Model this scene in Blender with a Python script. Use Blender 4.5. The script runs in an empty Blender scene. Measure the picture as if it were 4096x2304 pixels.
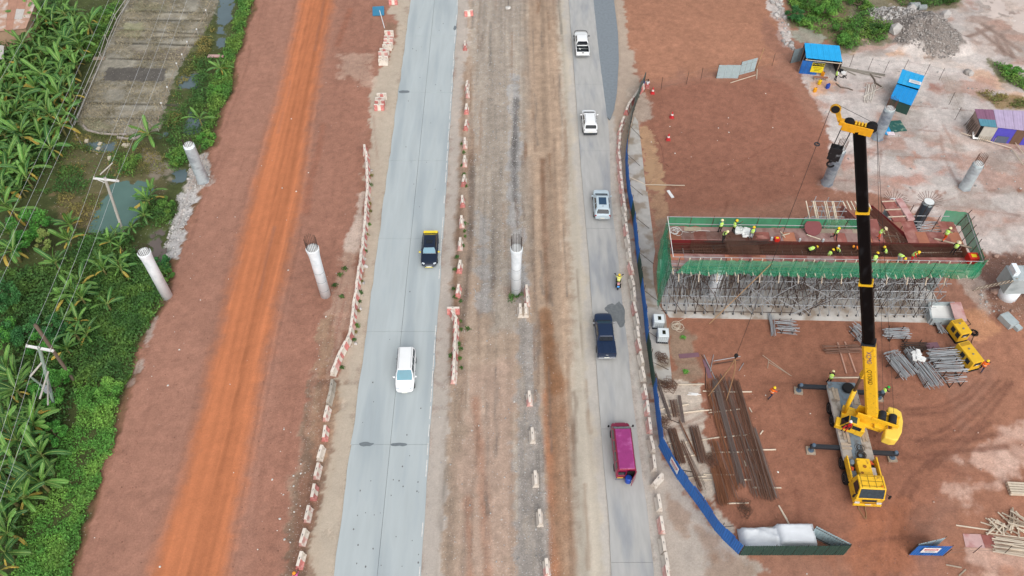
import bpy, math, random
import numpy as np
from mathutils import Vector, Matrix, Quaternion

# ------------------------------------------------------------------ camera, sky, sun, exposure
SC = bpy.context.scene
COL = SC.collection
CAM_F, CAM_PITCH, CAM_H = 3200.0, math.radians(50.7), 65.7      # focal length in photo pixels (4096 wide), tilt, height
cd = bpy.data.cameras.new('camera'); cam = bpy.data.objects.new('camera', cd); COL.objects.link(cam)
cd.sensor_width = 36; cd.lens = 36 * CAM_F / 4096; cd.clip_end = 6000; cd.clip_start = .5
cam.location = (0, 0, CAM_H); cam.rotation_euler = (math.pi / 2 - CAM_PITCH, 0, 0)
SC.camera = cam
SUN_EL, SUN_ROT = math.radians(48), math.radians(165)
wd = bpy.data.worlds.new('World'); SC.world = wd; wd.use_nodes = True
wn = wd.node_tree.nodes; wl = wd.node_tree.links
sky = wn.new('ShaderNodeTexSky'); sky.sky_type = 'NISHITA'; sky.sun_disc = False
sky.sun_elevation = SUN_EL; sky.sun_rotation = SUN_ROT; sky.dust_density = 4; sky.air_density = 1.2; sky.ozone_density = 1.0
hs = wn.new('ShaderNodeHueSaturation'); hs.inputs['Saturation'].default_value = .34; hs.inputs['Value'].default_value = 1
bg = wn['Background']; bg.inputs['Strength'].default_value = .15
wl.new(sky.outputs[0], hs.inputs['Color']); wl.new(hs.outputs[0], bg.inputs['Color'])
sd = bpy.data.lights.new('sun', 'SUN'); sd.energy = 1.0; sd.angle = math.radians(70); sd.color = (1, .99, .97)
sun = bpy.data.objects.new('sun', sd); COL.objects.link(sun)
sun.rotation_euler = (math.pi / 2 - SUN_EL, 0, math.pi - SUN_ROT); sun.location = (0, 60, 120)
SC.view_settings.view_transform = 'Standard'; SC.view_settings.look = 'None'
SC.view_settings.exposure = 0.15; SC.view_settings.gamma = 1

# ------------------------------------------------------------------ helpers
R = random.Random(11)
NP = np.random.default_rng(5)
cs, sn = math.cos(CAM_PITCH), math.sin(CAM_PITCH)

def G(x, y, z=0.0):
    """photo pixel (4096 x 2304) -> point on the horizontal plane at height z"""
    u = (x - 2048) / CAM_F; v = (1152 - y) / CAM_F
    t = (CAM_H - z) / (sn - v * cs)
    return Vector((u * t, (cs + v * sn) * t, z))

def pj(p):
    d = Vector(p) - Vector((0, 0, CAM_H)); fw = d.y * cs - d.z * sn; up = d.y * sn + d.z * cs
    return 2048 + CAM_F * d.x / fw, 1152 - CAM_F * up / fw

def K(ox, oy, s, pts):
    """coordinates read off an enlarged crop -> photo pixels"""
    return [(ox + s * x, oy + s * y) for x, y in pts]
S53 = 1024 / 1932

def lin(c):
    return tuple(((v / 255) / 12.92 if v / 255 <= .04045 else ((v / 255 + .055) / 1.055) ** 2.4) for v in c)

MATS = {}
def mat(name, c=None, rough=.75, var=.12, scale=2.0, metal=0.0, bump=0.0, spec=.35, stretch=None, alpha=1.0, island=0.0, coat=0.0, obj_rand=0.0, c2=None, c2amt=0.0, c2scale=1.0):
    if name in MATS: return MATS[name]
    m = bpy.data.materials.new(name); m.use_nodes = True; n = m.node_tree.nodes; l = m.node_tree.links
    b = n['Principled BSDF']; b.inputs['Roughness'].default_value = rough; b.inputs['Metallic'].default_value = metal
    b.inputs['Specular IOR Level'].default_value = spec; b.inputs['Alpha'].default_value = alpha
    if coat: b.inputs['Coat Weight'].default_value = coat; b.inputs['Coat Roughness'].default_value = .08
    rgb = n.new('ShaderNodeRGB'); rgb.outputs[0].default_value = (*lin(c), 1); out = rgb.outputs[0]
    tc = n.new('ShaderNodeTexCoord'); vec = tc.outputs['Object']
    if stretch:
        mp = n.new('ShaderNodeMapping'); mp.inputs['Scale'].default_value = stretch; l.new(vec, mp.inputs[0]); vec = mp.outputs[0]
    if c2 is not None:
        nz = n.new('ShaderNodeTexNoise'); nz.inputs['Scale'].default_value = c2scale; nz.inputs['Detail'].default_value = 6; l.new(vec, nz.inputs['Vector'])
        rp = n.new('ShaderNodeMapRange'); rp.inputs[1].default_value = .62 - .35 * c2amt; rp.inputs[2].default_value = .74 - .3 * c2amt; l.new(nz.outputs[0], rp.inputs[0])
        mx = n.new('ShaderNodeMixRGB'); mx.inputs['Color2'].default_value = (*lin(c2), 1); l.new(rp.outputs[0], mx.inputs['Fac']); l.new(out, mx.inputs['Color1']); out = mx.outputs[0]
    if var:
        nz = n.new('ShaderNodeTexNoise'); nz.inputs['Scale'].default_value = scale; nz.inputs['Detail'].default_value = 5; l.new(vec, nz.inputs['Vector'])
        rp = n.new('ShaderNodeMapRange'); rp.inputs[1].default_value = .25; rp.inputs[2].default_value = .75
        rp.inputs[3].default_value = 1 - var; rp.inputs[4].default_value = 1 + var; l.new(nz.outputs[0], rp.inputs[0])
        mx = n.new('ShaderNodeVectorMath'); mx.operation = 'SCALE'; l.new(out, mx.inputs[0]); l.new(rp.outputs[0], mx.inputs['Scale']); out = mx.outputs[0]
        if bump:
            bp = n.new('ShaderNodeBump'); bp.inputs['Strength'].default_value = bump; bp.inputs['Distance'].default_value = .05
            l.new(nz.outputs[0], bp.inputs['Height']); l.new(bp.outputs[0], b.inputs['Normal'])
    for amt, kind in ((island, 'i'), (obj_rand, 'o')):
        if amt:
            if kind == 'i': src = n.new('ShaderNodeNewGeometry').outputs['Random Per Island']
            else: src = n.new('ShaderNodeObjectInfo').outputs['Random']
            rp = n.new('ShaderNodeMapRange'); rp.inputs[3].default_value = 1 - amt; rp.inputs[4].default_value = 1 + amt; l.new(src, rp.inputs[0])
            mx = n.new('ShaderNodeVectorMath'); mx.operation = 'SCALE'; l.new(out, mx.inputs[0]); l.new(rp.outputs[0], mx.inputs['Scale']); out = mx.outputs[0]
    l.new(out, b.inputs['Base Color'])
    MATS[name] = m; return m

def obj(name, me, parent=None, loc=(0, 0, 0)):
    o = bpy.data.objects.new(name, me); COL.objects.link(o); o.location = loc
    if parent is not None: o.parent = parent
    return o

def tag(o, label, cat, group=None):
    o['label'] = label; o['category'] = cat
    if group: o['group'] = group
    return o

def thing(name, label, cat, loc=(0, 0, 0), rz=0.0, group=None):
    o = bpy.data.objects.new(name, None); COL.objects.link(o); o.empty_display_size = .3
    o.location = loc; o.rotation_euler = (0, 0, rz); return tag(o, label, cat, group)

def structure(o): o['kind'] = 'structure'; return o
def stuff(o): o['kind'] = 'stuff'; return o

class M:
    """collects shapes into one mesh"""
    def __init__(s, T=None): s.v = []; s.f = []; s.m = []; s.T = T
    def add(s, vs, fs, m=0):
        k = len(s.v)
        s.v += [s.T @ Vector(p) for p in vs] if s.T is not None else [Vector(p) for p in vs]
        s.f += [tuple(i + k for i in f) for f in fs]; s.m += [m] * len(fs); return s
    def box(s, c, d, m=0, rz=0.0, rot=None, taper=1.0, tx=None, ty=None):
        x, y, z = d[0] / 2, d[1] / 2, d[2] / 2; tx = taper if tx is None else tx; ty = taper if ty is None else ty
        p = [(-x, -y, -z), (x, -y, -z), (x, y, -z), (-x, y, -z), (-x * tx, -y * ty, z), (x * tx, -y * ty, z), (x * tx, y * ty, z), (-x * tx, y * ty, z)]
        Q = rot if rot is not None else Matrix.Rotation(rz, 3, 'Z')
        p = [Q @ Vector(q) + Vector(c) for q in p]
        return s.add(p, [(0, 3, 2, 1), (4, 5, 6, 7), (0, 1, 5, 4), (1, 2, 6, 5), (2, 3, 7, 6), (3, 0, 4, 7)], m)
    def hexa(s, b, t, m=0):
        return s.add(list(b) + list(t), [(0, 3, 2, 1), (4, 5, 6, 7), (0, 1, 5, 4), (1, 2, 6, 5), (2, 3, 7, 6), (3, 0, 4, 7)], m)
    def tube(s, p, q, r, n=6, m=0, r2=None, cap=True):
        p, q = Vector(p), Vector(q); d = (q - p); r2 = r if r2 is None else r2
        if d.length < 1e-6: return s
        d.normalize(); a = d.orthogonal().normalized(); b = d.cross(a)
        vs = []
        for c, rr in ((p, r), (q, r2)):
            for i in range(n):
                t = 2 * math.pi * i / n; vs.append(c + a * (rr * math.cos(t)) + b * (rr * math.sin(t)))
        fs = [(i, (i + 1) % n, n + (i + 1) % n, n + i) for i in range(n)]
        if cap: fs += [tuple(range(n - 1, -1, -1)), tuple(range(n, 2 * n))]
        return s.add(vs, fs, m)
    def path(s, pts, r, n=5, m=0):
        for a, b in zip(pts[:-1], pts[1:]): s.tube(a, b, r, n, m)
        return s
    def lathe(s, prof, n=12, c=(0, 0, 0), m=0, rot=None):
        vs = []
        for r, z in prof:
            for i in range(n):
                t = 2 * math.pi * i / n; q = Vector((r * math.cos(t), r * math.sin(t), z))
                vs.append((rot @ q if rot is not None else q) + Vector(c))
        fs = []
        for j in range(len(prof) - 1):
            for i in range(n): fs.append((j * n + i, j * n + (i + 1) % n, (j + 1) * n + (i + 1) % n, (j + 1) * n + i))
        fs += [tuple(range(n - 1, -1, -1)), tuple(range((len(prof) - 1) * n, len(prof) * n))]
        return s.add(vs, fs, m)
    def loft(s, secs, m=0, cap=True):
        n = len(secs[0]); vs = [p for q in secs for p in q]; fs = []
        for j in range(len(secs) - 1):
            for i in range(n): fs.append((j * n + i, j * n + (i + 1) % n, (j + 1) * n + (i + 1) % n, (j + 1) * n + i))
        if cap: fs += [tuple(range(n - 1, -1, -1)), tuple(range((len(secs) - 1) * n, len(secs) * n))]
        return s.add(vs, fs, m)
    def prism(s, poly, z0, z1, m=0):
        n = len(poly); vs = [(x, y, z0) for x, y in poly] + [(x, y, z1) for x, y in poly]
        return s.add(vs, [tuple(range(n - 1, -1, -1)), tuple(range(n, 2 * n))] + [(i, (i + 1) % n, n + (i + 1) % n, n + i) for i in range(n)], m)
    def quad(s, a, b, c, d, m=0, th=0.0):
        if th:
            a, b, c, d = map(Vector, (a, b, c, d)); nn = (b - a).cross(d - a).normalized() * th
            return s.hexa([a, b, c, d], [a + nn, b + nn, c + nn, d + nn], m)
        return s.add([a, b, c, d], [(0, 1, 2, 3)], m)
    def mesh(s, name, mats, smooth=False):
        me = bpy.data.meshes.new(name); me.from_pydata([tuple(v) for v in s.v], [], s.f)
        for mt in (mats if isinstance(mats, (list, tuple)) else [mats]): me.materials.append(mt)
        if any(s.m): me.polygons.foreach_set('material_index', s.m)
        if smooth: me.polygons.foreach_set('use_smooth', [True] * len(s.f))
        me.update(); return me
    def out(s, name, mats, parent=None, smooth=False, loc=(0, 0, 0)):
        return obj(name, s.mesh(name, mats, smooth), parent, loc)
    def wout(s, name, mats, root, smooth=False):
        """mesh given in world coordinates, child of an unrotated root"""
        return obj(name, s.mesh(name, mats, smooth), root, -root.location)

def bev(o, w=.02, seg=2, ang=35):
    b = o.modifiers.new('bevel', 'BEVEL'); b.width = w; b.segments = seg; b.limit_method = 'ANGLE'; b.angle_limit = math.radians(ang); return o

_rod = {}
def rod(name, p, q, r, mt, root=None, n=6):
    """a straight bar sharing one unit mesh per material"""
    k = (mt.name, n)
    if k not in _rod:
        _rod[k] = M().tube((0, 0, 0), (0, 0, 1), 1, n).mesh('rod', mt, n > 6)
    p, q = Vector(p), Vector(q); d = q - p
    o = bpy.data.objects.new(name, _rod[k]); COL.objects.link(o)
    o.rotation_mode = 'QUATERNION'; o.rotation_quaternion = d.to_track_quat('Z', 'Y'); o.scale = (r, r, d.length)
    if root is not None: o.parent = root; o.location = p - root.location
    else: o.location = p
    return o

def put(name, me, root, loc, rz=0.0, sc=1.0, rot=None):
    o = bpy.data.objects.new(name, me); COL.objects.link(o); o.parent = root; o.location = loc
    o.rotation_euler = rot if rot else (0, 0, rz)
    o.scale = (sc, sc, sc) if not isinstance(sc, tuple) else sc; return o

def kids(o): return [c for c in o.children]
def dup(o, parent=None, loc=None, rz=None, label=None, group=None):
    c = o.copy(); COL.objects.link(c); c.parent = parent
    for ch in list(o.children): dup(ch, c)
    if loc is not None: c.location = loc
    if rz is not None: c.rotation_euler = (0, 0, rz)
    if label: c['label'] = label
    if group: c['group'] = group
    return c

# noise on arrays
_lat = NP.random((16, 256, 256))
def vn(x, y, s, seed=0):
    x = np.asarray(x) / s + 37.3 * seed; y = np.asarray(y) / s + 11.7 * seed
    xi = np.floor(x).astype(int); yi = np.floor(y).astype(int); fx = x - xi; fy = y - yi
    fx = fx * fx * (3 - 2 * fx); fy = fy * fy * (3 - 2 * fy); L = _lat[seed % 16]
    a = L[xi & 255, yi & 255]; b = L[(xi + 1) & 255, yi & 255]; c = L[xi & 255, (yi + 1) & 255]; d = L[(xi + 1) & 255, (yi + 1) & 255]
    return (a * (1 - fx) + b * fx) * (1 - fy) + (c * (1 - fx) + d * fx) * fy
def fbm(x, y, s, seed=0, o=4):
    t = 0; w = 0
    for i in range(o): t = t + vn(x, y, s / 2 ** i, seed + i) * .5 ** i; w += .5 ** i
    return t / w
def sst(e0, e1, x): t = np.clip((x - e0) / (e1 - e0), 0, 1); return t * t * (3 - 2 * t)
def sdist(px, py, poly):
    """signed distance (inside positive) of points to a world polygon"""
    P = np.array([(q[0], q[1]) for q in poly]); ins = np.zeros(px.shape, bool); d2 = np.full(px.shape, 1e9)
    for (x0, y0), (x1, y1) in zip(P, np.roll(P, -1, 0)):
        c = ((y0 > py) != (y1 > py)); xi = (x1 - x0) * (py - y0) / ((y1 - y0) if y1 != y0 else 1e-9) + x0; ins ^= c & (px < xi)
        ex, ey = x1 - x0, y1 - y0; t = np.clip(((px - x0) * ex + (py - y0) * ey) / max(ex * ex + ey * ey, 1e-9), 0, 1)
        d2 = np.minimum(d2, (px - x0 - t * ex) ** 2 + (py - y0 - t * ey) ** 2)
    d = np.sqrt(d2); return np.where(ins, d, -d)
def ldist(px, py, pts):
    d2 = np.full(px.shape, 1e9)
    for a, b in zip(pts[:-1], pts[1:]):
        ex, ey = b[0] - a[0], b[1] - a[1]; t = np.clip(((px - a[0]) * ex + (py - a[1]) * ey) / max(ex * ex + ey * ey, 1e-9), 0, 1)
        d2 = np.minimum(d2, (px - a[0] - t * ex) ** 2 + (py - a[1] - t * ey) ** 2)
    return np.sqrt(d2)
def W(pts, z=0.0): return [G(x, y, z) for x, y in pts]
def sample(pts, step, off=0.0):
    """points and headings along a world polyline"""
    out = []; acc = off
    for a, b in zip(pts[:-1], pts[1:]):
        L = (b - a).length; d = (b - a) / L
        while acc <= L: out.append((a + d * acc, math.atan2(d.y, d.x))); acc += step
        acc -= L
    return out
def npmesh(name, V, F, mt, smooth=False):
    me = bpy.data.meshes.new(name); n = len(F); k = F.shape[1]
    me.vertices.add(len(V)); me.vertices.foreach_set('co', V.astype(np.float32).ravel())
    me.loops.add(n * k); me.loops.foreach_set('vertex_index', F.astype(np.int32).ravel())
    me.polygons.add(n); me.polygons.foreach_set('loop_start', np.arange(0, n * k, k, dtype=np.int32))
    if smooth: me.polygons.foreach_set('use_smooth', np.ones(n, bool))
    me.update(calc_edges=True); me.materials.append(mt); return me
# ------------------------------------------------------------------ ground
C00 = lambda p: K(0, 0, S53, p)
C01 = lambda p: K(0, 768, S53, p)
C02 = lambda p: K(0, 1536, S53, p)
C10 = lambda p: K(1024, 0, S53, p)
C11 = lambda p: K(1024, 768, S53, p)
C12 = lambda p: K(1024, 1536, S53, p)
C20 = lambda p: K(2048, 0, S53, p)
C21 = lambda p: K(2048, 768, S53, p)
C22 = lambda p: K(2048, 1536, S53, p)
C30 = lambda p: K(3072, 0, S53, p)
C31 = lambda p: K(3072, 768, S53, p)
C32 = lambda p: K(3072, 1536, S53, p)

def axis(a, b, st, far):
    m = np.arange(a, b + 1e-6, st); e = []; k = st
    while sum(e) < far: k *= 1.35; e.append(k)
    e = np.cumsum(e); return np.concatenate([a - e[::-1], m, b + e])
gx = axis(-84, 84, .2, 2500); gy = axis(17, 116, .2, 2500)
GX, GY = np.meshgrid(gx, gy)                     # rows = y
NY, NX = GX.shape
C = np.zeros((NY, NX, 3)); C[:] = lin((155, 112, 93))
WET = np.zeros((NY, NX)); GRIT = np.full((NY, NX), .25); TEX = np.ones((NY, NX)); Z = np.zeros((NY, NX))
w1 = fbm(GX, GY, 3.0, 1) - .5; w2 = fbm(GX, GY, .9, 5) - .5
big = fbm(GX, GY, 14, 9) - .5; w3 = fbm(GX, GY, .4, 2, 2) - .5

def win(P, m):
    xs = [p[0] for p in P]; ys = [p[1] for p in P]
    i0, i1 = np.searchsorted(gy, [min(ys) - m, max(ys) + m]); j0, j1 = np.searchsorted(gx, [min(xs) - m, max(xs) + m])
    return slice(max(i0 - 1, 0), i1 + 1), slice(max(j0 - 1, 0), j1 + 1)
def zone(px, col=None, a=1.0, soft=.5, warp=1.2, wet=None, grit=None, dz=0.0, world=False, fine=.6, break_=0.0, tex=None):
    soft *= .45; fine *= 1.4
    P = px if world else W(px); s = win(P, soft * 2 + warp + 2)
    if s[0].start >= s[0].stop or s[1].start >= s[1].stop: return
    d = sdist(GX[s], GY[s], P) + w1[s] * warp * 2 + w2[s] * fine * 2 + w3[s] * .5
    k = sst(-soft, soft, d) * a
    if break_: k = k * sst(.5 - break_ * .5, .5 + .1, fbm(GX[s], GY[s], 2.2, 3) + .12)
    if col is not None: C[s] = C[s] * (1 - k[..., None]) + np.array(lin(col)) * k[..., None]
    if wet is not None: WET[s] = WET[s] * (1 - k) + wet * k
    if grit is not None: GRIT[s] = GRIT[s] * (1 - k) + grit * k
    if dz: Z[s] += dz * k
    if col is not None: TEX[s] = TEX[s] * (1 - k) + (tex if tex is not None else 1.0) * k
    return s, k
def stroke(px, hw, col, a=.6, soft=.3, warp=.2, dz=0.0, wet=None, world=False):
    P = px if world else W(px); s = win(P, hw + soft + 1)
    d = hw - ldist(GX[s], GY[s], P) + w1[s] * warp * 2 + w2[s] * warp
    k = sst(-soft, soft, d) * a * (.55 + .9 * np.clip(fbm(GX[s], GY[s], 1.6, 7), 0, 1))
    k = np.clip(k, 0, 1)
    C[s] = C[s] * (1 - k[..., None]) + np.array(lin(col)) * k[..., None]
    if dz: Z[s] += dz * k
    if wet is not None: WET[s] = WET[s] * (1 - k) + wet * k

EDGE = (C00([(1932, 0), (1932, 60), (1880, 180), (1850, 340), (1800, 420), (1770, 560), (1760, 700), (1690, 830), (1650, 950), (1620, 1080), (1560, 1150), (1580, 1370), (1490, 1440)])
        + C01([(1500, 20), (1450, 170), (1400, 330), (1330, 480), (1300, 600), (1290, 760), (1230, 870), (1180, 960), (1140, 1060), (1080, 1200), (1060, 1300), (1010, 1449)])
        + C02([(950, 150), (900, 300), (870, 400), (870, 520), (790, 640), (770, 820), (720, 940), (640, 1060), (610, 1250), (560, 1449), (500, 1700)]))
LOW = [(-2600, -300)] + EDGE[::-1] + [(1030, -200), (-2600, -200)]
LOWW = [Vector((-300, 15, 0))] + [G(*p) for p in EDGE[::-1]] + [G(1060, -150), Vector((-44, 200, 0)), Vector((-300, 200, 0))]
# --- right hand side first
zone([(2330, 0), (2480, -60), (3200, -60), (3080, 250), (2800, 300), (2560, 335), (2500, 200)], (166, 118, 93), .8, 2.0, 3)
zone([(2560, 350), (3100, 280), (3330, 560), (3330, 800), (2640, 860)], (142, 96, 78), .85, 2.5, 2)
zone(C31([(-900, 900), (1200, 950), (1400, 1500), (1500, 2100), (1000, 2700), (-700, 2700), (-900, 1600)]), (150, 102, 81), .9, 2.5, 2)
zone(C30([(600, -60), (700, -700), (4200, -700), (4200, 1449), (560, 1460), (430, 1420), (480, 1200), (500, 1060), (430, 900), (380, 830), (340, 720), (260, 640), (220, 560), (300, 480), (600, 400)]), (194, 183, 177), .95, .8, 1.4, grit=.6)
zone(C31([(760, -20), (1500, -20), (2500, -20), (2500, 520), (1700, 500), (1500, 460), (1300, 200), (900, 60)]), (188, 172, 164), .9, 1.2, 1.5, grit=.6)
for q, cc in ((C30([(930, 1170), (1120, 1180), (1110, 1260), (1000, 1290)]), (176, 118, 92)), (C30([(1180, 590), (1300, 620), (1330, 700), (1180, 690)]), (150, 96, 78)),
              (C30([(500, 1160), (800, 1140), (760, 1280), (560, 1260)]), (172, 128, 112)), (C30([(1350, 600), (1500, 700), (1480, 900), (1330, 760)]), (150, 138, 128)),
              (C30([(900, 1300), (1300, 1290), (1250, 1400), (980, 1420)]), (180, 132, 116)), (C30([(1560, 1130), (1800, 1160), (1800, 1300), (1560, 1260)]), (178, 150, 138)),
              (C30([(270, 600), (500, 600), (520, 690), (330, 700)]), (205, 158, 122)), (C30([(640, 400), (1200, 440), (1500, 560), (1932, 780), (1932, 700), (1500, 470), (1000, 390)]), (198, 160, 132))):
    zone(q, cc, .75, 1.0, 1.6)
zone(C30([(-30, -40), (90, -40), (140, 120), (190, 380), (120, 330), (60, 180)]), (200, 190, 184), .8, .5, .8, grit=1)
zone(C30([(-40, 120), (60, 200), (150, 380), (60, 400), (-40, 330)]), (140, 100, 84), .7, .7, .8)
zone(C30([(140, 0), (920, -60), (920, 330), (560, 400), (440, 300), (180, 190)]), (112, 106, 78), .9, 1.0, 1.4)
zone(C30([(900, -60), (1480, -60), (1420, 60), (1200, 90), (960, 70)]), (118, 108, 80), .9, .8, 1.2)
zone(C30([(170, 230), (330, 220), (440, 290), (400, 330), (200, 310)]), (150, 155, 140), .85, .5, .6, wet=.8, dz=-.05)
zone(C30([(620, 120), (690, 140), (780, 330), (740, 330), (640, 190)]), (178, 165, 152), .85, .3, .5)
zone(C30([(740, 90), (860, 70), (1060, 140), (1200, 130), (1350, 200), (1440, 350), (1400, 440), (1250, 440), (950, 340), (930, 260), (760, 190)]), (118, 110, 104), .9, .7, 1.2, grit=1)
zone(C30([(1480, 60), (1932, 200), (1932, 470), (1650, 420), (1500, 300), (1400, 260)]), (168, 146, 134), .85, 1.2, 2)
for q in ([(1720, 280), (1790, 420)], [(1760, 260), (1850, 430)], [(1620, 180), (1900, 380)], [(1580, 220), (1850, 440)], [(1380, 320), (1560, 260), (1700, 200)]): stroke(C30(q), .35, (128, 106, 95), .6)
zone(C30([(1640, -60), (2100, -60), (2100, 250), (1870, 225), (1760, 180), (1640, 110)]), (196, 178, 166), .9, .6, 1.2, wet=.75, dz=-.06)
zone(C30([(1650, 450), (1800, 480), (1932, 600), (2050, 720), (1932, 690), (1750, 600)]), (105, 104, 72), .9, .6, .8)
zone(C30([(1560, 690), (1900, 730), (2100, 840), (1720, 810)]), (140, 116, 78), .9, .6, .8)
zone(C30([(1100, 1000), (1932, 1060), (2200, 1400), (1932, 1449), (1500, 1200)]), (190, 168, 156), .7, 1.2, 2, grit=.7)
zone(C31([(1530, 470), (1932, 450), (2600, 450), (2600, 980), (1850, 960), (1720, 880), (1640, 800), (1600, 640)]), (122, 90, 77), .95, .6, 1.0, wet=.45, dz=-.18, grit=.8)
zone(C31([(1640, 800), (2400, 760), (2400, 900), (1800, 900)]), (140, 106, 88), .7, .6, 1.0, wet=.8)
zone(C31([(1420, 600), (1560, 580), (1640, 800), (1700, 900), (1640, 960), (1520, 820), (1440, 740)]), (176, 158, 146), .8, .6, .9, grit=1)
zone(C31([(1480, 900), (1932, 1000), (2400, 1200), (2400, 2900), (1200, 2900), (1500, 1900), (1650, 1300)]), (160, 112, 89), .85, 2.5, 2.0)
zone(C31([(1400, 830), (1600, 880), (1700, 1020), (1560, 1060), (1430, 940)]), (188, 138, 104), .7, .9, 1.4)
for q in ([(1330, 800), (1500, 740), (1760, 740), (1650, 820), (1450, 870)], [(1350, 560), (1700, 510), (1860, 620), (1500, 640)], [(1480, 1130), (1900, 1220), (1932, 1449), (1500, 1449), (1420, 1300)], [(1780, 340), (2000, 300), (2000, 600), (1800, 560)], [(1300, 880), (1600, 860), (1650, 960), (1400, 980)]):
    zone(C32(q), (204, 172, 156), .7, 1.0, 1.8, break_=.6)
TR = [[(1040, 190), (1300, 170), (1480, 80), (1600, -40)], [(1060, 230), (1330, 210), (1520, 110), (1640, -20)], [(1120, 430), (1350, 330), (1600, 130), (1740, -30)], [(1160, 470), (1400, 370), (1640, 160), (1800, -10)],
      [(1200, 600), (1420, 440), (1660, 240), (1840, -10)], [(1220, 640), (1450, 480), (1680, 280)], [(1130, 420), (1500, 420), (1750, 370)], [(1200, 530), (1500, 500), (1800, 470)], [(900, 1449), (930, 1200), (970, 900), (1080, 700), (1250, 560)],
      [(960, 1449), (985, 1200), (1030, 920), (1130, 740)], [(800, 1449), (830, 1200), (850, 950)], [(760, 960), (810, 1150), (870, 1449)]]
for q in TR: stroke(C32(q), .22, (122, 82, 66), .7, .18, .15, dz=-.04)
zone(C32([(700, 950), (1050, 900), (1080, 1449), (640, 1449)]), (164, 106, 78), .7, 2.2, 1.2)
# --- concrete strip, puddle and sand by the fence
zone(C20([(690, -60), (850, -60), (880, 300), (950, 560), (1010, 640), (960, 760), (900, 1000), (880, 1449), (720, 1449), (700, 1000), (730, 830), (740, 450)]), (176, 160, 144), .92, .5, .6, tex=.5)
zone(C21([(740, 0), (870, 0), (1000, 700), (1070, 1449), (905, 1449), (850, 980), (780, 300)]), (164, 154, 144), .95, .4, .6, tex=.5)
zone(C22([(905, 0), (1075, 0), (1120, 500), (1240, 720), (1540, 1110), (1720, 1300), (1932, 1400), (1700, 1600), (1080, 1500), (1030, 1000)]), (176, 166, 155), .95, .5, .8, grit=.3, tex=.6)
for q in ([(1400, 1100), (1500, 1150), (1600, 1300), (1480, 1300)], [(1180, 860), (1300, 1000), (1300, 1100)], [(1500, 1300), (1800, 1380), (1900, 1449), (1500, 1449)]): zone(C22(q), (140, 110, 88), .55, .8, 1.2)
zone(C20([(880, 640), (1000, 700), (1060, 760), (1050, 900), (960, 920), (900, 1000), (860, 1100)]), (172, 158, 144), .8, .6, .8)
zone(C20([(985, 930), (1045, 990), (1095, 1140), (1140, 1300), (1160, 1449), (1012, 1449), (1000, 1200)]), (168, 134, 104), .95, .25, .5, wet=.9, dz=-.05)
zone(C21([(1028, 0), (1160, 0), (1180, 150), (1110, 330), (1075, 380), (1060, 250)]), (158, 124, 98), .95, .25, .5, wet=.85, dz=-.05)
zone(C21([(1060, 200), (1200, 200), (1160, 600), (1150, 900), (1060, 760), (1090, 450)]), (134, 112, 96), .7, .5, .6, wet=.5)
zone(C21([(1180, 1020), (1330, 980), (1370, 1200), (1400, 1449), (1230, 1449), (1190, 1200)]), (142, 122, 104), .85, .6, .9)
zone(C22([(1080, 0), (1410, 0), (1440, 200), (1490, 430), (1530, 800), (1570, 960), (1700, 1150), (1600, 1050), (1420, 830), (1260, 620), (1150, 430)]), (190, 178, 164), .92, .35, .5, grit=.5)
# --- middle strip
zone([(1835, -60), (2280, -60), (2300, 400), (2390, 1536), (2443, 2304), (2443, 2500), (1660, 2500), (1689, 2304), (1760, 1200)], (166, 146, 128), 1, .5, .6, grit=.6)
zone([(1880, -60), (2110, -60), (2115, 500), (2130, 1000), (2100, 1300), (1960, 1350), (1890, 1100), (1895, 500)], (156, 146, 134), .85, 2.0, 1.2, grit=1)
zone([(2105, -60), (2215, -60), (2260, 500), (2300, 1200), (2250, 1900), (2290, 2400), (2200, 2400), (2160, 1500), (2130, 900)], (170, 146, 124), .8, 2.2, .9, grit=.3)
zone([(2225, -60), (2300, -60), (2370, 900), (2440, 1700), (2475, 2400), (2310, 2400), (2290, 1900), (2290, 1200), (2260, 500)], (184, 175, 160), .92, 1.4, .35, grit=.05, fine=.3, tex=.3)
zone([(1850, 1480), (2060, 1420), (2075, 1900), (2080, 2400), (1800, 2400), (1840, 1900)], (170, 146, 130), .8, 2.4, 1.2, grit=.6)
zone([(2075, 1270), (2140, 1290), (2160, 1700), (2190, 2000), (2215, 2400), (2060, 2400), (2060, 1900), (2070, 1600)], (148, 142, 136), .9, .5, .5, grit=1)
zone([(2040, 300), (2075, 300), (2085, 900), (2120, 1200), (2060, 1200), (2030, 900)], (152, 150, 148), .85, .4, .5, grit=1)
zone([(1900, 850), (1960, 850), (1965, 1250), (1905, 1300)], (150, 148, 146), .7, .5, .7, grit=1)
zone([(1690, 2304), (1760, 1200), (1800, 600), (1835, -60), (1878, -60), (1840, 700), (1810, 1250), (1790, 1700), (1760, 2400), (1680, 2400)], (178, 168, 158), .9, .3, .4, tex=.35, grit=.1)
zone([(1838, 250), (1870, 250), (1855, 700), (1840, 1200), (1850, 1500), (1790, 1500), (1810, 1000), (1830, 600)], (146, 122, 102), .8, .4, .5, wet=.35)
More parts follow.
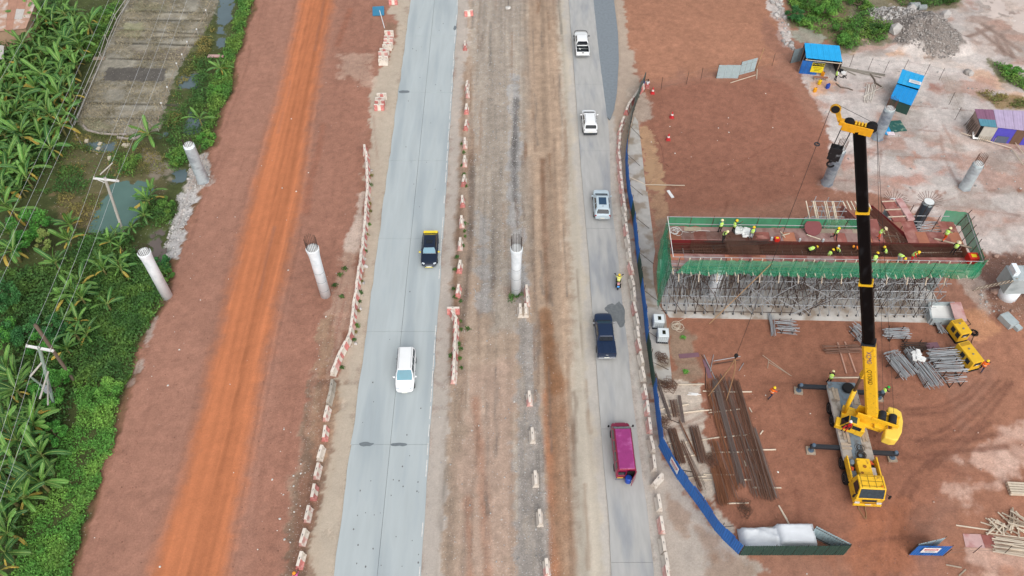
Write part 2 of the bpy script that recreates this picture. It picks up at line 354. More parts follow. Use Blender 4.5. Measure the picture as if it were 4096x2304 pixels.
for q, hw, cc in (([(2172, 640), (2178, 900), (2195, 1200)], .35, (120, 92, 74)), ([(2195, 1300), (2205, 1700), (2225, 2304)], .45, (136, 104, 82)), ([(2225, 1530), (2250, 1900), (2262, 2304)], .8, (152, 116, 90)), ([(2180, 1250), (2215, 1550)], .7, (140, 100, 70)),
                  ([(2180, 1560), (2200, 1900), (2215, 2304)], .25, (170, 120, 90)), ([(1890, 600), (1880, 1000), (1850, 1300)], .3, (92, 80, 72)), ([(2065, 400), (2055, 600), (2060, 800)], .35, (80, 76, 74)), ([(1950, 2304), (1930, 1900), (1900, 1600)], .4, (158, 122, 102)), ([(1880, 2304), (1870, 2000)], .3, (164, 124, 102))):
    stroke(q, hw, cc, .7, .3, .3, dz=-.03)
# long streaks along the median
s_ = (slice(None), slice(np.searchsorted(gx, -7.4), np.searchsorted(gx, 8.3)))
st = (vn(GX[s_] * 3.2, GY[s_] * .05, 1, 4) - .5) * .30 + (vn(GX[s_] * 1.2, GY[s_] * .04, 1, 8) - .5) * .24; C[s_] *= (1 + st)[..., None]
# --- left of the left carriageway
zone([(1024, -60), (1650, -60), (1640, 200), (1460, 600), (1400, 1100), (1330, 1500), (1150, 2400), (280, 2400), (470, 1740), (700, 1050), (840, 720)], (160, 117, 99), .9, .6, .8, tex=.8)
zone([(1370, -60), (1560, -60), (1500, 300), (1460, 600), (1380, 1100), (1300, 1500), (1200, 2000), (1120, 2400), (980, 2400), (1100, 1500), (1230, 700)], (152, 108, 90), .7, 2.4, 1.5)
hl = W([(1215, -60), (1120, 371), (1010, 768), (955, 1000), (870, 1350), (790, 1700), (700, 2000), (600, 2304), (560, 2440)]); hr = W([(1345, -60), (1262, 371), (1205, 768), (1160, 1000), (1080, 1350), (1015, 1700), (960, 2000), (900, 2304), (880, 2440)])
zone(hl + hr[::-1], (182, 112, 74), .92, 2.2, .35, world=True, fine=.2, grit=.05, tex=.35)
ys_ = GY[:, 0]; xl_ = np.interp(ys_, [p.y for p in hl[::-1]], [p.x for p in hl[::-1]]); xr_ = np.interp(ys_, [p.y for p in hr[::-1]], [p.x for p in hr[::-1]])
uu = (GX - xl_[:, None]) / (xr_ - xl_)[:, None]
ins = sst(-.25, .02, uu) * sst(1.35, 1.0, uu)
stk = (vn(uu * 44, GY * .05, 1, 3) - .5) * .26 + (vn(uu * 16, GY * .035, 1, 2) - .5) * .30 + (vn(uu * 6, GY * .02, 1, 6) - .5) * .3
C *= (1 + stk * ins)[..., None]
for c_ in (.1, .32, .62, .85): Z -= .02 * np.exp(-((uu - c_) / .04) ** 2) * ins
for q in ([(1090 + 310, 40), (1350, 180)], [(1290, 500), (1275, 600), (1250, 700)], [(1240, 720), (1225, 850)]): stroke(q, .45, (150, 96, 74), .5, .3, .2)
zone(C12([(430, -60), (800, -60), (640, 1700), (160, 1700), (230, 1000), (350, 400)]), (150, 128, 110), .95, .6, .8)
zone(C10([(1165, -60), (1160, 20), (1100, 560), (1040, 1000), (980, 1449), (800, 1449), (840, 1100), (860, 900), (900, 680), (900, 560), (1000, 460), (1050, 300), (1110, 190), (980, 90), (1090, -60)]), (182, 169, 152), .95, .35, .6, grit=.2, tex=.4)
zone(C10([(600, 390), (900, 400), (900, 560), (870, 640), (620, 600)]), (186, 160, 142), .6, 1.0, 1.4, break_=.5)
zone(C10([(980, 160), (1110, 190), (1090, 240), (960, 230)]), (140, 112, 92), .8, .4, .5)
zone(C11([(980, 0), (880, 750), (820, 1060), (770, 1449), (560, 1449), (700, 1150), (740, 950), (800, 520), (860, 0)]), (178, 162, 144), .95, .3, .5, grit=.2, tex=.4)
zone(C11([(780, 0), (830, 0), (800, 430), (740, 470), (680, 440), (730, 250)]), (192, 174, 160), .9, .4, .6, grit=.7)
zone(C11([(640, 460), (790, 440), (760, 740), (740, 920), (660, 1040), (560, 1420), (460, 1430), (520, 900), (600, 700)]), (172, 146, 128), .7, .7, 1.0, grit=.8)
zone(C11([(490, 930), (580, 920), (570, 1230), (520, 1420), (450, 1400), (470, 1150)]), (150, 122, 100), .95, .25, .3, wet=.85, dz=-.04)
zone(C12([(600, -10), (780, -10), (700, 500), (590, 1449), (560, 1700), (380, 1700), (410, 1449), (385, 1250), (440, 1000), (480, 800), (530, 620), (590, 350)]), (182, 168, 150), .95, .3, .5, grit=.1, tex=.35)
zone(C12([(400, -20), (620, -20), (600, 120), (690, 150), (580, 230), (540, 500), (530, 640), (490, 800), (440, 1000), (390, 1250), (410, 1449), (400, 1700), (170, 1700), (190, 1300), (260, 950), (320, 650), (370, 350)]), (124, 101, 84), .95, .25, .5, wet=.6, dz=-.08, grit=.8)
zone(C12([(415, 60), (600, 20), (690, 150), (600, 220), (560, 560), (500, 650), (440, 500), (400, 300)]), (176, 146, 120), .55, .5, .7, break_=.6)
zone(C12([(525, 1120), (580, 1115), (585, 1165), (530, 1170)]), (128, 100, 76), .95, .2, .2, wet=.5)
zone([(1300, 1480), (1330, 1540), (1200, 2304), (1120, 2304), (1250, 1800)], (130, 82, 62), .35, .8, .8)
# --- the green lowland on the left
low = sdist(GX, GY, LOWW) + w1 * 1.6 + w2 * 1.0
lk = sst(-.3, .3, low)
C = C * (1 - lk[..., None]) + np.array(lin((72, 80, 44))) * lk[..., None] * (.8 + .5 * fbm(GX, GY, 1.5, 3))[..., None]
Z += -.45 * sst(-.3, 1.6, low); GRIT = GRIT * (1 - lk) + .5 * lk
k = sst(-.1, .1, low + .2) * sst(1.1, .3, low); C = C * (1 - .6 * k[..., None]) + np.array(lin((134, 92, 74))) * .6 * k[..., None]
FIELD = C00([(950, -60), (1660, -60), (1640, 0), (1560, 200), (1420, 360), (1310, 560), (1250, 760), (1200, 960), (950, 1000), (640, 960), (560, 900), (650, 650), (780, 350), (900, 80)])
zone(FIELD, (142, 137, 124), 1, .25, .12, grit=.5, fine=.15)
fs, fk = zone(FIELD, None, 1, .3, .4)
C[fs] *= (1 + fk * (.55 * (fbm(GX[fs], GY[fs], .55, 2, 3) - .5) + .5 * (fbm(GX[fs] * .35, GY[fs], 1.2, 6) - .5)))[..., None]
for i, (yl, yr) in enumerate(((60, 75), (128, 135), (200, 235), (260, 255), (300, 320), (420, 430), (755, 770), (870, 880))):
    q = C00([(1000 - yl * .45, yl), (1600 - yr * .35, yr)]); stroke(q, .22, (84, 80, 70), .9, .12, .1, dz=-.10)
for yl, yr in ((95, 105), (165, 185), (230, 245), (345, 350), (640, 640), (820, 830)): stroke(C00([(1000 - yl * .45, yl), (1600 - yr * .35, yr)]), .5, (158, 146, 124), .35, .4, .3, dz=.05)
zone(C00([(800, 485), (1255, 495), (1225, 600), (770, 590)]), (84, 80, 76), .9, .15, .05, fine=.1)
zone(C00([(990, 350), (1420, 360), (1350, 430), (980, 420)]), (104, 92, 82), .6, .5, .8)
for q in ([(1000, 0), (1280, 0), (1250, 60), (960, 60)], [(640, 880), (860, 900), (880, 980), (660, 960)], [(920, 160), (1060, 150), (1040, 260), (900, 240)]): zone(C00(q), (134, 138, 92), .4, .8, 1.0)
zone(C00([(1440, 1160), (1560, 1150), (1590, 1380), (1480, 1449), (1380, 1449), (1400, 1290)]), (190, 180, 172), .9, .4, .6, grit=1)
zone(C01([(1330, -10), (1480, -10), (1450, 160), (1390, 330), (1330, 490), (1240, 510), (1230, 380), (1260, 280), (1310, 170)]), (186, 182, 180), .95, .3, .4, grit=1)
zone(C01([(1110, 1050), (1180, 960), (1130, 1120), (1010, 1449), (960, 1449), (1050, 1250)]), (176, 160, 150), .7, .4, .4, grit=1)
zone(C00([(620, 1000), (1100, 1020), (1250, 1180), (1250, 1449), (400, 1449), (460, 1100)]), (104, 96, 68), .7, .8, 1.0)
zone(C00([(1070, 1120), (1260, 1190), (1300, 1340), (1100, 1300)]), (150, 138, 126), .7, .5, .7)
zone(C01([(400, 0), (760, 0), (740, 260), (420, 200)]), (118, 100, 74), .6, .6, .8)
PONDS = [C00([(850, 1335), (930, 1345), (1070, 1350), (1130, 1400), (1120, 1449)]) + C01([(1050, 60), (1030, 160), (950, 250), (860, 280), (690, 265), (720, 180), (760, 60), (790, 0)]),
         C01([(1150, 270), (1240, 290), (1230, 420), (1190, 490), (1130, 470), (1110, 380)]), C00([(1370, 550), (1470, 540), (1465, 640), (1340, 640)]), C00([(1650, -30), (1750, -30), (1755, 80), (1700, 200), (1680, 330), (1630, 330), (1640, 150)]),
         C00([(1430, 830), (1500, 900), (1490, 980), (1380, 1010), (1370, 960)]), C00([(640, 1060), (860, 1040), (870, 1110), (830, 1130), (650, 1100)]), C00([(1290, 1290), (1400, 1240), (1400, 1330), (1310, 1380)]), C00([(1200, 960), (1280, 950), (1260, 1010), (1200, 1020)])]
for q in PONDS:
    zone(q, (92, 96, 84), .9, .9, 1.0, dz=-.34, fine=.6, wet=.6)
LE = W(C20([(425, -40), (445, 250), (480, 700), (515, 1200), (535, 1449)]) + C21([(575, 450), (600, 830), (620, 1100), (645, 1449)]) + C22([(690, 600), (735, 1100), (748, 1449), (760, 1700)]))
RE = W(C20([(612, -40), (660, 430), (700, 740), (735, 1000), (742, 1300)]) + C21([(750, 50), (780, 300), (810, 560), (835, 830), (850, 980), (880, 1200), (900, 1449)]) + C22([(950, 400), (985, 700), (1030, 1000), (1075, 1449), (1100, 1700)]))
for q in ((669, 1184), (1303, 1181), (2065, 1172), (812, 722), (3507, 552), (3857, 752), (3307, 733)):
    c0 = G(*q); zone([Vector((c0.x + 1.0 * math.cos(t_), c0.y + .9 * math.sin(t_), 0)) for t_ in np.linspace(0, 6.28, 11)[:-1]], (120, 92, 78), .55, 1.2, .6, world=True, dz=.07)
rs_ = random.Random(77)
for i in range(90):          # faint wheel marks along the haul road and its sides
    f = rs_.uniform(-1.6, 2.6); y0 = rs_.uniform(22, 105); y1 = y0 + rs_.uniform(4, 18); P_ = []
    if -.1 < f < 1.1 and i % 3: continue
    for y in np.linspace(y0, y1, 5): xa = float(np.interp(y, ys_, xl_)); xb = float(np.interp(y, ys_, xr_)); P_.append(Vector((xa + (xb - xa) * f + rs_.uniform(-.12, .12), y, 0)))
    stroke(P_, rs_.uniform(.05, .16), rs_.choice([(132, 94, 78), (138, 98, 82), (146, 104, 88)]), rs_.uniform(.25, .5), .12, .15, dz=-.02, world=True)
for i in range(110):         # ruts along the median
    x = rs_.uniform(-6.4, 7.6); y0 = rs_.uniform(22, 108); P_ = [Vector((x + rs_.uniform(-.15, .15), y, 0)) for y in np.linspace(y0, y0 + rs_.uniform(3, 14), 5)]
    stroke(P_, rs_.uniform(.05, .2), rs_.choice([(112, 92, 78), (128, 96, 72), (182, 168, 152), (104, 98, 92)]), rs_.uniform(.3, .55), .12, .15, dz=-.02, world=True)
for i in range(70):          # marks across the red yard
    c0 = G(rs_.uniform(2700, 3900), rs_.uniform(380, 860) if i % 2 else rs_.uniform(1320, 2280)); a = rs_.uniform(-.5, .6) + (0 if i % 3 else 1.2); Lh = rs_.uniform(1.5, 7); bend_ = rs_.uniform(-.12, .12)
    P_ = [Vector((c0.x + t_ * Lh * math.cos(a + bend_ * t_), c0.y + t_ * Lh * math.sin(a + bend_ * t_), 0)) for t_ in (-1, -.5, 0, .5, 1)]
    stroke(P_, rs_.uniform(.06, .22), rs_.choice([(120, 78, 62), (126, 84, 68), (136, 92, 74)]), rs_.uniform(.25, .5), .14, .2, dz=-.02, world=True)
# under the carriageways the ground lies lower
for a, b in (((1641, -60), (1835, -60)),): pass
ro = sst(.0, .3, GX + 15.2 + .0069 * (GY - 23.3)) * sst(.0, -.3, GX + 7.0 + .0069 * (GY - 23.3)); Z -= .05 * ro
# rubble heaps
for (px, py), hgt, rx, ry in ((C30([(900, 150)])[0], 1.3, 5, 3.2), (C30([(1100, 230)])[0], 1.7, 6, 4), (C30([(1260, 330)])[0], 1.6, 6, 3.6), (C30([(1120, 300)])[0], 1.0, 6, 4)):
    p = G(px, py); rr = ((GX - p.x) / rx) ** 2 + ((GY - p.y) / ry) ** 2; Z += hgt * np.clip(1 - rr, 0, 1) ** 1.2 * (.75 + .6 * fbm(GX, GY, 1.2, 4))
# overall tone variation, grain and fine relief
for xl_r, xr_r, cc in ((-1.3, .6, (182, 169, 152)), (6.9, 8.5, (178, 168, 158))):
    e_ = GX + 14.7 + .0069 * (GY - 23.3); k = sst(xl_r - .3, xl_r + .2, e_ + w1 + w2) * sst(xr_r + .3, xr_r - .2, e_ + w1 * .6 + w2) * .85; C = C * (1 - k[..., None]) + np.array(lin(cc)) * k[..., None]
for P_, s0 in ((LE, -1), (RE, 1)):
    e_ = (GX - np.interp(GY, [p.y for p in P_[::-1]], [p.x for p in P_[::-1]])) * s0; k = sst(-1.2, -.9, e_) * sst(1.0, .4, e_ + w1 * 1.4 + w2) * .85 * (GY < 125) * (GY > 5); C = C * (1 - k[..., None]) + np.array(lin((184, 178, 170))) * k[..., None]
    if s0 > 0: ro = np.maximum(ro, sst(.5, .2, e_) * sst(-4.2, -3.9, e_) * (GY < 178) * (GY > 7)); Z -= .08 * sst(.35, .15, e_) * sst(-4.0, -3.8, e_) * (GY < 128) * (GY > 7)
pr_ = (GX > 33) * 1.0 * sst(60, 66, GY + .3 * (GX - 33)) * (1 - lk); pr_ = pr_ * sst(.24, .38, C.mean(2)); f1 = fbm(GX, GY * 1.5, 4.5, 11); f2 = fbm(GX * .8, GY * 1.6, 3.2, 14)
for f_, c_p, a_p in ((f1, (172, 134, 118), .7), (f2, (160, 150, 142), .65), (1 - f1, (204, 196, 190), .6)):
    k = pr_ * sst(.53, .66, f_ + .15 * w2) * a_p; C = C * (1 - k[..., None]) + np.array(lin(c_p)) * k[..., None]
C *= (1 + TEX * (.22 * big + .18 * w1 + .24 * w2 + .32 * w3))[..., None]
lum = C.mean(2, keepdims=True); C = lum + (C - lum) * 1.0
C *= (1 + .10 * (fbm(GX, GY, 6, 12) - .5))[..., None]
C = np.clip(C, .008, .8)
Z = np.where(ro > .9, np.minimum(Z, -.03), Z); AS = W(C20([(600, -40), (765, -40), (800, 250), (806, 450), (792, 700), (770, 830), (740, 905), (720, 885), (695, 740), (655, 430), (630, 230)])); pa = sdist(GX, GY, AS) > -.1; ro = np.where(pa, 1, ro); Z = np.where(pa, np.minimum(Z, 0) - .08, Z)
flat = np.ones_like(Z); flat[(GX > 13) & (GX < 50) & (GY > 47) & (GY < 60)] = .3
Z += flat * ((fbm(GX, GY, 2.0, 6) - .5) * .10 + (fbm(GX, GY, .6, 3) - .5) * .05) * (1 - .6 * ro)
far = np.maximum(np.maximum(-84 - GX, GX - 84), np.maximum(17 - GY, GY - 116)); Z *= sst(60, 0, far)

def gz(x, y):
    j = int(np.clip(np.searchsorted(gx, x) - 1, 0, NX - 2)); i = int(np.clip(np.searchsorted(gy, y) - 1, 0, NY - 2))
    a = (x - gx[j]) / (gx[j + 1] - gx[j]); b = (y - gy[i]) / (gy[i + 1] - gy[i])
    return float((Z[i, j] * (1 - a) + Z[i, j + 1] * a) * (1 - b) + (Z[i + 1, j] * (1 - a) + Z[i + 1, j + 1] * a) * b)
def gza(x, y):
    j = np.clip(np.searchsorted(gx, x) - 1, 0, NX - 2); i = np.clip(np.searchsorted(gy, y) - 1, 0, NY - 2)
    a = (x - gx[j]) / (gx[j + 1] - gx[j]); b = (y - gy[i]) / (gy[i + 1] - gy[i])
    return (Z[i, j] * (1 - a) + Z[i, j + 1] * a) * (1 - b) + (Z[i + 1, j] * (1 - a) + Z[i + 1, j + 1] * a) * b
def on(p, dz=0.0): return Vector((p[0], p[1], gz(p[0], p[1]) + dz))
def GG(x, y, dz=0.0): p = G(x, y); return on(p, dz)

gm = bpy.data.materials.new('bare_earth'); gm.use_nodes = True; n = gm.node_tree.nodes; l = gm.node_tree.links; b = n['Principled BSDF']
at = n.new('ShaderNodeAttribute'); at.attribute_name = 'soil'; aw = n.new('ShaderNodeAttribute'); aw.attribute_name = 'wet'; ag = n.new('ShaderNodeAttribute'); ag.attribute_name = 'grit'
tc = n.new('ShaderNodeTexCoord'); ax_ = n.new('ShaderNodeAttribute'); ax_.attribute_name = 'tex'
def noise(sc, det=6, rough=.6):
    q = n.new('ShaderNodeTexNoise'); q.inputs['Scale'].default_value = sc; q.inputs['Detail'].default_value = det; q.inputs['Roughness'].default_value = rough; l.new(tc.outputs['Object'], q.inputs['Vector']); return q
def mrange(src, a0, a1, b0, b1):
    q = n.new('ShaderNodeMapRange'); q.inputs[1].default_value = a0; q.inputs[2].default_value = a1; q.inputs[3].default_value = b0; q.inputs[4].default_value = b1; l.new(src, q.inputs[0]); return q.outputs[0]
def mth(op, a, bb):
    q = n.new('ShaderNodeMath'); q.operation = op
    for i, v in enumerate((a, bb)):
        if isinstance(v, (int, float)): q.inputs[i].default_value = v
        else: l.new(v, q.inputs[i])
    return q.outputs[0]
def scale_(col, f):
    f = mth('ADD', mth('MULTIPLY', mth('SUBTRACT', f, 1.0), ax_.outputs['Fac']), 1.0)
    q = n.new('ShaderNodeVectorMath'); q.operation = 'SCALE'; l.new(col, q.inputs[0]); l.new(f, q.inputs['Scale']); return q.outputs[0]
n1 = noise(1.1, 8); n2 = noise(5.5, 6, .7); n3 = noise(16, 4, .7)
c_ = scale_(at.outputs['Color'], mrange(n1.outputs[0], .3, .7, .90, 1.10)); c_ = scale_(c_, mrange(n2.outputs[0], .3, .7, .80, 1.20)); c_ = scale_(c_, mrange(n3.outputs[0], .3, .7, .84, 1.16))
# pale grit: small stones pressed into the soil
vo = n.new('ShaderNodeTexVoronoi'); vo.inputs['Scale'].default_value = 4.2; l.new(tc.outputs['Object'], vo.inputs['Vector'])
vo2 = n.new('ShaderNodeTexVoronoi'); vo2.inputs['Scale'].default_value = 9.0; l.new(tc.outputs['Object'], vo2.inputs['Vector'])
sep = n.new('ShaderNodeSeparateColor'); l.new(vo.outputs['Color'], sep.inputs[0]); sep2 = n.new('ShaderNodeSeparateColor'); l.new(vo2.outputs['Color'], sep2.inputs[0])
g1 = mth('MULTIPLY', mth('LESS_THAN', vo.outputs['Distance'], .22), mth('GREATER_THAN', mth('MULTIPLY', sep.outputs[0], mth('ADD', ag.outputs['Fac'], .62)), .93))
g2 = mth('MULTIPLY', mth('LESS_THAN', vo2.outputs['Distance'], .30), mth('GREATER_THAN', mth('MULTIPLY', sep2.outputs[0], mth('ADD', ag.outputs['Fac'], .25)), .80))
gm_ = mth('MULTIPLY', mth('MAXIMUM', g1, g2), .4)
mx = n.new('ShaderNodeMixRGB'); mx.inputs['Color2'].default_value = (*lin((205, 198, 190)), 1); l.new(gm_, mx.inputs['Fac']); l.new(c_, mx.inputs['Color1'])
l.new(mx.outputs[0], b.inputs['Base Color']); l.new(mrange(aw.outputs['Fac'], 0, 1, .92, .22), b.inputs['Roughness']); b.inputs['Specular IOR Level'].default_value = .3
bp = n.new('ShaderNodeBump'); bp.inputs['Strength'].default_value = .55; bp.inputs['Distance'].default_value = .08; ad = mth('ADD', n2.outputs[0], mth('MULTIPLY', n3.outputs[0], .6)); l.new(mth('MULTIPLY', ad, mrange(aw.outputs['Fac'], 0, 1, 1, .15)), bp.inputs['Height']); l.new(bp.outputs[0], b.inputs['Normal'])
V = np.stack([GX, GY, Z], -1).reshape(-1, 3)
ii = (np.arange(NY - 1)[:, None] * NX + np.arange(NX - 1)[None, :]).ravel()
me = npmesh('ground', V, np.stack([ii, ii + 1, ii + NX + 1, ii + NX], 1), gm, True)
a_ = me.attributes.new('soil', 'FLOAT_COLOR', 'POINT'); a_.data.foreach_set('color', np.concatenate([C.reshape(-1, 3), np.ones((NX * NY, 1))], 1).astype(np.float32).ravel())
for nm, arr in (('wet', WET), ('grit', GRIT), ('tex', TEX)):
    a_ = me.attributes.new(nm, 'FLOAT', 'POINT'); a_.data.foreach_set('value', np.clip(arr, 0, 1).astype(np.float32).ravel())
structure(obj('ground', me))

# ------------------------------------------------------------------ water
def water(name, px, z, col, rough=.05):
    P = W(px); cx = sum(p.x for p in P) / len(P); cy = sum(p.y for p in P) / len(P)
    P = [Vector((cx + (p.x - cx) * 1.25, cy + (p.y - cy) * 1.25, z)) for p in P]
    structure(M().add(P, [tuple(range(len(P)))]).out(name, mat('water_' + name, col, rough, .1, .4, spec=.5, bump=.0)))
for i, q in enumerate(PONDS):
    P = W(q); water(['pond', 'pool', 'ditch_water'][0 if i == 0 else 1 if i == 1 else 2], q, -.60, [(88, 116, 108), (104, 94, 88), (92, 108, 112)][min(i, 2)])
water('puddle', C20([(990, 950), (1045, 1010), (1090, 1150), (1130, 1300), (1150, 1449), (1015, 1449), (1005, 1200)]), -.055, (172, 138, 106), .12)
water('mud_puddle', C30([(1660, -60), (2050, -60), (2050, 230), (1870, 215), (1760, 170), (1660, 100)]), -.045, (204, 188, 178), .12)

# ------------------------------------------------------------------ carriageways
concL = mat('road_concrete', (174, 182, 183), .8, .07, 1.6, c2=(160, 169, 172), c2amt=.4, c2scale=.8, stretch=(1.0, .12, 1), bump=.15)
concR = mat('road_concrete_dusty', (172, 171, 168), .85, .09, 2.2, c2=(152, 154, 156), c2amt=.35, c2scale=.5, stretch=(1.0, .2, 1), bump=.2)
jointm = mat('joint_filler', (84, 82, 78), .9)
def slabs(root, xl, xr, ys, mt, gap=.03, cols=2, ragged=0.0, seed=1):
    rr = random.Random(seed)
    for y0, y1 in zip(ys[:-1], ys[1:]):
        for c in range(cols):
            pts = []; N = 10 if ragged else 1
            def X(y, f): return xl(y) + (xr(y) - xl(y)) * f
            f0, f1 = c / cols, (c + 1) / cols
            L = []; Rr = []
            for k in range(N + 1):
                y = y0 + gap / 2 + (y1 - y0 - gap) * k / N
                L.append((X(y, f0) + (gap / 2 if c else (rr.uniform(0, ragged))), y)); Rr.append((X(y, f1) - (gap / 2 if c < cols - 1 else (rr.uniform(0, ragged))), y))
            P = Rr + L[::-1]
            z1 = .03 + rr.uniform(-.004, .004)
            m = M(); m.prism([(x, y) for x, y in P], -.12, z1); m.out('slab', mt, root)
rl = structure(M().add([(-15.1 - .0069 * (y - 23.3) + d, y, -.02) for y, d in ((-3, .6), (-3, 7.6), (178, 7.6), (178, .6))], [(0, 1, 2, 3)]).out('road', jointm))
slabs(rl, lambda y: -14.7 - .0069 * (y - 23.3), lambda y: -7.4 - .0069 * (y - 23.3), [-3, 9.7, 22.5, 35.27, 48.03, 60.85, 73.88, 87.29, 100.3, 113.2, 126, 139, 152, 165, 178], concL, .028, 2, .14)
edge = mat('pale_slab_edge', (214, 210, 204), .7, .25, 5)  # broken pale line along the right slab edge
m = M()
for i in range(60):
    y = 12 + i * 1.9
    if R.random() < .8: x = -7.6 - .0069 * (y - 23.3); m.box((x, y, .036), (.07, 1.2 + R.random() * .7, .004))
m.out('edge_line', edge, rl)
m = M(); r8 = random.Random(4)
for i in range(55):
    y = 24 + r8.random() ** 2 * 80; x = -14.4 - .0069 * (y - 23.3) + r8.uniform(.5, 6.8); a = r8.uniform(.03, .07); m.prism([(x + a * math.cos(t) * r8.uniform(.7, 1.2), y + a * 1.5 * math.sin(t)) for t in np.linspace(0, 2 * math.pi, 8)[:-1]], .03, .0385)
stuff(m.out('oil_spots', mat('oil_spot', (112, 112, 112), .7), rl))
tar = mat('tar_patch', (112, 120, 124), .7, .15, 3)
m = M()
for px, py, w, h in ((1360 + 105, 1778, 1.5, .22), (1595, 1778, 1.6, .22), (1618, 368, 1.6, .3), (1820, 113, .5, .6)):
    p = G(px, py); P = [(p.x + w * .5 * math.cos(t) * R.uniform(.8, 1.1), p.y + h * math.sin(t) * R.uniform(.6, 1.2)) for t in np.linspace(0, 2 * math.pi, 14)[:-1]]; m.prism(P, .03, .041)
m.out('tar_patch', tar, rl)
fl = lambda y: float(np.interp(y, [p.y for p in LE[::-1]], [p.x for p in LE[::-1]])); fr = lambda y: float(np.interp(y, [p.y for p in RE[::-1]], [p.x for p in RE[::-1]]))
rr_ = structure(M().add([(8.6, 8, -.02), (11.4, 8, -.02), (11.4, 177, -.02), (8.6, 177, -.02)], [(0, 1, 2, 3)]).out('road', jointm))
jy = [8.5, G(2400, 2250).y, G(2400, 1716).y, G(2400, 1282).y, G(2400, 914).y, G(2400, 604).y, G(2400, 339).y, G(2400, 110).y, 112, 125, 138, 151, 164, 177]
slabs(rr_, fl, fr, jy, concR, .025, 1, .05, 3)
m = M()
for px, py, a, b_ in ((2448, 1237, .75, .7), (2455, 1262, .6, .9), (2480, 1258, .55, 1.6)):
    p = G(px, py); P = [(p.x + a * math.cos(t) * R.uniform(.8, 1.1), p.y + b_ * math.sin(t) * R.uniform(.85, 1.1)) for t in np.linspace(0, 2 * math.pi, 18)[:-1]]; m.prism(P, .03, .040 + .004 * len(m.f) / 40)
m.out('tar_patch', mat('tar_patch_dark', (108, 112, 114), .6, .18, 4), rr_)
structure(M().prism([(p.x, p.y) for p in AS], -.1, .02).out('asphalt_patch', mat('old_asphalt', (124, 132, 138), .85, .12, 3, bump=.2)))
# concrete strip beside the fence
CS = W(C20([(925, 880), (950, 920), (975, 1100), (1012, 1449)]) + C21([(1022, 0), (1050, 220), (1080, 450), (1062, 560), (1070, 700), (1105, 850), (1160, 930), (1210, 1449)]) + C22([(1200, 0), (1090, 60)]) + C21([(1062, 1449), (1015, 1100), (985, 800), (950, 560), (928, 300), (905, 80)]) + C20([(885, 1449), (872, 1150), (895, 985)]))
structure(M().prism([(p.x, p.y) for p in CS], -.1, .05).out('concrete_strip', mat('site_concrete', (178, 174, 168), .85, .12, 1.5, c2=(148, 136, 122), c2amt=.4, c2scale=.6)))
# ------------------------------------------------------------------ shared materials
concW = mat('pale_concrete', (234, 241, 246), .75, .04, 1.5, c2=(214, 223, 228), c2amt=.25, c2scale=.9, bump=.1)
concG = mat('grey_concrete', (172, 182, 184), .8, .1, 1.5, c2=(146, 156, 158), c2amt=.4, c2scale=.8, bump=.15)
plastic = mat('wrap_film', (176, 186, 190), .28, .14, 2.5, c2=(150, 158, 164), c2amt=.4, c2scale=.8, stretch=(1, 1, 1.6), bump=.6, spec=.6)
plasticD = mat('wrap_film_dark', (148, 158, 166), .28, .14, 2.5, c2=(118, 128, 140), c2amt=.45, c2scale=1.0, stretch=(1, 1, 1.8), bump=.6, spec=.6)
rust = mat('rusty_bar', (104, 74, 61), .85, .2, 6, obj_rand=.2)
rustD = mat('dark_bar', (70, 56, 50), .8, .2, 6, obj_rand=.15)
galv = mat('galvanised_tube', (164, 167, 170), .5, .14, 5, metal=.1, obj_rand=.18)
oldtube = mat('rusted_tube', (82, 68, 62), .7, .2, 6, metal=.15, obj_rand=.25)
timber = mat('raw_timber', (206, 192, 172), .85, .14, 5, stretch=(1, 1, .3), obj_rand=.12)
timberO = mat('weathered_timber', (166, 150, 132), .9, .16, 5, obj_rand=.15)
ply = mat('red_formply', (146, 88, 80), .6, .12, 2, c2=(164, 116, 106), c2amt=.4, c2scale=1.0, obj_rand=.1)
plyP = mat('pale_formply', (196, 160, 156), .7, .12, 2, c2=(176, 120, 116), c2amt=.3, c2scale=.8)
white = mat('white_paint', (228, 228, 226), .6, .08, 3)
black = mat('black_rubber', (26, 26, 28), .8, .1, 5)
dark = mat('dark_metal', (44, 48, 54), .55, .12, 4)
yel = mat('yellow_paint', (236, 186, 40), .45, .09, 2.5, c2=(170, 126, 44), c2amt=.12, c2scale=2.5, coat=.15)
hi_y = mat('hi_vis_vest', (196, 236, 110), .8, .1, 8)
netg = mat('green_netting', (34, 146, 106), .85, .14, 2.0, alpha=.6, stretch=(1, 1, .5), bump=.5, c2=(60, 160, 116), c2amt=.3, c2scale=1.3)
netl = mat('green_netting_thin', (44, 142, 104), .85, .16, 2.0, alpha=.82, stretch=(1, 1, .5), bump=.4)
bluem = mat('blue_sheet', (38, 104, 180), .5, .08, 1.5, c2=(30, 88, 158), c2amt=.3, c2scale=.7)
greenm = mat('dark_green_sheet', (44, 74, 66), .55, .1, 1.5)
skyblue = mat('bright_blue_sheet', (34, 158, 216), .5, .07, 1.2)
greysheet = mat('bare_sheet', (172, 192, 196), .5, .08, 1.5)

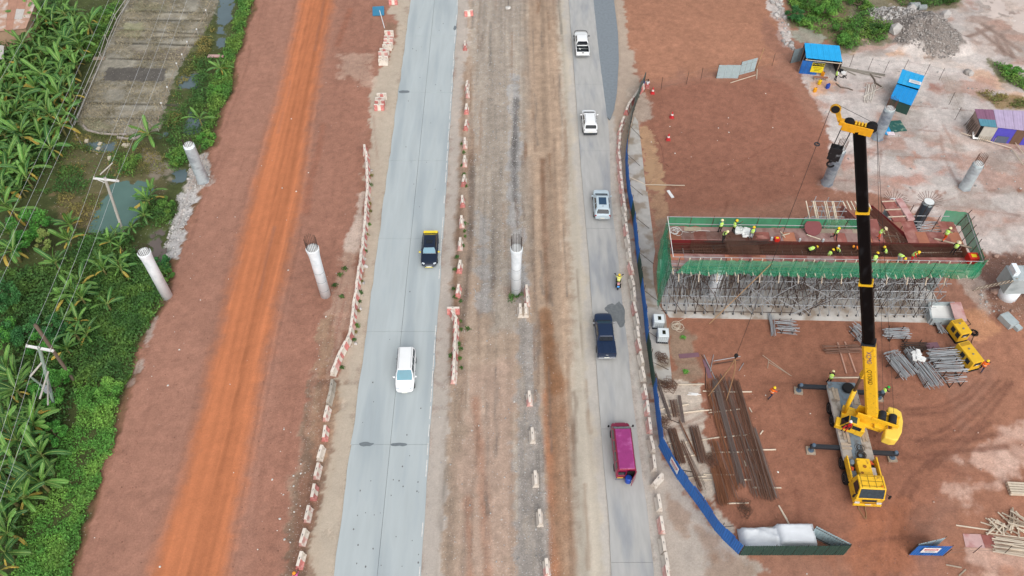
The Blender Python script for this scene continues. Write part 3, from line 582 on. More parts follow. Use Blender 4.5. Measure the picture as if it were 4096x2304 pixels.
# ------------------------------------------------------------------ concrete columns
def column(px, py, h, r, label, wrap=None, flare=0.0, bars=18, barh=1.0, splay=0.0, mt=concG, rings=(), barmt=rust, world=None, bend=0.0):
    p = on(world) if world else GG(px, py)
    t = thing('concrete_column', label, 'column', p)
    prof = [(r, -.4)] + [(r, h - 1.6), (r * (1 + flare * .25), h - .9), (r * (1 + flare * .7), h - .4), (r * (1 + flare), h - .06), (r * (1 + flare), h)] if flare else [(r, -.4), (r, h)]
    M().lathe(prof, 28).out('shaft', mt, t, True)
    R2 = r * (1 + flare)
    M().lathe([(R2 * .93, h), (R2 * .93, h + .012)], 28).out('top_face', mat('fresh_top', (226, 228, 226), .85, .08, 4), t)
    for z in rings: M().lathe([(r + .006, z - .02), (r + .006, z + .02)], 28).out('form_seam', mat('seam_grey', (140, 150, 154), .9), t)  # form seams drawn as thin grey rings
    for k in range(bars):
        a = 2 * math.pi * k / bars; b = Vector((math.cos(a), math.sin(a), 0)); j = R.uniform(-.02, .02)
        if splay: rod('rebar', b * R2 * .72 + Vector((0, 0, h - .1)), b * (R2 * .72 + splay * R.uniform(.8, 1.1)) + Vector((j, j, h + barh * R.uniform(.25, .5))), .022, barmt, None, 5).parent = t
        else: rod('rebar', b * R2 * .82 + Vector((0, 0, h - .1)), b * R2 * .84 + Vector((j, j, h + barh * R.uniform(.88, 1.05))), .022, barmt, None, 5).parent = t
    if wrap is not None:
        rr = random.Random(int(px)); secs = []; N = 20
        zs = [0.02, .4, .8, 1.3, 1.8, 2.3, 2.8, 3.3, 3.8, 4.3, 4.8, 5.3]; zs = [z for z in zs if z < h - .35] + [h - .25]
        for i, z in enumerate(zs):
            q = []
            for k in range(N):
                a = 2 * math.pi * k / N; e = .03 + .05 * rr.random() + (.16 * rr.random() if i == 0 else 0)
                q.append(((r + e) * math.cos(a), (r + e) * math.sin(a), z + rr.uniform(-.08, .08) * (i > 0)))
            secs.append(q)
        M().loft(secs, 0, False).out('plastic_wrap', wrap, t, True)
    return t
column(669, 1184, 7.0, .54, 'tall plain pale concrete column with flared top standing at the edge of the green weeds', flare=.22, bars=20, barh=.8, mt=concW, barmt=rustD)
column(1303, 1181, 7.3, .53, 'pale concrete column with flared top beside the red haul road, tall bars on top', flare=.24, bars=20, barh=1.5, mt=concW, rings=(1.1, 2.5, 3.9), barmt=rustD)
column(2065, 1172, 7.0, .51, 'pale concrete column with flared top on the gravel median with leafy weeds at its foot', flare=.22, bars=20, barh=1.6, mt=concW, rings=(1.0, 2.6, 4.1), barmt=rustD)
column(812, 722, 5.8, .60, 'plastic wrapped concrete column in the white rubble beside the ditch', wrap=plastic, bars=16, barh=.9, mt=concW, barmt=rustD)
column(3507, 552, 4.6, .62, 'plastic wrapped grey column beside the fallen green sheet', wrap=plasticD, bars=20, barh=1.4)
column(3857, 752, 3.8, .58, 'short plastic wrapped column with loose film trailing on the pale ground', wrap=plastic, bars=18, barh=1.3)
column(3307, 733, 5.3, .58, 'plastic wrapped column under the black crane hook block', wrap=plasticD, bars=18, barh=1.3)
column(0, 0, 7.6, .52, 'grey column with splayed bars behind the plywood cross beam', world=G(3578, 805, 7.6), splay=.9, bars=22, mt=concG)
column(0, 0, 7.6, .52, 'dark plastic wrapped column with splayed bars rising behind the formwork deck', world=G(3717, 806, 7.6), splay=.9, bars=22, wrap=mat('wrap_film_black', (70, 78, 88), .3, .2, 2.5, bump=.5, spec=.6))
column(2843, 1190, 6.2, .50, 'ringed concrete column standing among the scaffold tubes under the deck near the blue fence', bars=0, mt=concW, rings=(1.4, 2.8, 4.2))
column(3492, 1184, 6.2, .50, 'smooth concrete column standing among the scaffold tubes beside the crane boom', bars=0, mt=concW)
column(3720, 1150, 6.2, .50, 'concrete column half hidden by dense tubes at the deck end', bars=0, mt=concG)

# pier with its cap beam and ladder
p = GG(4030, 1180); t = thing('pier', 'short concrete pier carrying a grey cap beam in the muddy pit', 'pier', p)
M().lathe([(.95, -.5), (.95, 1.6)], 28).out('shaft', concW, t, True)
bev(M().box((2.2, 0, 2.7), (7.4, 2.0, 2.2)).out('cap_beam', concG, t), .03)
bev(M().box((-1.15, .1, 4.15), (.5, 1.2, .7)).out('upstand', concW, t), .02)
M().box((3.0, 0, 3.85), (5.6, 1.7, .1)).out('bearing_face', mat('pale_screed', (228, 228, 224), .8, .06, 2), t)
a, b2 = GG(3898, 1157), p + Vector((-1.5, -1.02, 3.8)); t = thing('ladder', 'home-made timber ladder leaning on the grey cap beam', 'ladder', a)
side = Vector((.28, .2, 0)); bb = b2 + (b2 - a) * .05
for s in (-1, 1): rod('rail', a + side * s, bb + side * s, .045, timberO, t)
for i in range(9): q = a.lerp(bb, .06 + i * .108); rod('rung', q - side * 1.25, q + side * 1.25, .04, timber, t)

# ------------------------------------------------------------------ barriers
redp = mat('faded_red_paint', (196, 122, 116), .75, .16, 4, obj_rand=.22, c2=(206, 150, 144), c2amt=.25, c2scale=3)
pinkp = mat('worn_pink_paint', (208, 158, 150), .8, .14, 4, obj_rand=.12, c2=(216, 204, 194), c2amt=.4, c2scale=2)
whp = mat('barrier_white', (216, 206, 194), .8, .12, 4, obj_rand=.08, c2=(180, 166, 150), c2amt=.2, c2scale=3)
bgrey = mat('barrier_bare_concrete', (168, 160, 148), .85, .14, 4, obj_rand=.1)
def barrier_mesh(ms, L=1.2):
    m = M(); prof = [(-.28, 0), (-.28, .12), (-.18, .32), (-.12, .80), (.12, .80), (.18, .32), (.28, .12), (.28, 0)]
    n_ = len(ms)
    for i in range(n_):
        y0 = -L / 2 + L * i / n_; y1 = -L / 2 + L * (i + 1) / n_
        k0 = len(m.f); m.loft([[(x, y0, z) for x, z in prof], [(x, y1, z) for x, z in prof]], ms[i], True)
        if ms[i] in (0, 2): m.m[k0 + 3] = 1
    me = m.mesh('barrier_body', [redp, whp, pinkp, bgrey]); return me
BM = {'rwr': barrier_mesh([0, 1, 0]), 'wrw': barrier_mesh([1, 0, 1]), 'pw': barrier_mesh([2, 1]), 'pp': barrier_mesh([2, 1, 2]), 'w': barrier_mesh([1, 1]), 'g': barrier_mesh([3, 3]), 'p': barrier_mesh([2, 2]), 'rw': barrier_mesh([0, 1])}
SLOT = M().box((0, 0, .802), (.05, .16, .006)).mesh('lifting_slot', dark)
def barrier(p, rz, kind, label, group=None, sc=1.06):
    t = thing('concrete_barrier', label, 'barrier', on(p, -.01), rz, group); t.scale = (sc, sc, sc)
    put('body', BM[kind], t, (0, 0, 0)); put('lifting_slot', SLOT, t, (R.uniform(-.02, .02), .05, 0)); return t
LINE = C10([(825, 1135), (838, 1210), (842, 1300), (845, 1440)]) + C11([(830, 100), (828, 170), (815, 330), (800, 470), (780, 600), (765, 720), (748, 830), (735, 930), (728, 1010), (708, 1090), (680, 1150), (640, 1220), (610, 1290), (580, 1370)])
for i, (p, a) in enumerate(sample(W(LINE, .4), 1.24)):
    barrier((p.x + R.uniform(-.05, .05), p.y), a - math.pi / 2 + R.uniform(-.08, .08), ['rw', 'rwr', 'pw', 'rw'][i % 4], 'red and white concrete barrier in the unbroken winding line beside the sandy shoulder', 'barriers in the unbroken line')
for (px, py), kd, lb in zip(C12([(572, 20), (555, 105), (532, 220), (520, 370), (487, 520), (462, 655), (435, 815), (390, 980), (357, 1155), (333, 1328)]), ['g', 'g', 'pp', 'rwr', 'w', 'pp', 'rwr', 'pp', 'pw', 'rw'], range(10)):
    nm = {'g': ('bare grey barrier at the head of the spaced row along the wet ditch', 'grey barriers by the wet ditch'), 'w': ('plain whitish barrier standing among painted ones along the wet ditch', None)}.get(kd, ('red and white barrier set apart in the spaced row along the wet ditch', 'painted barriers by the wet ditch'))
    barrier(G(px, py, .4), R.uniform(-.1, .06) - .05, kd, nm[0], nm[1])
for px, py in C10([(1005, 252), (1003, 290), (1000, 312), (998, 340), (990, 357), (970, 388), (960, 412), (963, 445), (960, 468), (950, 725), (938, 757), (935, 775), (930, 808)]):
    barrier(G(px, py, .4), math.pi / 2 + R.uniform(-.08, .08), R.choice(['rwr', 'pp', 'wrw', 'w']), 'spare concrete barrier parked side by side in a cluster on the sandy shoulder', 'spare barriers parked on the shoulder')
barrier(G(*C10([(1035, 12)])[0], .4), math.pi / 2, 'rwr', 'single spare barrier lying crosswise beyond the fallen blue road sign')
for i, (px, py) in enumerate(C10([(1577, 345), (1592, 645), (1597, 700), (1588, 822), (1585, 945), (1577, 1080), (1575, 1218), (1568, 1365)]) + C11([(1558, 70), (1552, 225), (1541, 393), (1537, 565), (1525, 748)])):
    barrier(G(px, py, .4), R.uniform(-.12, .08), ['rwr', 'pp', 'pw', 'rw'][i % 4], 'faded red and white barrier spaced along the muddy near edge of the median', 'barriers spaced along the median edge')
barrier(G(*C10([(1605, 98)])[0], .4), 1.8, 'rwr', 'red and white barrier knocked crooked at the gravel edge of the median')
barrier(G(*C11([(1490, 893)])[0], .4), math.pi / 2, 'rwr', 'red and white barrier closing the head of the short weedy row')
barrier(G(*C11([(1497, 942)])[0], .4), .5, 'rwr', 'red and white barrier slanting behind the one that closes the short row')
for i, (px, py) in enumerate(C11([(1508, 1010), (1508, 1080), (1502, 1148), (1501, 1215), (1497, 1280), (1495, 1340), (1493, 1392)])):
    barrier(G(px, py, .4), R.uniform(-.05, .05), ['rwr', 'rw', 'pp', 'rw'][i % 4], 'red and white barrier in the short weedy row butted end to end on the median', 'barriers of the short weedy row')
for (px, py), kd, lb, g in ((K(1960, 920, .2483, [(590, 990)])[0], 'p', 'worn whitish barrier nearest the ringed median column', None), (K(1960, 920, .2483, [(600, 1125)])[0], 'pw', 'pink and white barrier behind the pair near the median column', None)): barrier(G(px, py, .4), .02, kd, lb, g)
for px, py in K(1960, 920, .2483, [(488, 1300), (575, 1295)]): barrier(G(px, py, .4), .03, 'w', 'plain pale barrier, one of a side by side pair below the median column', 'pair of pale barriers below the median column')
for (px, py), kd in zip(C22([(132, 110), (154, 390), (177, 718), (210, 1012), (262, 1385)]), ['pw', 'w', 'w', 'w', 'pw']):
    barrier(G(px, py, .4), .05, kd, 'pink and white barrier at an end of the sparse row on the grey gravel' if kd == 'pw' else 'plain pale barrier of the sparse row standing on the grey gravel', 'painted barriers on the gravel' if kd == 'pw' else 'pale barriers on the gravel')
for i, (p, a) in enumerate(sample(W(C20([(985, 655), (955, 695), (920, 745), (882, 795), (860, 850)]), .4), 1.35)): barrier(p, a - math.pi / 2, ['rwr', 'rw'][i % 2], 'deep red barrier in the tight curve at the far end of the metal fence', 'red barriers curving at the fence end')
ROW = C20([(835, 920), (820, 980), (812, 1045), (807, 1115), (808, 1190), (815, 1265), (820, 1340), (828, 1415)]) + C21([(840, 60), (850, 130), (853, 205), (862, 285), (875, 375), (885, 475), (898, 575), (907, 680), (920, 770), (925, 880), (943, 970), (948, 1068), (958, 1160), (975, 1262), (988, 1375)]) + C22([(1003, 60), (1022, 185), (1038, 313), (1055, 455), (1070, 598)])
for i, (px, py) in enumerate(ROW):
    rz = -.35 if i < 2 else (-.15 if i < 4 else R.uniform(-.02, .12)); k = 'p' if i < 9 else ['p', 'w', 'w', 'pw', 'pp'][i % 5] if i > 20 else ['w', 'w', 'p'][i % 3]
    barrier(G(px, py, .4), rz, k, 'faded concrete barrier in the evenly spaced row along the blue and green fence', 'barriers along the fence')
barrier(G(*C22([(1100, 728)])[0], .4), -.75, 'w', 'pale barrier twisted askew out of the row beside the DANGER notice')
for (px, py), k in zip(C22([(1108, 898), (1128, 1065), (1140, 1215), (1163, 1340), (1170, 1435)]), ['w', 'p', 'w', 'w', 'p']): barrier(G(px, py, .4), .04, k, 'faded barrier spaced along the sandy corner past the twisted one', 'barriers past the twisted one')

# ------------------------------------------------------------------ vehicles
glassT = mat('tinted_glass', (24, 30, 38), .05, .0, spec=.7)
glassW = mat('windscreen', (58, 92, 104), .06, .12, 1.2, spec=.7)  # teal base holds interior tint and painted sky reflection, as do other windscreens
chrome = mat('chrome', (196, 198, 200), .15, .0, metal=.9)
lampc = mat('lamp_lens', (206, 214, 220), .1, .05, spec=.7)
lampr = mat('tail_lens', (150, 22, 26), .15, .05, spec=.7)
plate = mat('number_plate', (226, 226, 214), .5, .1, 20)
tyre_me = M().lathe([(.20, -.11), (.33, -.11), (.36, -.07), (.36, .07), (.33, .11), (.20, .11)], 20).mesh('tyre', black)
rim_me = M().lathe([(.03, -.075), (.21, -.085), (.21, .085), (.03, .075)], 12).mesh('rim', mat('alloy', (150, 154, 158), .35, .1, metal=.7))
def wheels(t, xs, ys, r=.36, z=None):
    for y in ys:
        for s in (-1, 1):
            o = put('wheel', tyre_me, t, (s * xs, y, r), sc=r / .36, rot=(0, math.pi / 2, 0)); put('rim', rim_me, o, (0, 0, 0))
def ring(w, z0, z1, y, tuck=.93, belt=.1): return [(-w * .86, y, z0), (-w, y, z0 + .18), (-w, y, z1 - belt), (-w * tuck, y, z1), (w * tuck, y, z1), (w, y, z1 - belt), (w, y, z0 + .18), (w * .86, y, z0)]
def body_loft(secs, mt, t, name='body', sub=True):
    secs = [secs[0][:3] + (secs[0][3] + .01,)] + list(secs); o = M().loft([ring(*s) for s in secs]).out(name, mt, t, True); sm_ = o.modifiers.new('round', 'SUBSURF'); sm_.levels = 2; sm_.render_levels = 2; return o
def cabin(t, b, tp, z0, z1, mt, glasses, wind=None, name='cabin'):
    """b, tp = (half width, y rear, y front) of the base and the roof"""
    B = [Vector((-b[0], b[1], z0)), Vector((b[0], b[1], z0)), Vector((b[0], b[2], z0)), Vector((-b[0], b[2], z0))]
    T = [Vector((-tp[0], tp[1], z1)), Vector((tp[0], tp[1], z1)), Vector((tp[0], tp[2], z1)), Vector((-tp[0], tp[2], z1))]
    mid = [B[i].lerp(T[i], .55) + Vector(((.05 if i in (1, 2) else -.05), 0, 0)) for i in range(4)]
    m = M(); m.add(B + mid + T, [(4 * k + i, 4 * k + (i + 1) % 4, 4 * k + 4 + (i + 1) % 4, 4 * k + 4 + i) for k in range(2) for i in range(4)] + [(8, 9, 10, 11)])
    o = m.out(name, mt, t, True); bev(o, .11, 4, 25)
    for nm, face, (u0, u1, v0, v1), gm_ in glasses:
        i0, i1 = {'rear': (0, 1), 'right': (1, 2), 'front': (2, 3), 'left': (3, 0)}[face]
        def at(u, v):
            lo = B[i0].lerp(B[i1], u); md = mid[i0].lerp(mid[i1], u); hi = T[i0].lerp(T[i1], u)
            return lo.lerp(md, v / .55) if v < .55 else md.lerp(hi, (v - .55) / .45)
        m = M(); pts = [[at(u, v) for u in (u0 + (u1 - u0) * .03 * (v == v0), u1 - (u1 - u0) * .03 * (v == v0))] for v in (v0, .55, v1)]
        nn = (pts[0][1] - pts[0][0]).cross(pts[2][0] - pts[0][0]).normalized() * .012
        vs = [q + nn for r_ in pts for q in r_]; m.add(vs, [(0, 1, 3, 2), (2, 3, 5, 4)]); m.out(nm, gm_, o, True)
    return o
def fittings(t, W2, L2, zb, ymir, zmir, mt_m, zl=.7, plates=True, tail=lampr, headz=None, mt_b=None, handles=True):
    for s in (-1, 1):
        bev(M().box((s * (W2 + .12), ymir, zmir), (.22, .12, .16)).out('mirror', mt_m, t), .04)
        o = M().box((s * (W2 - .30), L2 - .30, (headz or zl) - .02), (.32, .2, .14), rz=-s * .55).out('headlight', lampc, t); bev(o, .04)
        o = M().box((s * (W2 - .19), -L2 + .12, zb - .16), (.22, .16, .24), rz=s * .4).out('taillight', tail, t); bev(o, .03)
        if handles:
            for y in (.25, -.75): M().box((s * (W2 + .012), y, zb - .14), (.03, .18, .035)).out('door_handle', chrome, t)
    if plates:
        M().box((0, -L2 - .012, .62), (.5, .02, .13)).out('number_plate', plate, t); M().box((0, L2 + .012, .42), (.5, .02, .13)).out('number_plate', plate, t)
def place(rear, front, L, rear_off=0.0):
    """centre and heading from the two ends seen in the photo"""
    a, b = G(*rear), G(*front); d = Vector((b.x - a.x, b.y - a.y)).normalized(); c = Vector(((a.x + b.x) / 2, (a.y + b.y) / 2))
    return Vector((c.x, c.y, .03)), math.atan2(-d.x, d.y)
STD = lambda g1=glassW, g2=glassT: [('windscreen', 'front', (.06, .94, .08, .93), g1), ('rear_window', 'rear', (.08, .92, .2, .9), g2), ('side_window', 'right', (.16, .46, .18, .9), g2), ('side_window', 'right', (.5, .84, .18, .9), g2), ('side_window', 'left', (.16, .5, .18, .9), g2), ('side_window', 'left', (.54, .84, .18, .9), g2)]
def carpaint(n, c, m=.2): return mat(n, c, .3, .04, 1.0, metal=0, coat=.25, spec=.4)
# black taxi with yellow ends
pk, py_ = carpaint('black_blue_paint', (22, 34, 54), .3), carpaint('taxi_yellow', (240, 214, 60), .0)
c, a = place((1722.8, 920, 1.0), (1716, 1072, .35), 4.9); t = thing('car', 'black saloon taxi with yellow boot edge and yellow mirrors', 'car', c, a)
body_loft([(.74, .3, .82, -2.4), (.86, .24, .95, -2.2), (.91, .22, .98, -1.6), (.92, .22, .96, -.6), (.92, .22, .94, .5), (.91, .22, .90, 1.1), (.88, .24, .82, 1.8), (.82, .28, .70, 2.2), (.66, .32, .58, 2.42)], pk, t)
cabin(t, (.80, -2.0, 1.0), (.60, -1.3, .48), .93, 1.44, pk, STD(mat('windscreen_sky', (72, 128, 150), .06, .1, 1, spec=.7)))
bev(M().box((0, -2.22, .97), (1.56, .36, .06)).out('boot_edge', py_, t), .03); bev(M().box((0, -2.42, .72), (1.5, .06, .4)).out('rear_panel', py_, t), .02)
M().box((0, -.3, 1.456), (.72, .5, .02)).out('sunroof', glassT, t)
fittings(t, .91, 2.42, .95, .78, 1.0, py_, headz=.66); M().box((0, 2.40, .5), (.7, .06, .16)).out('grille', chrome, t); M().box((0, 2.44, .36), (.8, .04, .06)).out('bumper_strip', py_, t)
wheels(t, .80, (1.45, -1.4), .33)
# white people carrier
wh = carpaint('pearl_white', (234, 236, 236), .0)
c, a = place((1624.5, 1383, 1.55), (1619.5, 1574, .3), 4.7); t = thing('car', 'white people carrier with a long plain roof and windscreen coloured with sky reflection', 'car', c, a)
body_loft([(.80, .32, 1.0, -2.35), (.90, .26, 1.06, -2.2), (.93, .24, 1.06, -1.2), (.93, .24, 1.04, .3), (.93, .24, 1.0, 1.1), (.90, .26, .92, 1.7), (.84, .28, .78, 2.15), (.68, .34, .64, 2.36)], wh, t)
cabin(t, (.86, -2.28, 1.45), (.68, -2.1, .55), 1.03, 1.72, wh, [('windscreen', 'front', (.05, .95, .1, .95), mat('windscreen_blue_sky', (62, 128, 146), .06, .12, 1, spec=.7)), ('rear_window', 'rear', (.1, .9, .2, .85), glassT)] + [('side_window', f, u, glassT) for f in ('left', 'right') for u in ((.04, .30, .2, .9), (.33, .60, .2, .9), (.63, .92, .2, .88))])  # windscreen blue includes sky reflection put into the base colour
for s in (-1, 1): M().box((s * .58, -.8, 1.735), (.03, 2.4, .025)).out('roof_rail', mat('grey_trim', (150, 154, 156), .5), t)
fittings(t, .92, 2.34, 1.05, .98, 1.08, wh, headz=.74); wheels(t, .82, (1.45, -1.4), .33)
# small white SUV
c, a = place((2362.2, 541, .4), (2353.5, 434, .8), 4.5); t = thing('car', 'small white hatchback SUV with dark rear window and white mirrors', 'car', c, a)
body_loft([(.78, .34, .95, -2.15), (.90, .28, 1.05, -2.0), (.93, .26, 1.06, -1.2), (.93, .26, 1.05, .3), (.92, .26, 1.02, 1.0), (.90, .28, .96, 1.7), (.82, .32, .84, 2.05), (.60, .36, .7, 2.2)], wh, t)
cabin(t, (.86, -2.08, 1.35), (.68, -1.82, .45), 1.0, 1.60, wh, STD(glassT))
M().box((0, -2.17, .42), (1.7, .1, .22)).out('rear_bumper', dark, t); M().box((0, 1.36, 1.03), (1.4, .1, .03)).out('cowl', dark, t)
for s in (-1, 1): M().box((s * .6, -.6, 1.615), (.04, 1.6, .03)).out('roof_rail', chrome, t)
fittings(t, .92, 2.14, 1.0, .75, 1.08, wh, headz=.85, tail=dark); wheels(t, .82, (1.35, -1.3), .35)
# silver coupe SUV with a large sunroof
sv = carpaint('silver_blue', (188, 204, 212), .45)
c, a = place((2409.6, 880, .4), (2403, 757, .8), 4.7); t = thing('car', 'silver coupe SUV with a big dark glass sunroof', 'car', c, a)
body_loft([(.78, .34, .98, -2.25), (.91, .28, 1.06, -2.05), (.96, .26, 1.08, -1.2), (.95, .26, 1.06, .3), (.94, .26, 1.03, 1.0), (.92, .28, .97, 1.8), (.84, .32, .84, 2.15), (.62, .36, .7, 2.32)], sv, t)
cabin(t, (.88, -2.12, 1.2), (.66, -1.75, .3), 1.02, 1.62, sv, STD(mat('windscreen_grey', (110, 122, 130), .06, .1, 1, spec=.7)))
o = M().box((0, -.5, 1.632), (.86, 1.15, .02)).out('sunroof', mat('sunroof_glass', (44, 72, 98), .06, .08, 1, spec=.7), t); M().box((0, -1.35, 1.65), (.06, .12, .06)).out('antenna', dark, t)
M().box((0, 1.22, 1.06), (1.4, .12, .03)).out('cowl', dark, t); M().box((0, -2.26, .5), (1.5, .08, .12)).out('rear_bumper', chrome, t)
fittings(t, .95, 2.24, 1.02, .82, 1.1, sv, headz=.85); wheels(t, .84, (1.42, -1.4), .36)
# pickups
def pickup(lb, mt, rear, front, L, cover):
    c, a = place(rear, front, L); t = thing('pickup_truck', lb, 'pickup truck', c, a); h = L / 2
    body_loft([(.90, .45, 1.10, -1.05), (.93, .42, 1.12, -.5), (.93, .42, 1.12, .6), (.93, .42, 1.10, 1.2), (.91, .42, 1.08, 1.9), (.86, .46, 1.0, 2.4), (.68, .5, .86, h - .08)], mt, t)
    cabin(t, (.86, -1.12, 1.45), (.70, -.92, .65), 1.06, 1.76, mt, STD(glassT if not cover else glassW))
    m = M(); z0, z1 = .5, 1.12; yb, yf = -h + .12, -1.08
    m.box((0, (yb + yf) / 2, .55), (1.80, yf - yb, .1))
    for s in (-1, 1): m.box((s * .88, (yb + yf) / 2, (z0 + z1) / 2), (.10, yf - yb, z1 - z0))
    m.box((0, yf + .03, .85), (1.8, .06, .54)); bev(m.out('load_bed', mt, t), .03)
    o = M().box((0, yb - .02, .84), (1.7, .08, .56)).out('tailgate', mt, t); bev(o, .03); M().box((0, yb - .07, 1.0), (.26, .03, .12)).out('handle', dark if not cover else chrome, o)
    M().box((0, (yb + yf) / 2, .62), (1.64, yf - yb - .16, .03)).box((0, yf - .012, .88), (1.64, .02, .46)).box((-.82, (yb + yf) / 2, .88), (.02, yf - yb - .1, .46)).box((.82, (yb + yf) / 2, .88), (.02, yf - yb - .1, .46)).out('bed_liner', mat('bed_liner', (40, 45, 49), .8, .15, 4), t)
    if cover:
        o = M().box((0, (yb + yf) / 2, 1.16), (1.76, yf - yb - .04, .07)).out('tonneau_cover', mt, t); bev(o, .04)
        for s in (-1, 1): rod('cover_ridge', (s * .42, yb + .15, 1.2), (s * .28, yf - .3, 1.2), .025, mt).parent = t; rod('cover_ridge', (s * .70, yb + .5, 1.2), (s * .5, yf - .15, 1.2), .02, mt).parent = t
    else:
        m = M(); m.tube((-.8, yf - .12, 1.14), (-.72, yf - .12, 1.55), .035).tube((.8, yf - .12, 1.14), (.72, yf - .12, 1.55), .035).tube((-.72, yf - .12, 1.55), (.72, yf - .12, 1.55), .035); m.out('roll_bar', dark, t)
        m = M(); m.path([(-.9, h - .55, .95), (-.82, h - .1, 1.0), (-.35, h + .04, 1.02), (.35, h + .04, 1.02), (.82, h - .1, 1.0), (.9, h - .55, .95)], .045); m.out('bull_bar', dark, t)
        M().box((-.35, -1.3, .70), (.16, .26, .12), rz=.5).out('box_in_bed', white, t)
    bev(M().box((0, -h + .04, .55), (1.72, .16, .16)).out('rear_bumper', chrome, t), .03)
    M().box((0, 1.48, 1.10), (1.4, .1, .03)).out('cowl', dark, t)
    fittings(t, .93, h - .05, 1.05, 1.08, 1.2, chrome if cover else dark, headz=.85, tail=lampr if cover else dark, handles=True); wheels(t, .82, (1.75, -1.5), .39)
pickup('white crew cab pickup truck with an open dark load bed', wh, (2331.2, 226.6, .5), (2322.5, 123.2, .95), 5.4, False)
pickup('dark blue pickup truck with a hard lid over its load bed', carpaint('navy_paint', (24, 42, 70), .35), (2427, 1435.3, .5), (2409.6, 1246.5, .95), 5.5, True)
# minibus
mr = carpaint('maroon_paint', (140, 26, 64), .1); pr = mat('faded_magenta_roof', (148, 54, 116), .6, .1, 2.5, c2=(168, 84, 140), c2amt=.35, c2scale=1.2)
c, a = place((2502, 1917, .5), (2479, 1681, 1.05), 5.6); t = thing('minibus', 'maroon minibus with a faded magenta roof and its rear door hanging open', 'minibus', c, a); h = 2.75
body_loft([(.86, .38, 1.15, -h), (.90, .34, 1.18, -h + .15), (.92, .32, 1.18, -1), (.92, .32, 1.18, 1.2), (.90, .32, 1.15, 1.9), (.86, .36, 1.02, 2.4), (.72, .4, .85, h)], mr, t)
cabin(t, (.89, -h + .04, 2.1), (.74, -h + .14, 1.35), 1.16, 2.02, mr, [('windscreen', 'front', (.06, .94, .1, .92), glassW)] + [('side_window', f, u, glassT) for f in ('left', 'right') for u in ((.05, .27, .2, .8), (.31, .52, .2, .8), (.56, .76, .2, .8), (.8, .94, .2, .8))])
bev(M().box((0, -.62, 2.045), (1.36, 3.9, .05)).out('roof_panel', pr, t), .03)
for i in range(6): M().box((-.5 + i * .2, -.62, 2.075), (.03, 3.7, .015)).out('roof_rib', pr, t)
M().box((.36, -h - .012, 1.2), (.66, .03, 1.4)).out('doorway_shade', mat('interior_shade', (22, 18, 20), .9), t)  # flat dark panel painted as the shade inside the rear doorway
M().box((-.42, -h - .0, 1.5), (.62, .05, .42)).out('rear_window', glassT, t)
o = bev(M(Matrix.Translation((.80, -h - .02, 0)) @ Matrix.Rotation(math.radians(58), 4, 'Z')).box((-.40, -.03, 1.22), (.80, .06, 1.5)).out('rear_door', mr, t), .02)
M(Matrix.Translation((.80, -h - .02, 0)) @ Matrix.Rotation(math.radians(58), 4, 'Z')).box((-.40, -.03, 1.62), (.58, .075, .40)).out('window', glassT, o)
M().box((-.05, -h - .06, .55), (1.7, .12, .14)).out('rear_bumper', mat('steel_bumper', (128, 134, 146), .4, .1, 3, metal=.4), t)
M().box((-.5, -h - .05, .78), (.5, .03, .12)).out('number_plate', mat('yellow_plate', (222, 176, 60), .5, .1, 20), t)
for s in (-1, 1):
    o = M().tube((s * .9, 2.0, 1.2), (s * 1.08, 2.1, 1.25), .02).box((s * 1.12, 2.1, 1.2), (.14, .1, .26)).out('mirror', black, t)
    M().box((s * .58, h - .3, .84), (.28, .2, .14), rz=-s * .5).out('headlight', lampc, t)
wheels(t, .80, (1.75, -1.6), .36)
pp = t.matrix_basis @ Vector((.16, -h - .32, .98))
tb = thing('barrel', 'blue plastic barrel sticking out of the minibus rear door', 'barrel', pp)
M().lathe([(.27, -.38), (.30, -.3), (.28, 0), (.30, .3), (.25, .38)], 16).out('drum', mat('blue_plastic', (28, 72, 168), .4, .06), tb, True); M().lathe([(.2, .38), (.2, .41)], 16).out('lid', mat('blue_plastic_lid', (24, 60, 140), .4), tb)
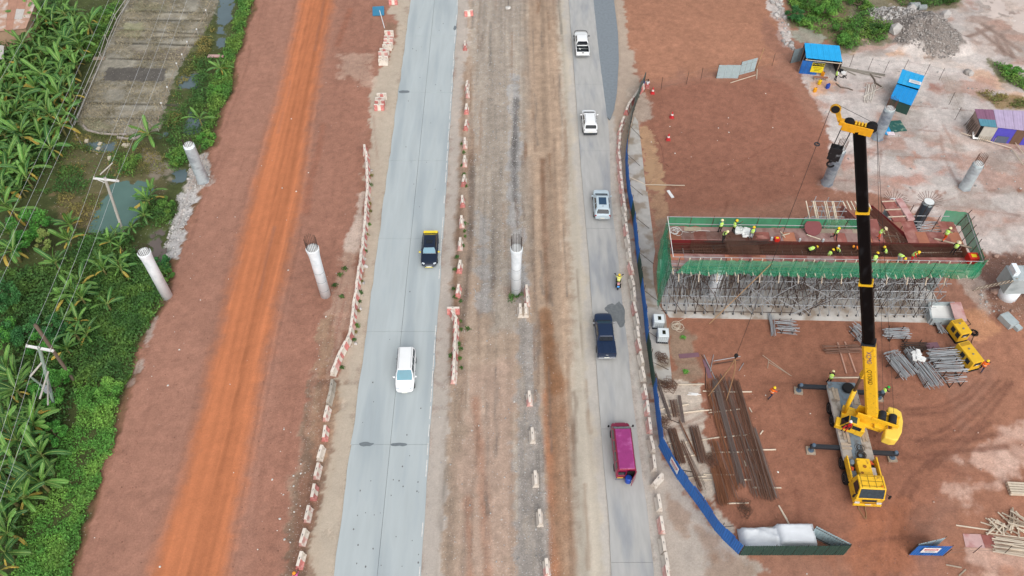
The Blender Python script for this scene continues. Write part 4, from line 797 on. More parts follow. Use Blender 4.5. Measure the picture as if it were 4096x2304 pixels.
# ------------------------------------------------------------------ people
def joints(pose):
    """joint positions, facing +Y, feet at z = 0"""
    J = {}
    def spine(hip, lean, sway=0.0, head=0.0):
        s = Vector((sway, math.sin(lean), math.cos(lean)))
        J['hip'] = Vector(hip); J['waist'] = J['hip'] + s * .16; J['chest'] = J['hip'] + s * .38; J['neck'] = J['hip'] + s * .55
        h = Vector((sway, math.sin(lean + head), math.cos(lean + head))); J['jaw'] = J['neck'] + h * .09 + Vector((0, .02, 0)); J['head'] = J['neck'] + h * .17 + Vector((0, .015, 0)); J['crown'] = J['neck'] + h * .25
        J['s'] = s; J['h'] = h
    def legs(kl, al, kr, ar):
        for sd, k, a_ in (('L', kl, al), ('R', kr, ar)):
            sx = -1 if sd == 'L' else 1
            J['hip' + sd] = J['hip'] + Vector((sx * .095, 0, -.04)); J['knee' + sd] = Vector((sx * .11 + k[0], k[1], k[2])); J['ank' + sd] = Vector((sx * .11 + a_[0], a_[1], a_[2])); J['toe' + sd] = J['ank' + sd] + Vector((sx * .02, .17, -.045))
    def arms(el, wl, er, wr):
        for sd, e, w_ in (('L', el, wl), ('R', er, wr)):
            sx = -1 if sd == 'L' else 1
            J['sho' + sd] = J['hip'] + J['s'] * .49 + Vector((sx * .18, 0, 0)); J['elb' + sd] = J['sho' + sd] + Vector((sx * e[0], e[1], e[2])); J['wri' + sd] = J['elb' + sd] + Vector((sx * w_[0], w_[1], w_[2]))
    if pose == 'stand':
        spine((0, 0, .93), .05); legs((0, .02, .50), (0, 0, .085), (0, .04, .50), (.03, .06, .085)); arms((.06, -.02, -.27), (.0, .10, -.23), (.07, .02, -.27), (-.02, .14, -.2))
    elif pose == 'work':
        spine((0, -.03, .92), .35, head=.25); legs((0, .06, .49), (-.05, 0, .085), (.03, .10, .50), (.05, .14, .085)); arms((.05, .14, -.22), (-.04, .22, -.06), (.08, .16, -.20), (-.06, .2, -.1))
    elif pose == 'reach':
        spine((0, 0, .93), .12); legs((0, .02, .50), (-.03, 0, .085), (0, .04, .50), (.05, .06, .085)); arms((.07, .05, -.26), (0, .16, -.16), (.1, .22, .05), (.02, .2, .14))
    elif pose == 'walk':
        spine((0, 0, .90), .12); legs((0, .20, .52), (0, .30, .10), (0, .02, .47), (0, -.36, .12)); arms((.06, -.12, -.25), (0, -.02, -.24), (.1, .16, -.20), (.02, .2, .02))
    elif pose == 'bend':
        spine((0, -.14, .86), 1.25, head=.1); legs((0, .02, .47), (-.04, -.04, .085), (0, .04, .47), (.06, .04, .085)); arms((.05, .08, -.26), (-.05, .12, -.22), (.05, .1, -.26), (-.04, .1, -.22))
    elif pose == 'squat':
        spine((0, -.16, .36), .55, head=-.1); legs((-.08, .28, .46), (-.02, .0, .085), (.08, .28, .46), (.02, .02, .085)); arms((.08, .2, -.16), (-.06, .2, -.12), (.08, .18, -.16), (-.06, .22, -.08))
    elif pose == 'sit':
        spine((0, 0, .48), -.05, head=.1); legs((-.03, .42, .50), (-.02, .40, .085), (.03, .42, .50), (.02, .46, .085)); arms((.06, .06, -.26), (-.06, .22, -.05), (.06, .06, -.26), (-.06, .22, -.05))
    elif pose == 'ride':
        spine((0, -.05, .84), .28, head=-.2); legs((-.12, .38, .70), (-.10, .08, .33), (.12, .38, .70), (.10, .08, .33)); arms((.12, .20, -.18), (.06, .24, -.03), (.12, .20, -.18), (.06, .24, -.03))
    return J
def body_source(pose):
    J = joints(pose); vs = []; es = []; rd = []; reg = []
    def v(p, r, g): vs.append(tuple(p)); rd.append(r); reg.append(g); return len(vs) - 1
    def e(a, b): es.append((a, b)); return b
    hip = v(J['hip'], .125, 2); wa = e(hip, v(J['waist'], .12, 1)); ch = e(wa, v(J['chest'], .145, 1)); ne = e(ch, v(J['neck'], .058, 0)); ja = e(ne, v(J['jaw'], .075, 0)); hd = e(ja, v(J['head'], .098, 0)); e(hd, v(J['crown'], .078, 0))
    f = Vector((0, 1, 0)) - J['h'] * J['h'].y; e(hd, v(J['head'] - J['h'] * .02 + f.normalized() * .115, .018, 0))
    for sx in (-1, 1): e(hd, v(J['head'] + Vector((sx * .105, 0, -.01)), .02, 0))
    for s in 'LR':
        sx = -1 if s == 'L' else 1
        a = e(hip, v(J['hip' + s], .10, 2)); a = e(a, v(J['hip' + s].lerp(J['knee' + s], .5), .085, 2)); a = e(a, v(J['knee' + s], .062, 2)); a = e(a, v(J['knee' + s].lerp(J['ank' + s], .4), .062, 2)); a = e(a, v(J['ank' + s], .046, 3)); e(a, v(J['toe' + s], .042, 3))
        a = e(ch, v(J['sho' + s], .068, 1)); a = e(a, v(J['elb' + s], .047, 1)); a = e(a, v(J['wri' + s], .030, 0))
        d = (J['wri' + s] - J['elb' + s]).normalized(); side = d.cross(Vector((0, 0, 1))); side = side.normalized() if side.length > .1 else Vector((1, 0, 0)); dn = d.cross(side)
        pm = e(a, v(J['wri' + s] + d * .055, .034, 0)); k = e(pm, v(J['wri' + s] + d * .09, .034, 0))
        for i, (o_, ln) in enumerate(((-.034, .055), (-.012, .07), (.012, .066), (.034, .05))):
            q = J['wri' + s] + d * .12 + side * o_; x = e(k, v(q, .010, 0)); x = e(x, v(q + d * ln * .5, .009, 0)); e(x, v(q + d * ln * .8 + dn * ln * .4, .008, 0))
        q = J['wri' + s] + d * .05 + side * (-sx * .05); x = e(pm, v(q, .011, 0)); e(x, v(q + d * .045 + dn * .01, .009, 0))
    return J, vs, es, rd, reg
POSES = {}
tmp = []
for ps in ('stand', 'work', 'reach', 'walk', 'bend', 'squat', 'sit', 'ride'):
    J, vs, es, rd, reg = body_source(ps); me = bpy.data.meshes.new('src'); me.from_pydata(vs, es, []); o = bpy.data.objects.new('src', me); COL.objects.link(o)
    o.modifiers.new('skin', 'SKIN'); sm = o.modifiers.new('sub', 'SUBSURF'); sm.levels = 1; sm.render_levels = 1
    for i, r_ in enumerate(rd): sv_ = me.skin_vertices[0].data[i]; sv_.radius = (r_, r_); sv_.use_root = (i == 0)
    tmp.append((ps, o, J, np.array(vs), es, reg))
FONT = {}
def text_src(key, body, size):
    cu = bpy.data.curves.new('txt', 'FONT'); cu.body = body; cu.size = size; cu.align_x = 'CENTER'; cu.align_y = 'CENTER'; cu.extrude = .004
    o = bpy.data.objects.new('txt', cu); COL.objects.link(o); tmp.append((key, o)); return o
for k_, b_, s_t in (('danger', 'DANGER', .36), ('caution', 'CAUTION', .42), ('xcmg', 'XCMG', .52), ('qy', 'QY50KD', .52)): text_src(k_, b_, s_t)
bpy.context.view_layer.update(); dg = bpy.context.evaluated_depsgraph_get()
for it in tmp:
    ev = it[1].evaluated_get(dg); nm = bpy.data.meshes.new_from_object(ev)
    if len(it) == 2:
        nm.materials.clear(); FONT[it[0]] = nm
    else:
        ps, o, J, vs, es, reg = it
        cen = np.array([p.center for p in nm.polygons]); best = np.full(len(cen), 1e9); idx = np.zeros(len(cen), int)
        for a, b in es:
            e_ = vs[b] - vs[a]; tt = np.clip(((cen - vs[a]) @ e_) / max(e_ @ e_, 1e-9), 0, 1); d = np.linalg.norm(cen - vs[a] - tt[:, None] * e_, axis=1)
            g_ = np.where(tt > .5, reg[b], reg[a]); u_ = d < best; best[u_] = d[u_]; idx[u_] = g_[u_]
        nm.materials.clear()
        for k in range(4): nm.materials.append(None)
        nm.polygons.foreach_set('material_index', idx.tolist()); nm.polygons.foreach_set('use_smooth', [True] * len(idx)); nm.update(); POSES[ps] = (nm, J)
for it in tmp: bpy.data.objects.remove(it[1])
skin = mat('skin', (84, 56, 42), .6, .06, 8); boots = mat('boots', (38, 34, 32), .8, .1, 8)
def cloth(n, c): return mat('cloth_' + n, c, .9, .14, 9)
CL = dict(black=(30, 30, 34), grey=(150, 152, 156), orange=(228, 86, 30), red=(196, 36, 40), blue=(48, 72, 130), white=(226, 228, 230), navy=(40, 48, 74), teal=(70, 130, 140), lime=(196, 236, 110), pink=(206, 96, 150), ovest=(236, 120, 40), yellow=(222, 220, 120), khaki=(150, 150, 110), brown=(110, 80, 60), green=(30, 150, 60))
def person(loc, rz, pose, label, shirt, trousers, vest='lime', hat='yellow', hz=0.0, group=None):
    t = thing('person', label, 'person', loc, rz, group); me, J = POSES[pose]
    o = put('body', me, t, (0, 0, 0))
    for i, mt in enumerate((skin, cloth(shirt, CL[shirt]), cloth(trousers, CL[trousers]), boots)): o.material_slots[i].link = 'OBJECT'; o.material_slots[i].material = mt
    if vest:
        s = J['s']; sd = Vector((1, 0, 0)); fw = s.cross(sd).normalized() * -1; secs = []
        for k, (u, a_, b_) in enumerate(((-.02, .175, .15), (.14, .175, .15), (.34, .20, .17), (.46, .21, .13), (.54, .10, .085))):
            c0 = J['hip'] + s * u; secs.append([c0 + sd * (a_ * math.cos(q)) + fw * (b_ * math.sin(q)) for q in np.linspace(0, 2 * math.pi, 13)[:-1]])
        vo_ = M().loft(secs).out('vest', cloth(vest, CL[vest]), t, True)
        c0 = J['hip'] + s * .2; c1 = J['hip'] + s * .235
        M().loft([[c + sd * (.20 * math.cos(q)) + fw * (.172 * math.sin(q)) for q in np.linspace(0, 2 * math.pi, 13)[:-1]] for c in (c0, c1)]).out('reflective_band', mat('reflective', (226, 228, 222), .4), vo_)
    h = J['h']; rot = Vector((0, 0, 1)).rotation_difference(h).to_matrix(); c0 = J['head'] + h * .02
    if hat:
        hc = mat('helmet_' + hat, {'yellow': (240, 200, 40), 'cream': (236, 226, 170), 'white': (232, 232, 228), 'green': (30, 170, 60), 'orange': (240, 150, 40), 'straw': (214, 198, 160)}[hat], .4, .05)
        if hat == 'straw': prof = [(.23, .03), (.23, .045), (.13, .06), (.125, .13), (.06, .16)]
        else: prof = [(.152, .01), (.152, .03), (.138, .035), (.134, .08), (.10, .135), (.04, .155)]
        M().lathe(prof, 14, c0, 0, rot).out('helmet', hc, t, True)
    else: M().lathe([(.105, -.04), (.115, .03), (.095, .09), (.03, .115)], 12, c0 - Vector((0, .02, 0)), 0, rot).out('hair', mat('black_hair', (22, 20, 20), .8), t, True)
    return t
rad = math.radians
DZ = 7.8                                                     # height of the formwork deck
def P1(x, y, z=DZ): return G(*K(2560, 780, .359, [(x, y)])[0], z)
def P2(x, y, z=DZ): return G(*K(3300, 780, .359, [(x, y)])[0], z)
person(P1(882, 418), rad(10), 'stand', 'worker with pale helmet and black trousers standing by the back netting', 'teal', 'black', hat='cream')
person(P1(918, 512), rad(-150), 'work', 'worker in lime vest stooping on the bar mat that bridges the trench', 'black', 'black', hat='cream')
person(P1(1030, 420), rad(-70), 'reach', 'worker in dark shirt and lime vest walking past the white tarpaulin bundle', 'navy', 'black')
person(P1(1228, 488), rad(170), 'stand', 'worker with grey trousers at the trench edge next to the white tarpaulin bundle', 'blue', 'grey')
person(P1(2152, 492), rad(-160), 'walk', 'worker in black with lime vest beside the round red plywood disc', 'black', 'black')
person(P2(580, 492), rad(-110), 'work', 'worker in orange trousers and straw hat stooping over the cross beam bars', 'khaki', 'orange', hat='straw')
person(P2(1312, 505), rad(-60), 'walk', 'worker in orange trousers striding on planks by the corner netting', 'khaki', 'orange', hat='cream')
person(P2(1412, 655), rad(150), 'stand', 'worker in white straw hat standing at the closed end of the trench', 'black', 'black', hat='straw')
ZT = DZ - 1.0
person(P1(1872, 668, ZT), rad(-80), 'bend', 'worker bent double over the trench bars by himself', 'black', 'black')
person(P1(2098, 696, ZT), rad(-60), 'squat', 'worker squatting with his back to the road in the trench, one of a pair', 'black', 'black')
person(P1(2190, 660, ZT), rad(110), 'squat', 'worker crouching to face his squatting partner in the trench', 'black', 'black')
person(P2(352, 665, ZT), rad(80), 'bend', 'worker in orange vest bent over in the trench behind the crane boom', 'brown', 'brown', vest='ovest', hat='orange')
person(P2(650, 668, ZT), rad(60), 'squat', 'worker in black sitting back on his heels among the crossing bars', 'black', 'black')
person(P2(945, 742), rad(-140), 'work', 'worker in red overalls under a lime vest on the front edge of the deck', 'red', 'red')
person(P2(805, 742), rad(-160), 'bend', 'worker in grey shirt leaning out over the front netting', 'grey', 'grey')
person(P2(540, 742), rad(-30), 'squat', 'worker in lime vest tucked behind the boom at the front netting', 'black', 'black')
person(GG(3312, 1532), rad(-20), 'work', 'worker in lime vest leaning at the tail of the crane truck', 'black', 'black', hat='cream')
person(GG(3078, 1590), rad(-60), 'walk', 'worker in orange jacket striding across the red earth past the bar stacks', 'orange', 'navy', vest='ovest')
person(GG(3520, 1588), rad(-70), 'work', 'worker with a green helmet by the rear outrigger', 'black', 'black', hat='green')
person(GG(3920, 1484), rad(-40), 'walk', 'worker in orange jacket and blue trousers walking near the generators', 'orange', 'navy', vest='ovest')
person(GG(3338, 322), rad(-80), 'stand', 'bareheaded man in a lime vest tending the cooking fire beside the blue shelter', 'white', 'black', hat=None)

# two men on the barrier end by the fence
person(on(G(2569, 352), .1), rad(150), 'sit', 'man in blue clothes sitting at the far end of the metal fence', 'blue', 'navy', vest=None, hat=None)
person(on(G(2588, 352), .1), rad(-20), 'sit', 'man in a white shirt and red trousers sitting with his back to the site', 'white', 'red', vest=None, hat=None)
person(GG(1193, 2325), rad(20), 'walk', 'person in pink top with an orange head wrap walking below the spaced barriers', 'pink', 'black', vest=None, hat='orange')
for q, lb in ((on(G(2569, 352)), 'low concrete block seat under the man in blue'), (on(G(2588, 352)), 'low red block seat under the man in the white shirt')):
    o = bev(M().box((0, 0, .24), (.5, .4, .48)).out('concrete_block', bgrey if 'blue' in lb else redp), .02); o.location = q; tag(o, lb, 'block')
# motorcycle and rider
c = G(2471, 1140); c.z = .03; t = thing('motorcycle', 'small dark motorcycle with panniers and a blue number plate', 'motorcycle', c, rad(-6))
mtyre = M().lathe([(.22, -.05), (.30, -.05), (.31, 0), (.30, .05), (.22, .05)], 20).mesh('tyre', black)
for y in (.66, -.6): o = put('wheel', mtyre, t, (0, y, .31), rot=(0, math.pi / 2, 0)); put('rim', rim_me, o, (0, 0, 0), sc=(1.05, 1.05, .4))
M().tube((0, .66, .31), (0, .42, .95), .04).out('fork', chrome, t); M().tube((-.36, .36, 1.04), (.36, .36, 1.04), .022).out('handlebar', dark, t)
for s in (-1, 1):
    M().tube((s * .3, .4, 1.04), (s * .38, .46, 1.2), .012).box((s * .42, .48, 1.22), (.14, .05, .09)).out('mirror', black, t)
    bev(M().box((s * .22, -.62, .62), (.14, .36, .32)).out('pannier', black, t), .03)
bev(M().box((0, .18, .78), (.28, .5, .26), tx=.8, ty=.8).out('fuel_tank', carpaint('moto_black', (24, 24, 28)), t), .05)
bev(M().box((0, -.3, .80), (.26, .62, .12)).out('seat', black, t), .04); M().box((0, .05, .5), (.24, .6, .34)).out('engine', dark, t)
bev(M().box((0, -.62, .92), (.26, .3, .14)).out('bundle', mat('striped_bundle', (206, 150, 150), .9, .25, 14), t), .04)
M().box((0, -.86, .72), (.26, .02, .16), rot=Matrix.Rotation(rad(-35), 3, 'X')).out('number_plate', mat('blue_plate', (70, 150, 220), .4, .1, 20), t); M().tube((.16, -.1, .35), (.18, -.8, .42), .04).out('exhaust', chrome, t)
person(Vector((c.x, c.y - .1, .06)), rad(-6), 'ride', 'motorcycle rider in a pale yellow shirt and yellow helmet', 'yellow', 'black', vest='yellow')

# ------------------------------------------------------------------ mobile crane
f_dir = Vector((30.47 - 31.13, 29.2 - 40.78, 0)).normalized(); cc = Vector((30.82, 35.0, 0)); crz = math.atan2(-f_dir.x, f_dir.y)
CR = thing('mobile_crane', 'yellow truck-mounted telescopic crane with black boom, standing on outriggers', 'crane', cc)
TC = Matrix.Translation(cc) @ Matrix.Rotation(crz, 4, 'Z')
grey = mat('crane_grey', (112, 126, 136), .55, .1, 2, c2=(96, 100, 104), c2amt=.3, c2scale=2); deckg = mat('deck_worn', (168, 160, 150), .8, .16, 2.5, c2=(128, 116, 104), c2amt=.4, c2scale=1.5)
def cp(name, build, mt, bw=0.0, parent=None, T=TC, smooth=False):
    m = M(T); build(m); o = obj(name, m.mesh(name, mt, smooth), parent or CR, (0, 0, 0) if parent else -CR.location)
    if bw: bev(o, bw)
    return o
cp('chassis', lambda m: m.box((0, -.4, .95), (1.1, 11.0, .5)).box((0, -1.9, 1.12), (2.3, 7.6, .3)), dark)
cp('deck', lambda m: m.box((0, -1.9, 1.33), (2.66, 7.8, .1)), deckg, .01)
cp('deck_plate', lambda m: m.box((0, -1.9, 1.392), (1.05, 7.6, .02)).box((0, -5.75, 1.40), (2.6, .7, .04)), grey)
cp('side_skirt', lambda m: [m.box((s * 1.32, -1.9, 1.2), (.05, 7.8, .32)) for s in (-1, 1)], mat('skirt_white', (200, 198, 192), .7, .2, 3))
for (x, y, w_, l_, a_) in ((.9, -4.8, .26, 1.3, .05), (.62, -4.7, .24, 1.3, .0), (-.95, -4.3, .4, 1.2, 0), (.85, -.6, .24, 1.3, 0), (.55, -.3, .24, 1.5, 0), (-.8, -.4, .24, 1.2, 0), (-1.05, -.5, .22, 1.2, .04), (.9, .5, .9, .26, .03), (.9, .9, .9, .24, 0)):
    cp('deck_board', lambda m: m.box((x, y, 1.42), (w_, l_, .07), rz=a_), timberO)
for y in (3.4, 1.95, -2.4, -3.7):
    for s in (-1, 1):
        o = obj('wheel', M(TC @ Matrix.Translation((s * 1.22, y, .56)) @ Matrix.Rotation(math.pi / 2, 4, 'Y')).lathe([(.28, -.17), (.54, -.17), (.59, -.1), (.59, .1), (.54, .17), (.28, .17)], 20).mesh('tyre', black), CR, -CR.location)
        obj('rim', M(TC @ Matrix.Translation((s * 1.22, y, .56)) @ Matrix.Rotation(math.pi / 2, 4, 'Y')).lathe([(.05, -.10), (.33, -.175), (.33, .175), (.05, .10)], 12).mesh('rim', mat('steel_rim', (150, 148, 146), .5, .15, 6, metal=.4)), o)
o = obj('spare_wheel', M(TC @ Matrix.Translation((-.45, -5.35, 1.62))).lathe([(.28, -.16), (.50, -.16), (.54, -.1), (.54, .1), (.50, .16), (.28, .16)], 20).mesh('tyre', black), CR, -CR.location)
obj('rim', M(TC @ Matrix.Translation((-.45, -5.35, 1.62))).lathe([(.05, .1), (.28, .12), (.28, .14), (.05, .13)], 12).mesh('rim', mat('red_rim', (120, 50, 42), .7)), o)
# front cab
cabo = cp('driver_cab', lambda m: (m.hexa([Vector(q) for q in ((-1.22, 4.0, .75), (1.22, 4.0, .75), (1.22, 5.75, .75), (-1.22, 5.75, .75))], [Vector(q) for q in ((-1.22, 4.0, 1.75), (1.22, 4.0, 1.75), (1.22, 5.85, 1.75), (-1.22, 5.85, 1.75))]),
                                  m.hexa([Vector(q) for q in ((-1.2, 4.0, 1.75), (1.2, 4.0, 1.75), (1.2, 5.8, 1.75), (-1.2, 5.8, 1.75))], [Vector(q) for q in ((-1.1, 4.1, 2.75), (1.1, 4.1, 2.75), (1.1, 5.35, 2.75), (-1.1, 5.35, 2.75))])), yel, .06)
ws = cp('windscreen', lambda m: m.quad((1.04, 5.80, 1.82), (-1.04, 5.80, 1.82), (-.98, 5.40, 2.66), (1.0, 5.40, 2.66), th=.02), mat('cab_glass', (52, 66, 74), .08, .25, 4, spec=.7), parent=cabo)
for s in (-1, 1):
    cp('side_window', lambda m: m.quad((s * 1.215, 4.5, 1.82), (s * 1.215, 5.6, 1.82), (s * 1.12, 5.25, 2.62), (s * 1.12, 4.5, 2.62), th=.01 * s), glassT, parent=cabo)
    cp('mirror', lambda m: m.tube((s * 1.2, 5.6, 2.3), (s * 1.48, 5.75, 2.2), .025).box((s * 1.5, 5.75, 2.05), (.14, .12, .45)), black, parent=cabo)
    cp('headlight', lambda m: m.box((s * .92, 5.86, 1.0), (.4, .08, .2)), lampc, parent=cabo)
for i in range(4): cp('roof_strap', lambda m: m.box((-.9 + i * .6, 4.72, 2.77), (.03, 1.2, .03)), mat('strap', (130, 104, 40), .7), parent=cabo)
for i in range(3): cp('roof_strap', lambda m: m.box((0, 4.25 + i * .45, 2.77), (1.9, .03, .03)), mat('strap', (130, 104, 40), .7), parent=cabo)
cp('beacon', lambda m: m.lathe([(.08, 2.76), (.08, 2.88), (.03, 2.92)], 10, (-.75, 5.15, 0)), mat('amber', (220, 120, 20), .3), parent=cabo)
cp('bumper', lambda m: m.box((0, 5.9, .72), (2.4, .14, .3)), yel, .03, parent=cabo); cp('number_plate', lambda m: m.box((0, 5.985, .95), (.5, .02, .12)), plate, parent=cabo); cp('grille', lambda m: m.box((0, 5.86, 1.4), (1.2, .05, .3)), dark, parent=cabo)
cp('dashboard_clutter', lambda m: m.box((.5, 5.64, 1.9), (.3, .1, .14), rot=Matrix.Rotation(-.45, 3, 'X')).box((-.45, 5.66, 1.88), (.3, .1, .12), rot=Matrix.Rotation(-.45, 3, 'X')), mat('clutter', (90, 130, 190), .6, .4, 5), parent=cabo)
# engine bay
for s in (-1, 1): cp('side_panel', lambda m: m.box((s * 1.27, 3.0, 1.62), (.12, 2.1, .8)), yel, .02)
eng = cp('engine_cover', lambda m: m.box((0, 3.05, 1.72), (1.15, 1.7, .75)), yel, .05); cp('cap', lambda m: m.lathe([(.14, 2.09), (.14, 2.16), (.09, 2.18)], 14, (0, 3.0, 0)).lathe([(.11, 2.09), (.11, 2.13)], 14, (.32, 3.6, 0)), mat('rusty_cap', (150, 100, 40), .8), parent=eng)
cp('bay_floor', lambda m: m.box((0, 3.0, 1.25), (2.4, 2.1, .06)), dark); cp('air_filter', lambda m: m.lathe([(.26, 1.3), (.26, 1.8), (.14, 1.9)], 14, (.88, 2.4, 0)), grey); cp('toolbox', lambda m: m.box((.88, 3.55, 1.5), (.4, .6, .4)), grey)
cp('battery_box', lambda m: m.box((-.88, 3.2, 1.5), (.4, .7, .4)), mat('pale_box', (190, 184, 178), .6)); cp('rags', lambda m: [m.box((x + R.uniform(-.1, .1), y + R.uniform(-.15, .15), 1.5 + R.uniform(0, .1)), (.3, .1, .08), rz=R.uniform(0, 3)) for x, y in ((.88, 2.95), (-.9, 2.3)) for k in range(6)], mat('orange_rag', (206, 96, 56), .9, .3, 10))
def coil(m, c, r, turns, jit, rr=.022):
    for k in range(turns):
        r1 = r * R.uniform(.6, 1.1); ox, oy = R.uniform(-jit, jit), R.uniform(-jit, jit); z = c[2] + k * .02 + R.uniform(0, .03)
        m.path([(c[0] + ox + r1 * math.cos(t_), c[1] + oy + r1 * math.sin(t_) * R.uniform(.85, 1.1), z) for t_ in np.linspace(0, 2 * math.pi, 14)], rr, 4)
cp('wire_rope_coil', lambda m: (coil(m, (-.25, 1.55, 1.40), .42, 9, .14), coil(m, (-.2, .85, 1.40), .3, 4, .14)), mat('wire_rope', (70, 62, 56), .8, .2, 8))
# outriggers
for nm, pad in (('l', (3192, 1566)), ('r', (3513, 1594)), ('l', (3241, 1805)), ('r', (3566, 1834))):
    q = G(*pad); loc = TC.inverted() @ q; s = 1 if loc.x > 0 else -1
    o = cp('outrigger', lambda m: m.box((s * (1.2 + abs(loc.x)) / 2, loc.y, .92), (abs(loc.x) - .7, .36, .34)), dark, .02)
    cp('jack', lambda m: m.lathe([(.10, .12), (.10, 1.0), (.17, 1.05), (.17, 1.25), (.12, 1.3)], 12, (loc.x, loc.y, 0)).lathe([(.26, .20), (.26, .26)], 14, (loc.x, loc.y, 0)), mat('jack_blue', (86, 104, 122), .5), parent=o)
    w = thing('timber_mat', 'square timber mat under the crane outrigger foot', 'timber mat', on(q), crz + R.uniform(-.1, .1), 'mats under the outriggers')
    for k in range(3): bev(M().box((0, -.26 + k * .26, .10), (.8, .25, .2)).out('beam', timberO, w), .01)
# superstructure
hd = Vector((-.92, .385, 0)).normalized(); SCN = Vector((30.95, 37.35, 0)); srz = math.atan2(-hd.x, hd.y); TS = Matrix.Translation(SCN) @ Matrix.Rotation(srz, 4, 'Z')
cp('slew_ring', lambda m: m.lathe([(.85, 1.38), (.85, 1.6)], 24), dark, T=TS)
cp('turntable', lambda m: (m.box((0, -1.0, 1.75), (1.5, 3.6, .3)), m.box((-.42, -1.6, 2.45), (.10, 2.6, 1.2)), m.box((.42, -1.6, 2.45), (.10, 2.6, 1.2)), m.box((0, -2.6, 2.05), (1.5, 1.2, .3))), yel, .03, T=TS)
cp('winch_platform', lambda m: (m.box((0, -2.7, 2.75), (1.0, 2.3, .12)), m.box((-.5, -2.7, 2.95), (.08, 2.3, .4)), m.box((.5, -2.7, 2.95), (.08, 2.3, .4))), yel, .02, T=TS)
for y in (-2.35, -3.25): cp('winch_drum', lambda m: m.tube((-.42, y, 3.05), (.42, y, 3.05), .34, 20), mat('drum_rope', (38, 40, 46), .6, .1, 3, stretch=(12, 1, 1)), T=TS)
cwp = [(-1.75, -3.6), (-1.55, -4.05), (-.6, -4.3), (.6, -4.3), (1.55, -4.05), (1.75, -3.6), (1.7, -2.9), (.75, -2.9), (.6, -3.4), (-.6, -3.4), (-.75, -2.9), (-1.7, -2.9)]
cw = cp('counterweight', lambda m: m.prism(cwp[::1], 1.55, 2.55), mat('pale_yellow_paint', (240, 204, 84), .45, .06, 1.5), .12, T=TS); cw.data.materials.append(yel)
oc = cp('operator_cab', lambda m: (m.box((-1.35, .25, 1.85), (.95, 1.9, .5)), m.box((-1.35, -.9, 2.0), (1.0, .7, .9)), m.hexa([Vector(q) for q in ((-1.8, -.55, 2.1), (-.9, -.55, 2.1), (-.9, .75, 2.1), (-1.8, .75, 2.1))], [Vector(q) for q in ((-1.76, -.55, 3.05), (-.94, -.55, 3.05), (-.94, .3, 3.05), (-1.76, .3, 3.05))])), yel, .05, T=TS)
cp('roof_window', lambda m: m.box((-1.35, -.05, 3.07), (.66, .6, .03)), mat('roof_glass', (44, 70, 74), .08, .2, 3, spec=.7), T=TS, parent=oc)
cp('windscreen', lambda m: m.quad((-1.72, .79, 2.15), (-.98, .79, 2.15), (-1.0, .36, 3.0), (-1.7, .36, 3.0), th=-.02), glassT, T=TS, parent=oc)
cp('door_shade', lambda m: m.quad((-1.83, .72, 2.0), (-1.83, -.1, 2.0), (-1.79, -.1, 2.95), (-1.79, .3, 2.95), th=-.02), mat('cab_interior_shade', (40, 34, 34), .8), T=TS, parent=oc)  # dark panel stands in for the shaded cab interior at the door
cp('side_window', lambda m: m.quad((-1.86, -.15, 2.35), (-1.86, -.9, 2.35), (-1.83, -.9, 2.8), (-1.83, -.15, 2.8), th=-.02), glassT, T=TS, parent=oc)
q = TS @ Vector((-1.75, .2, 1.98)); person(q, srz + rad(60), 'sit', 'crane operator in red overalls sitting at the open cab door', 'red', 'red', vest=None, hat='white')
foot = TS @ Vector((0, -1.5, 2.95)); tip = Vector((0, 0, 0))
# the boom tip lies on the photo ray of (3436, 520) in the boom's vertical plane
best = 1e9
for zz in np.arange(26, 38, .05):
    q = G(3437, 520, zz); dd = abs((q - foot).x * hd.y - (q - foot).y * hd.x)
    if dd < best: best = dd; tip = q
bd = (tip - foot).normalized(); BL = (tip - foot).length
side_ = bd.cross(Vector((0, 0, 1))).normalized(); upv = side_.cross(bd)
def bt(py):
    return min(np.arange(0, BL, .05), key=lambda t_: abs(pj(foot + bd * t_)[1] - py))
blk = mat('boom_black', (11, 11, 13), .4, .2, 1.2, c2=(30, 31, 34), c2amt=.15, c2scale=1.5, spec=.12, stretch=(1, 1, .4))
T0, T1, T2 = bt(1366), bt(1128), bt(842)
def sect(name, t0, t1, w, h, mt):
    m = M(); pr = [(-w / 2, -h * .32), (-w * .28, -h / 2), (w * .28, -h / 2), (w / 2, -h * .32), (w / 2, h / 2 - .08), (w / 2 - .08, h / 2), (-w / 2 + .08, h / 2), (-w / 2, h / 2 - .08)]
    m.loft([[foot + bd * t_ + side_ * x + upv * y for x, y in pr] for t_ in (t0, t1)]); o = m.wout(name, mt, CR); return o
b0 = sect('boom_base', -.3, T0, .78, 1.04, yel); sect('boom_section', T0 - .3, T1, .66, .94, blk); sect('boom_section', T1 - .3, T2, .58, .84, blk); sect('boom_section', T2 - .3, BL, .50, .76, blk)
for t_, w, h in ((T0, .84, 1.1), (T1, .74, 1.02), (T2, .66, .92)):
    m = M(); m.loft([[foot + bd * (t_ + e) + side_ * x + upv * y for x, y in ((-w / 2, -h / 2), (w / 2, -h / 2), (w / 2, h / 2), (-w / 2, h / 2))] for e in (-.14, .02)]); m.wout('collar', yel if t_ != T0 else dark, CR)
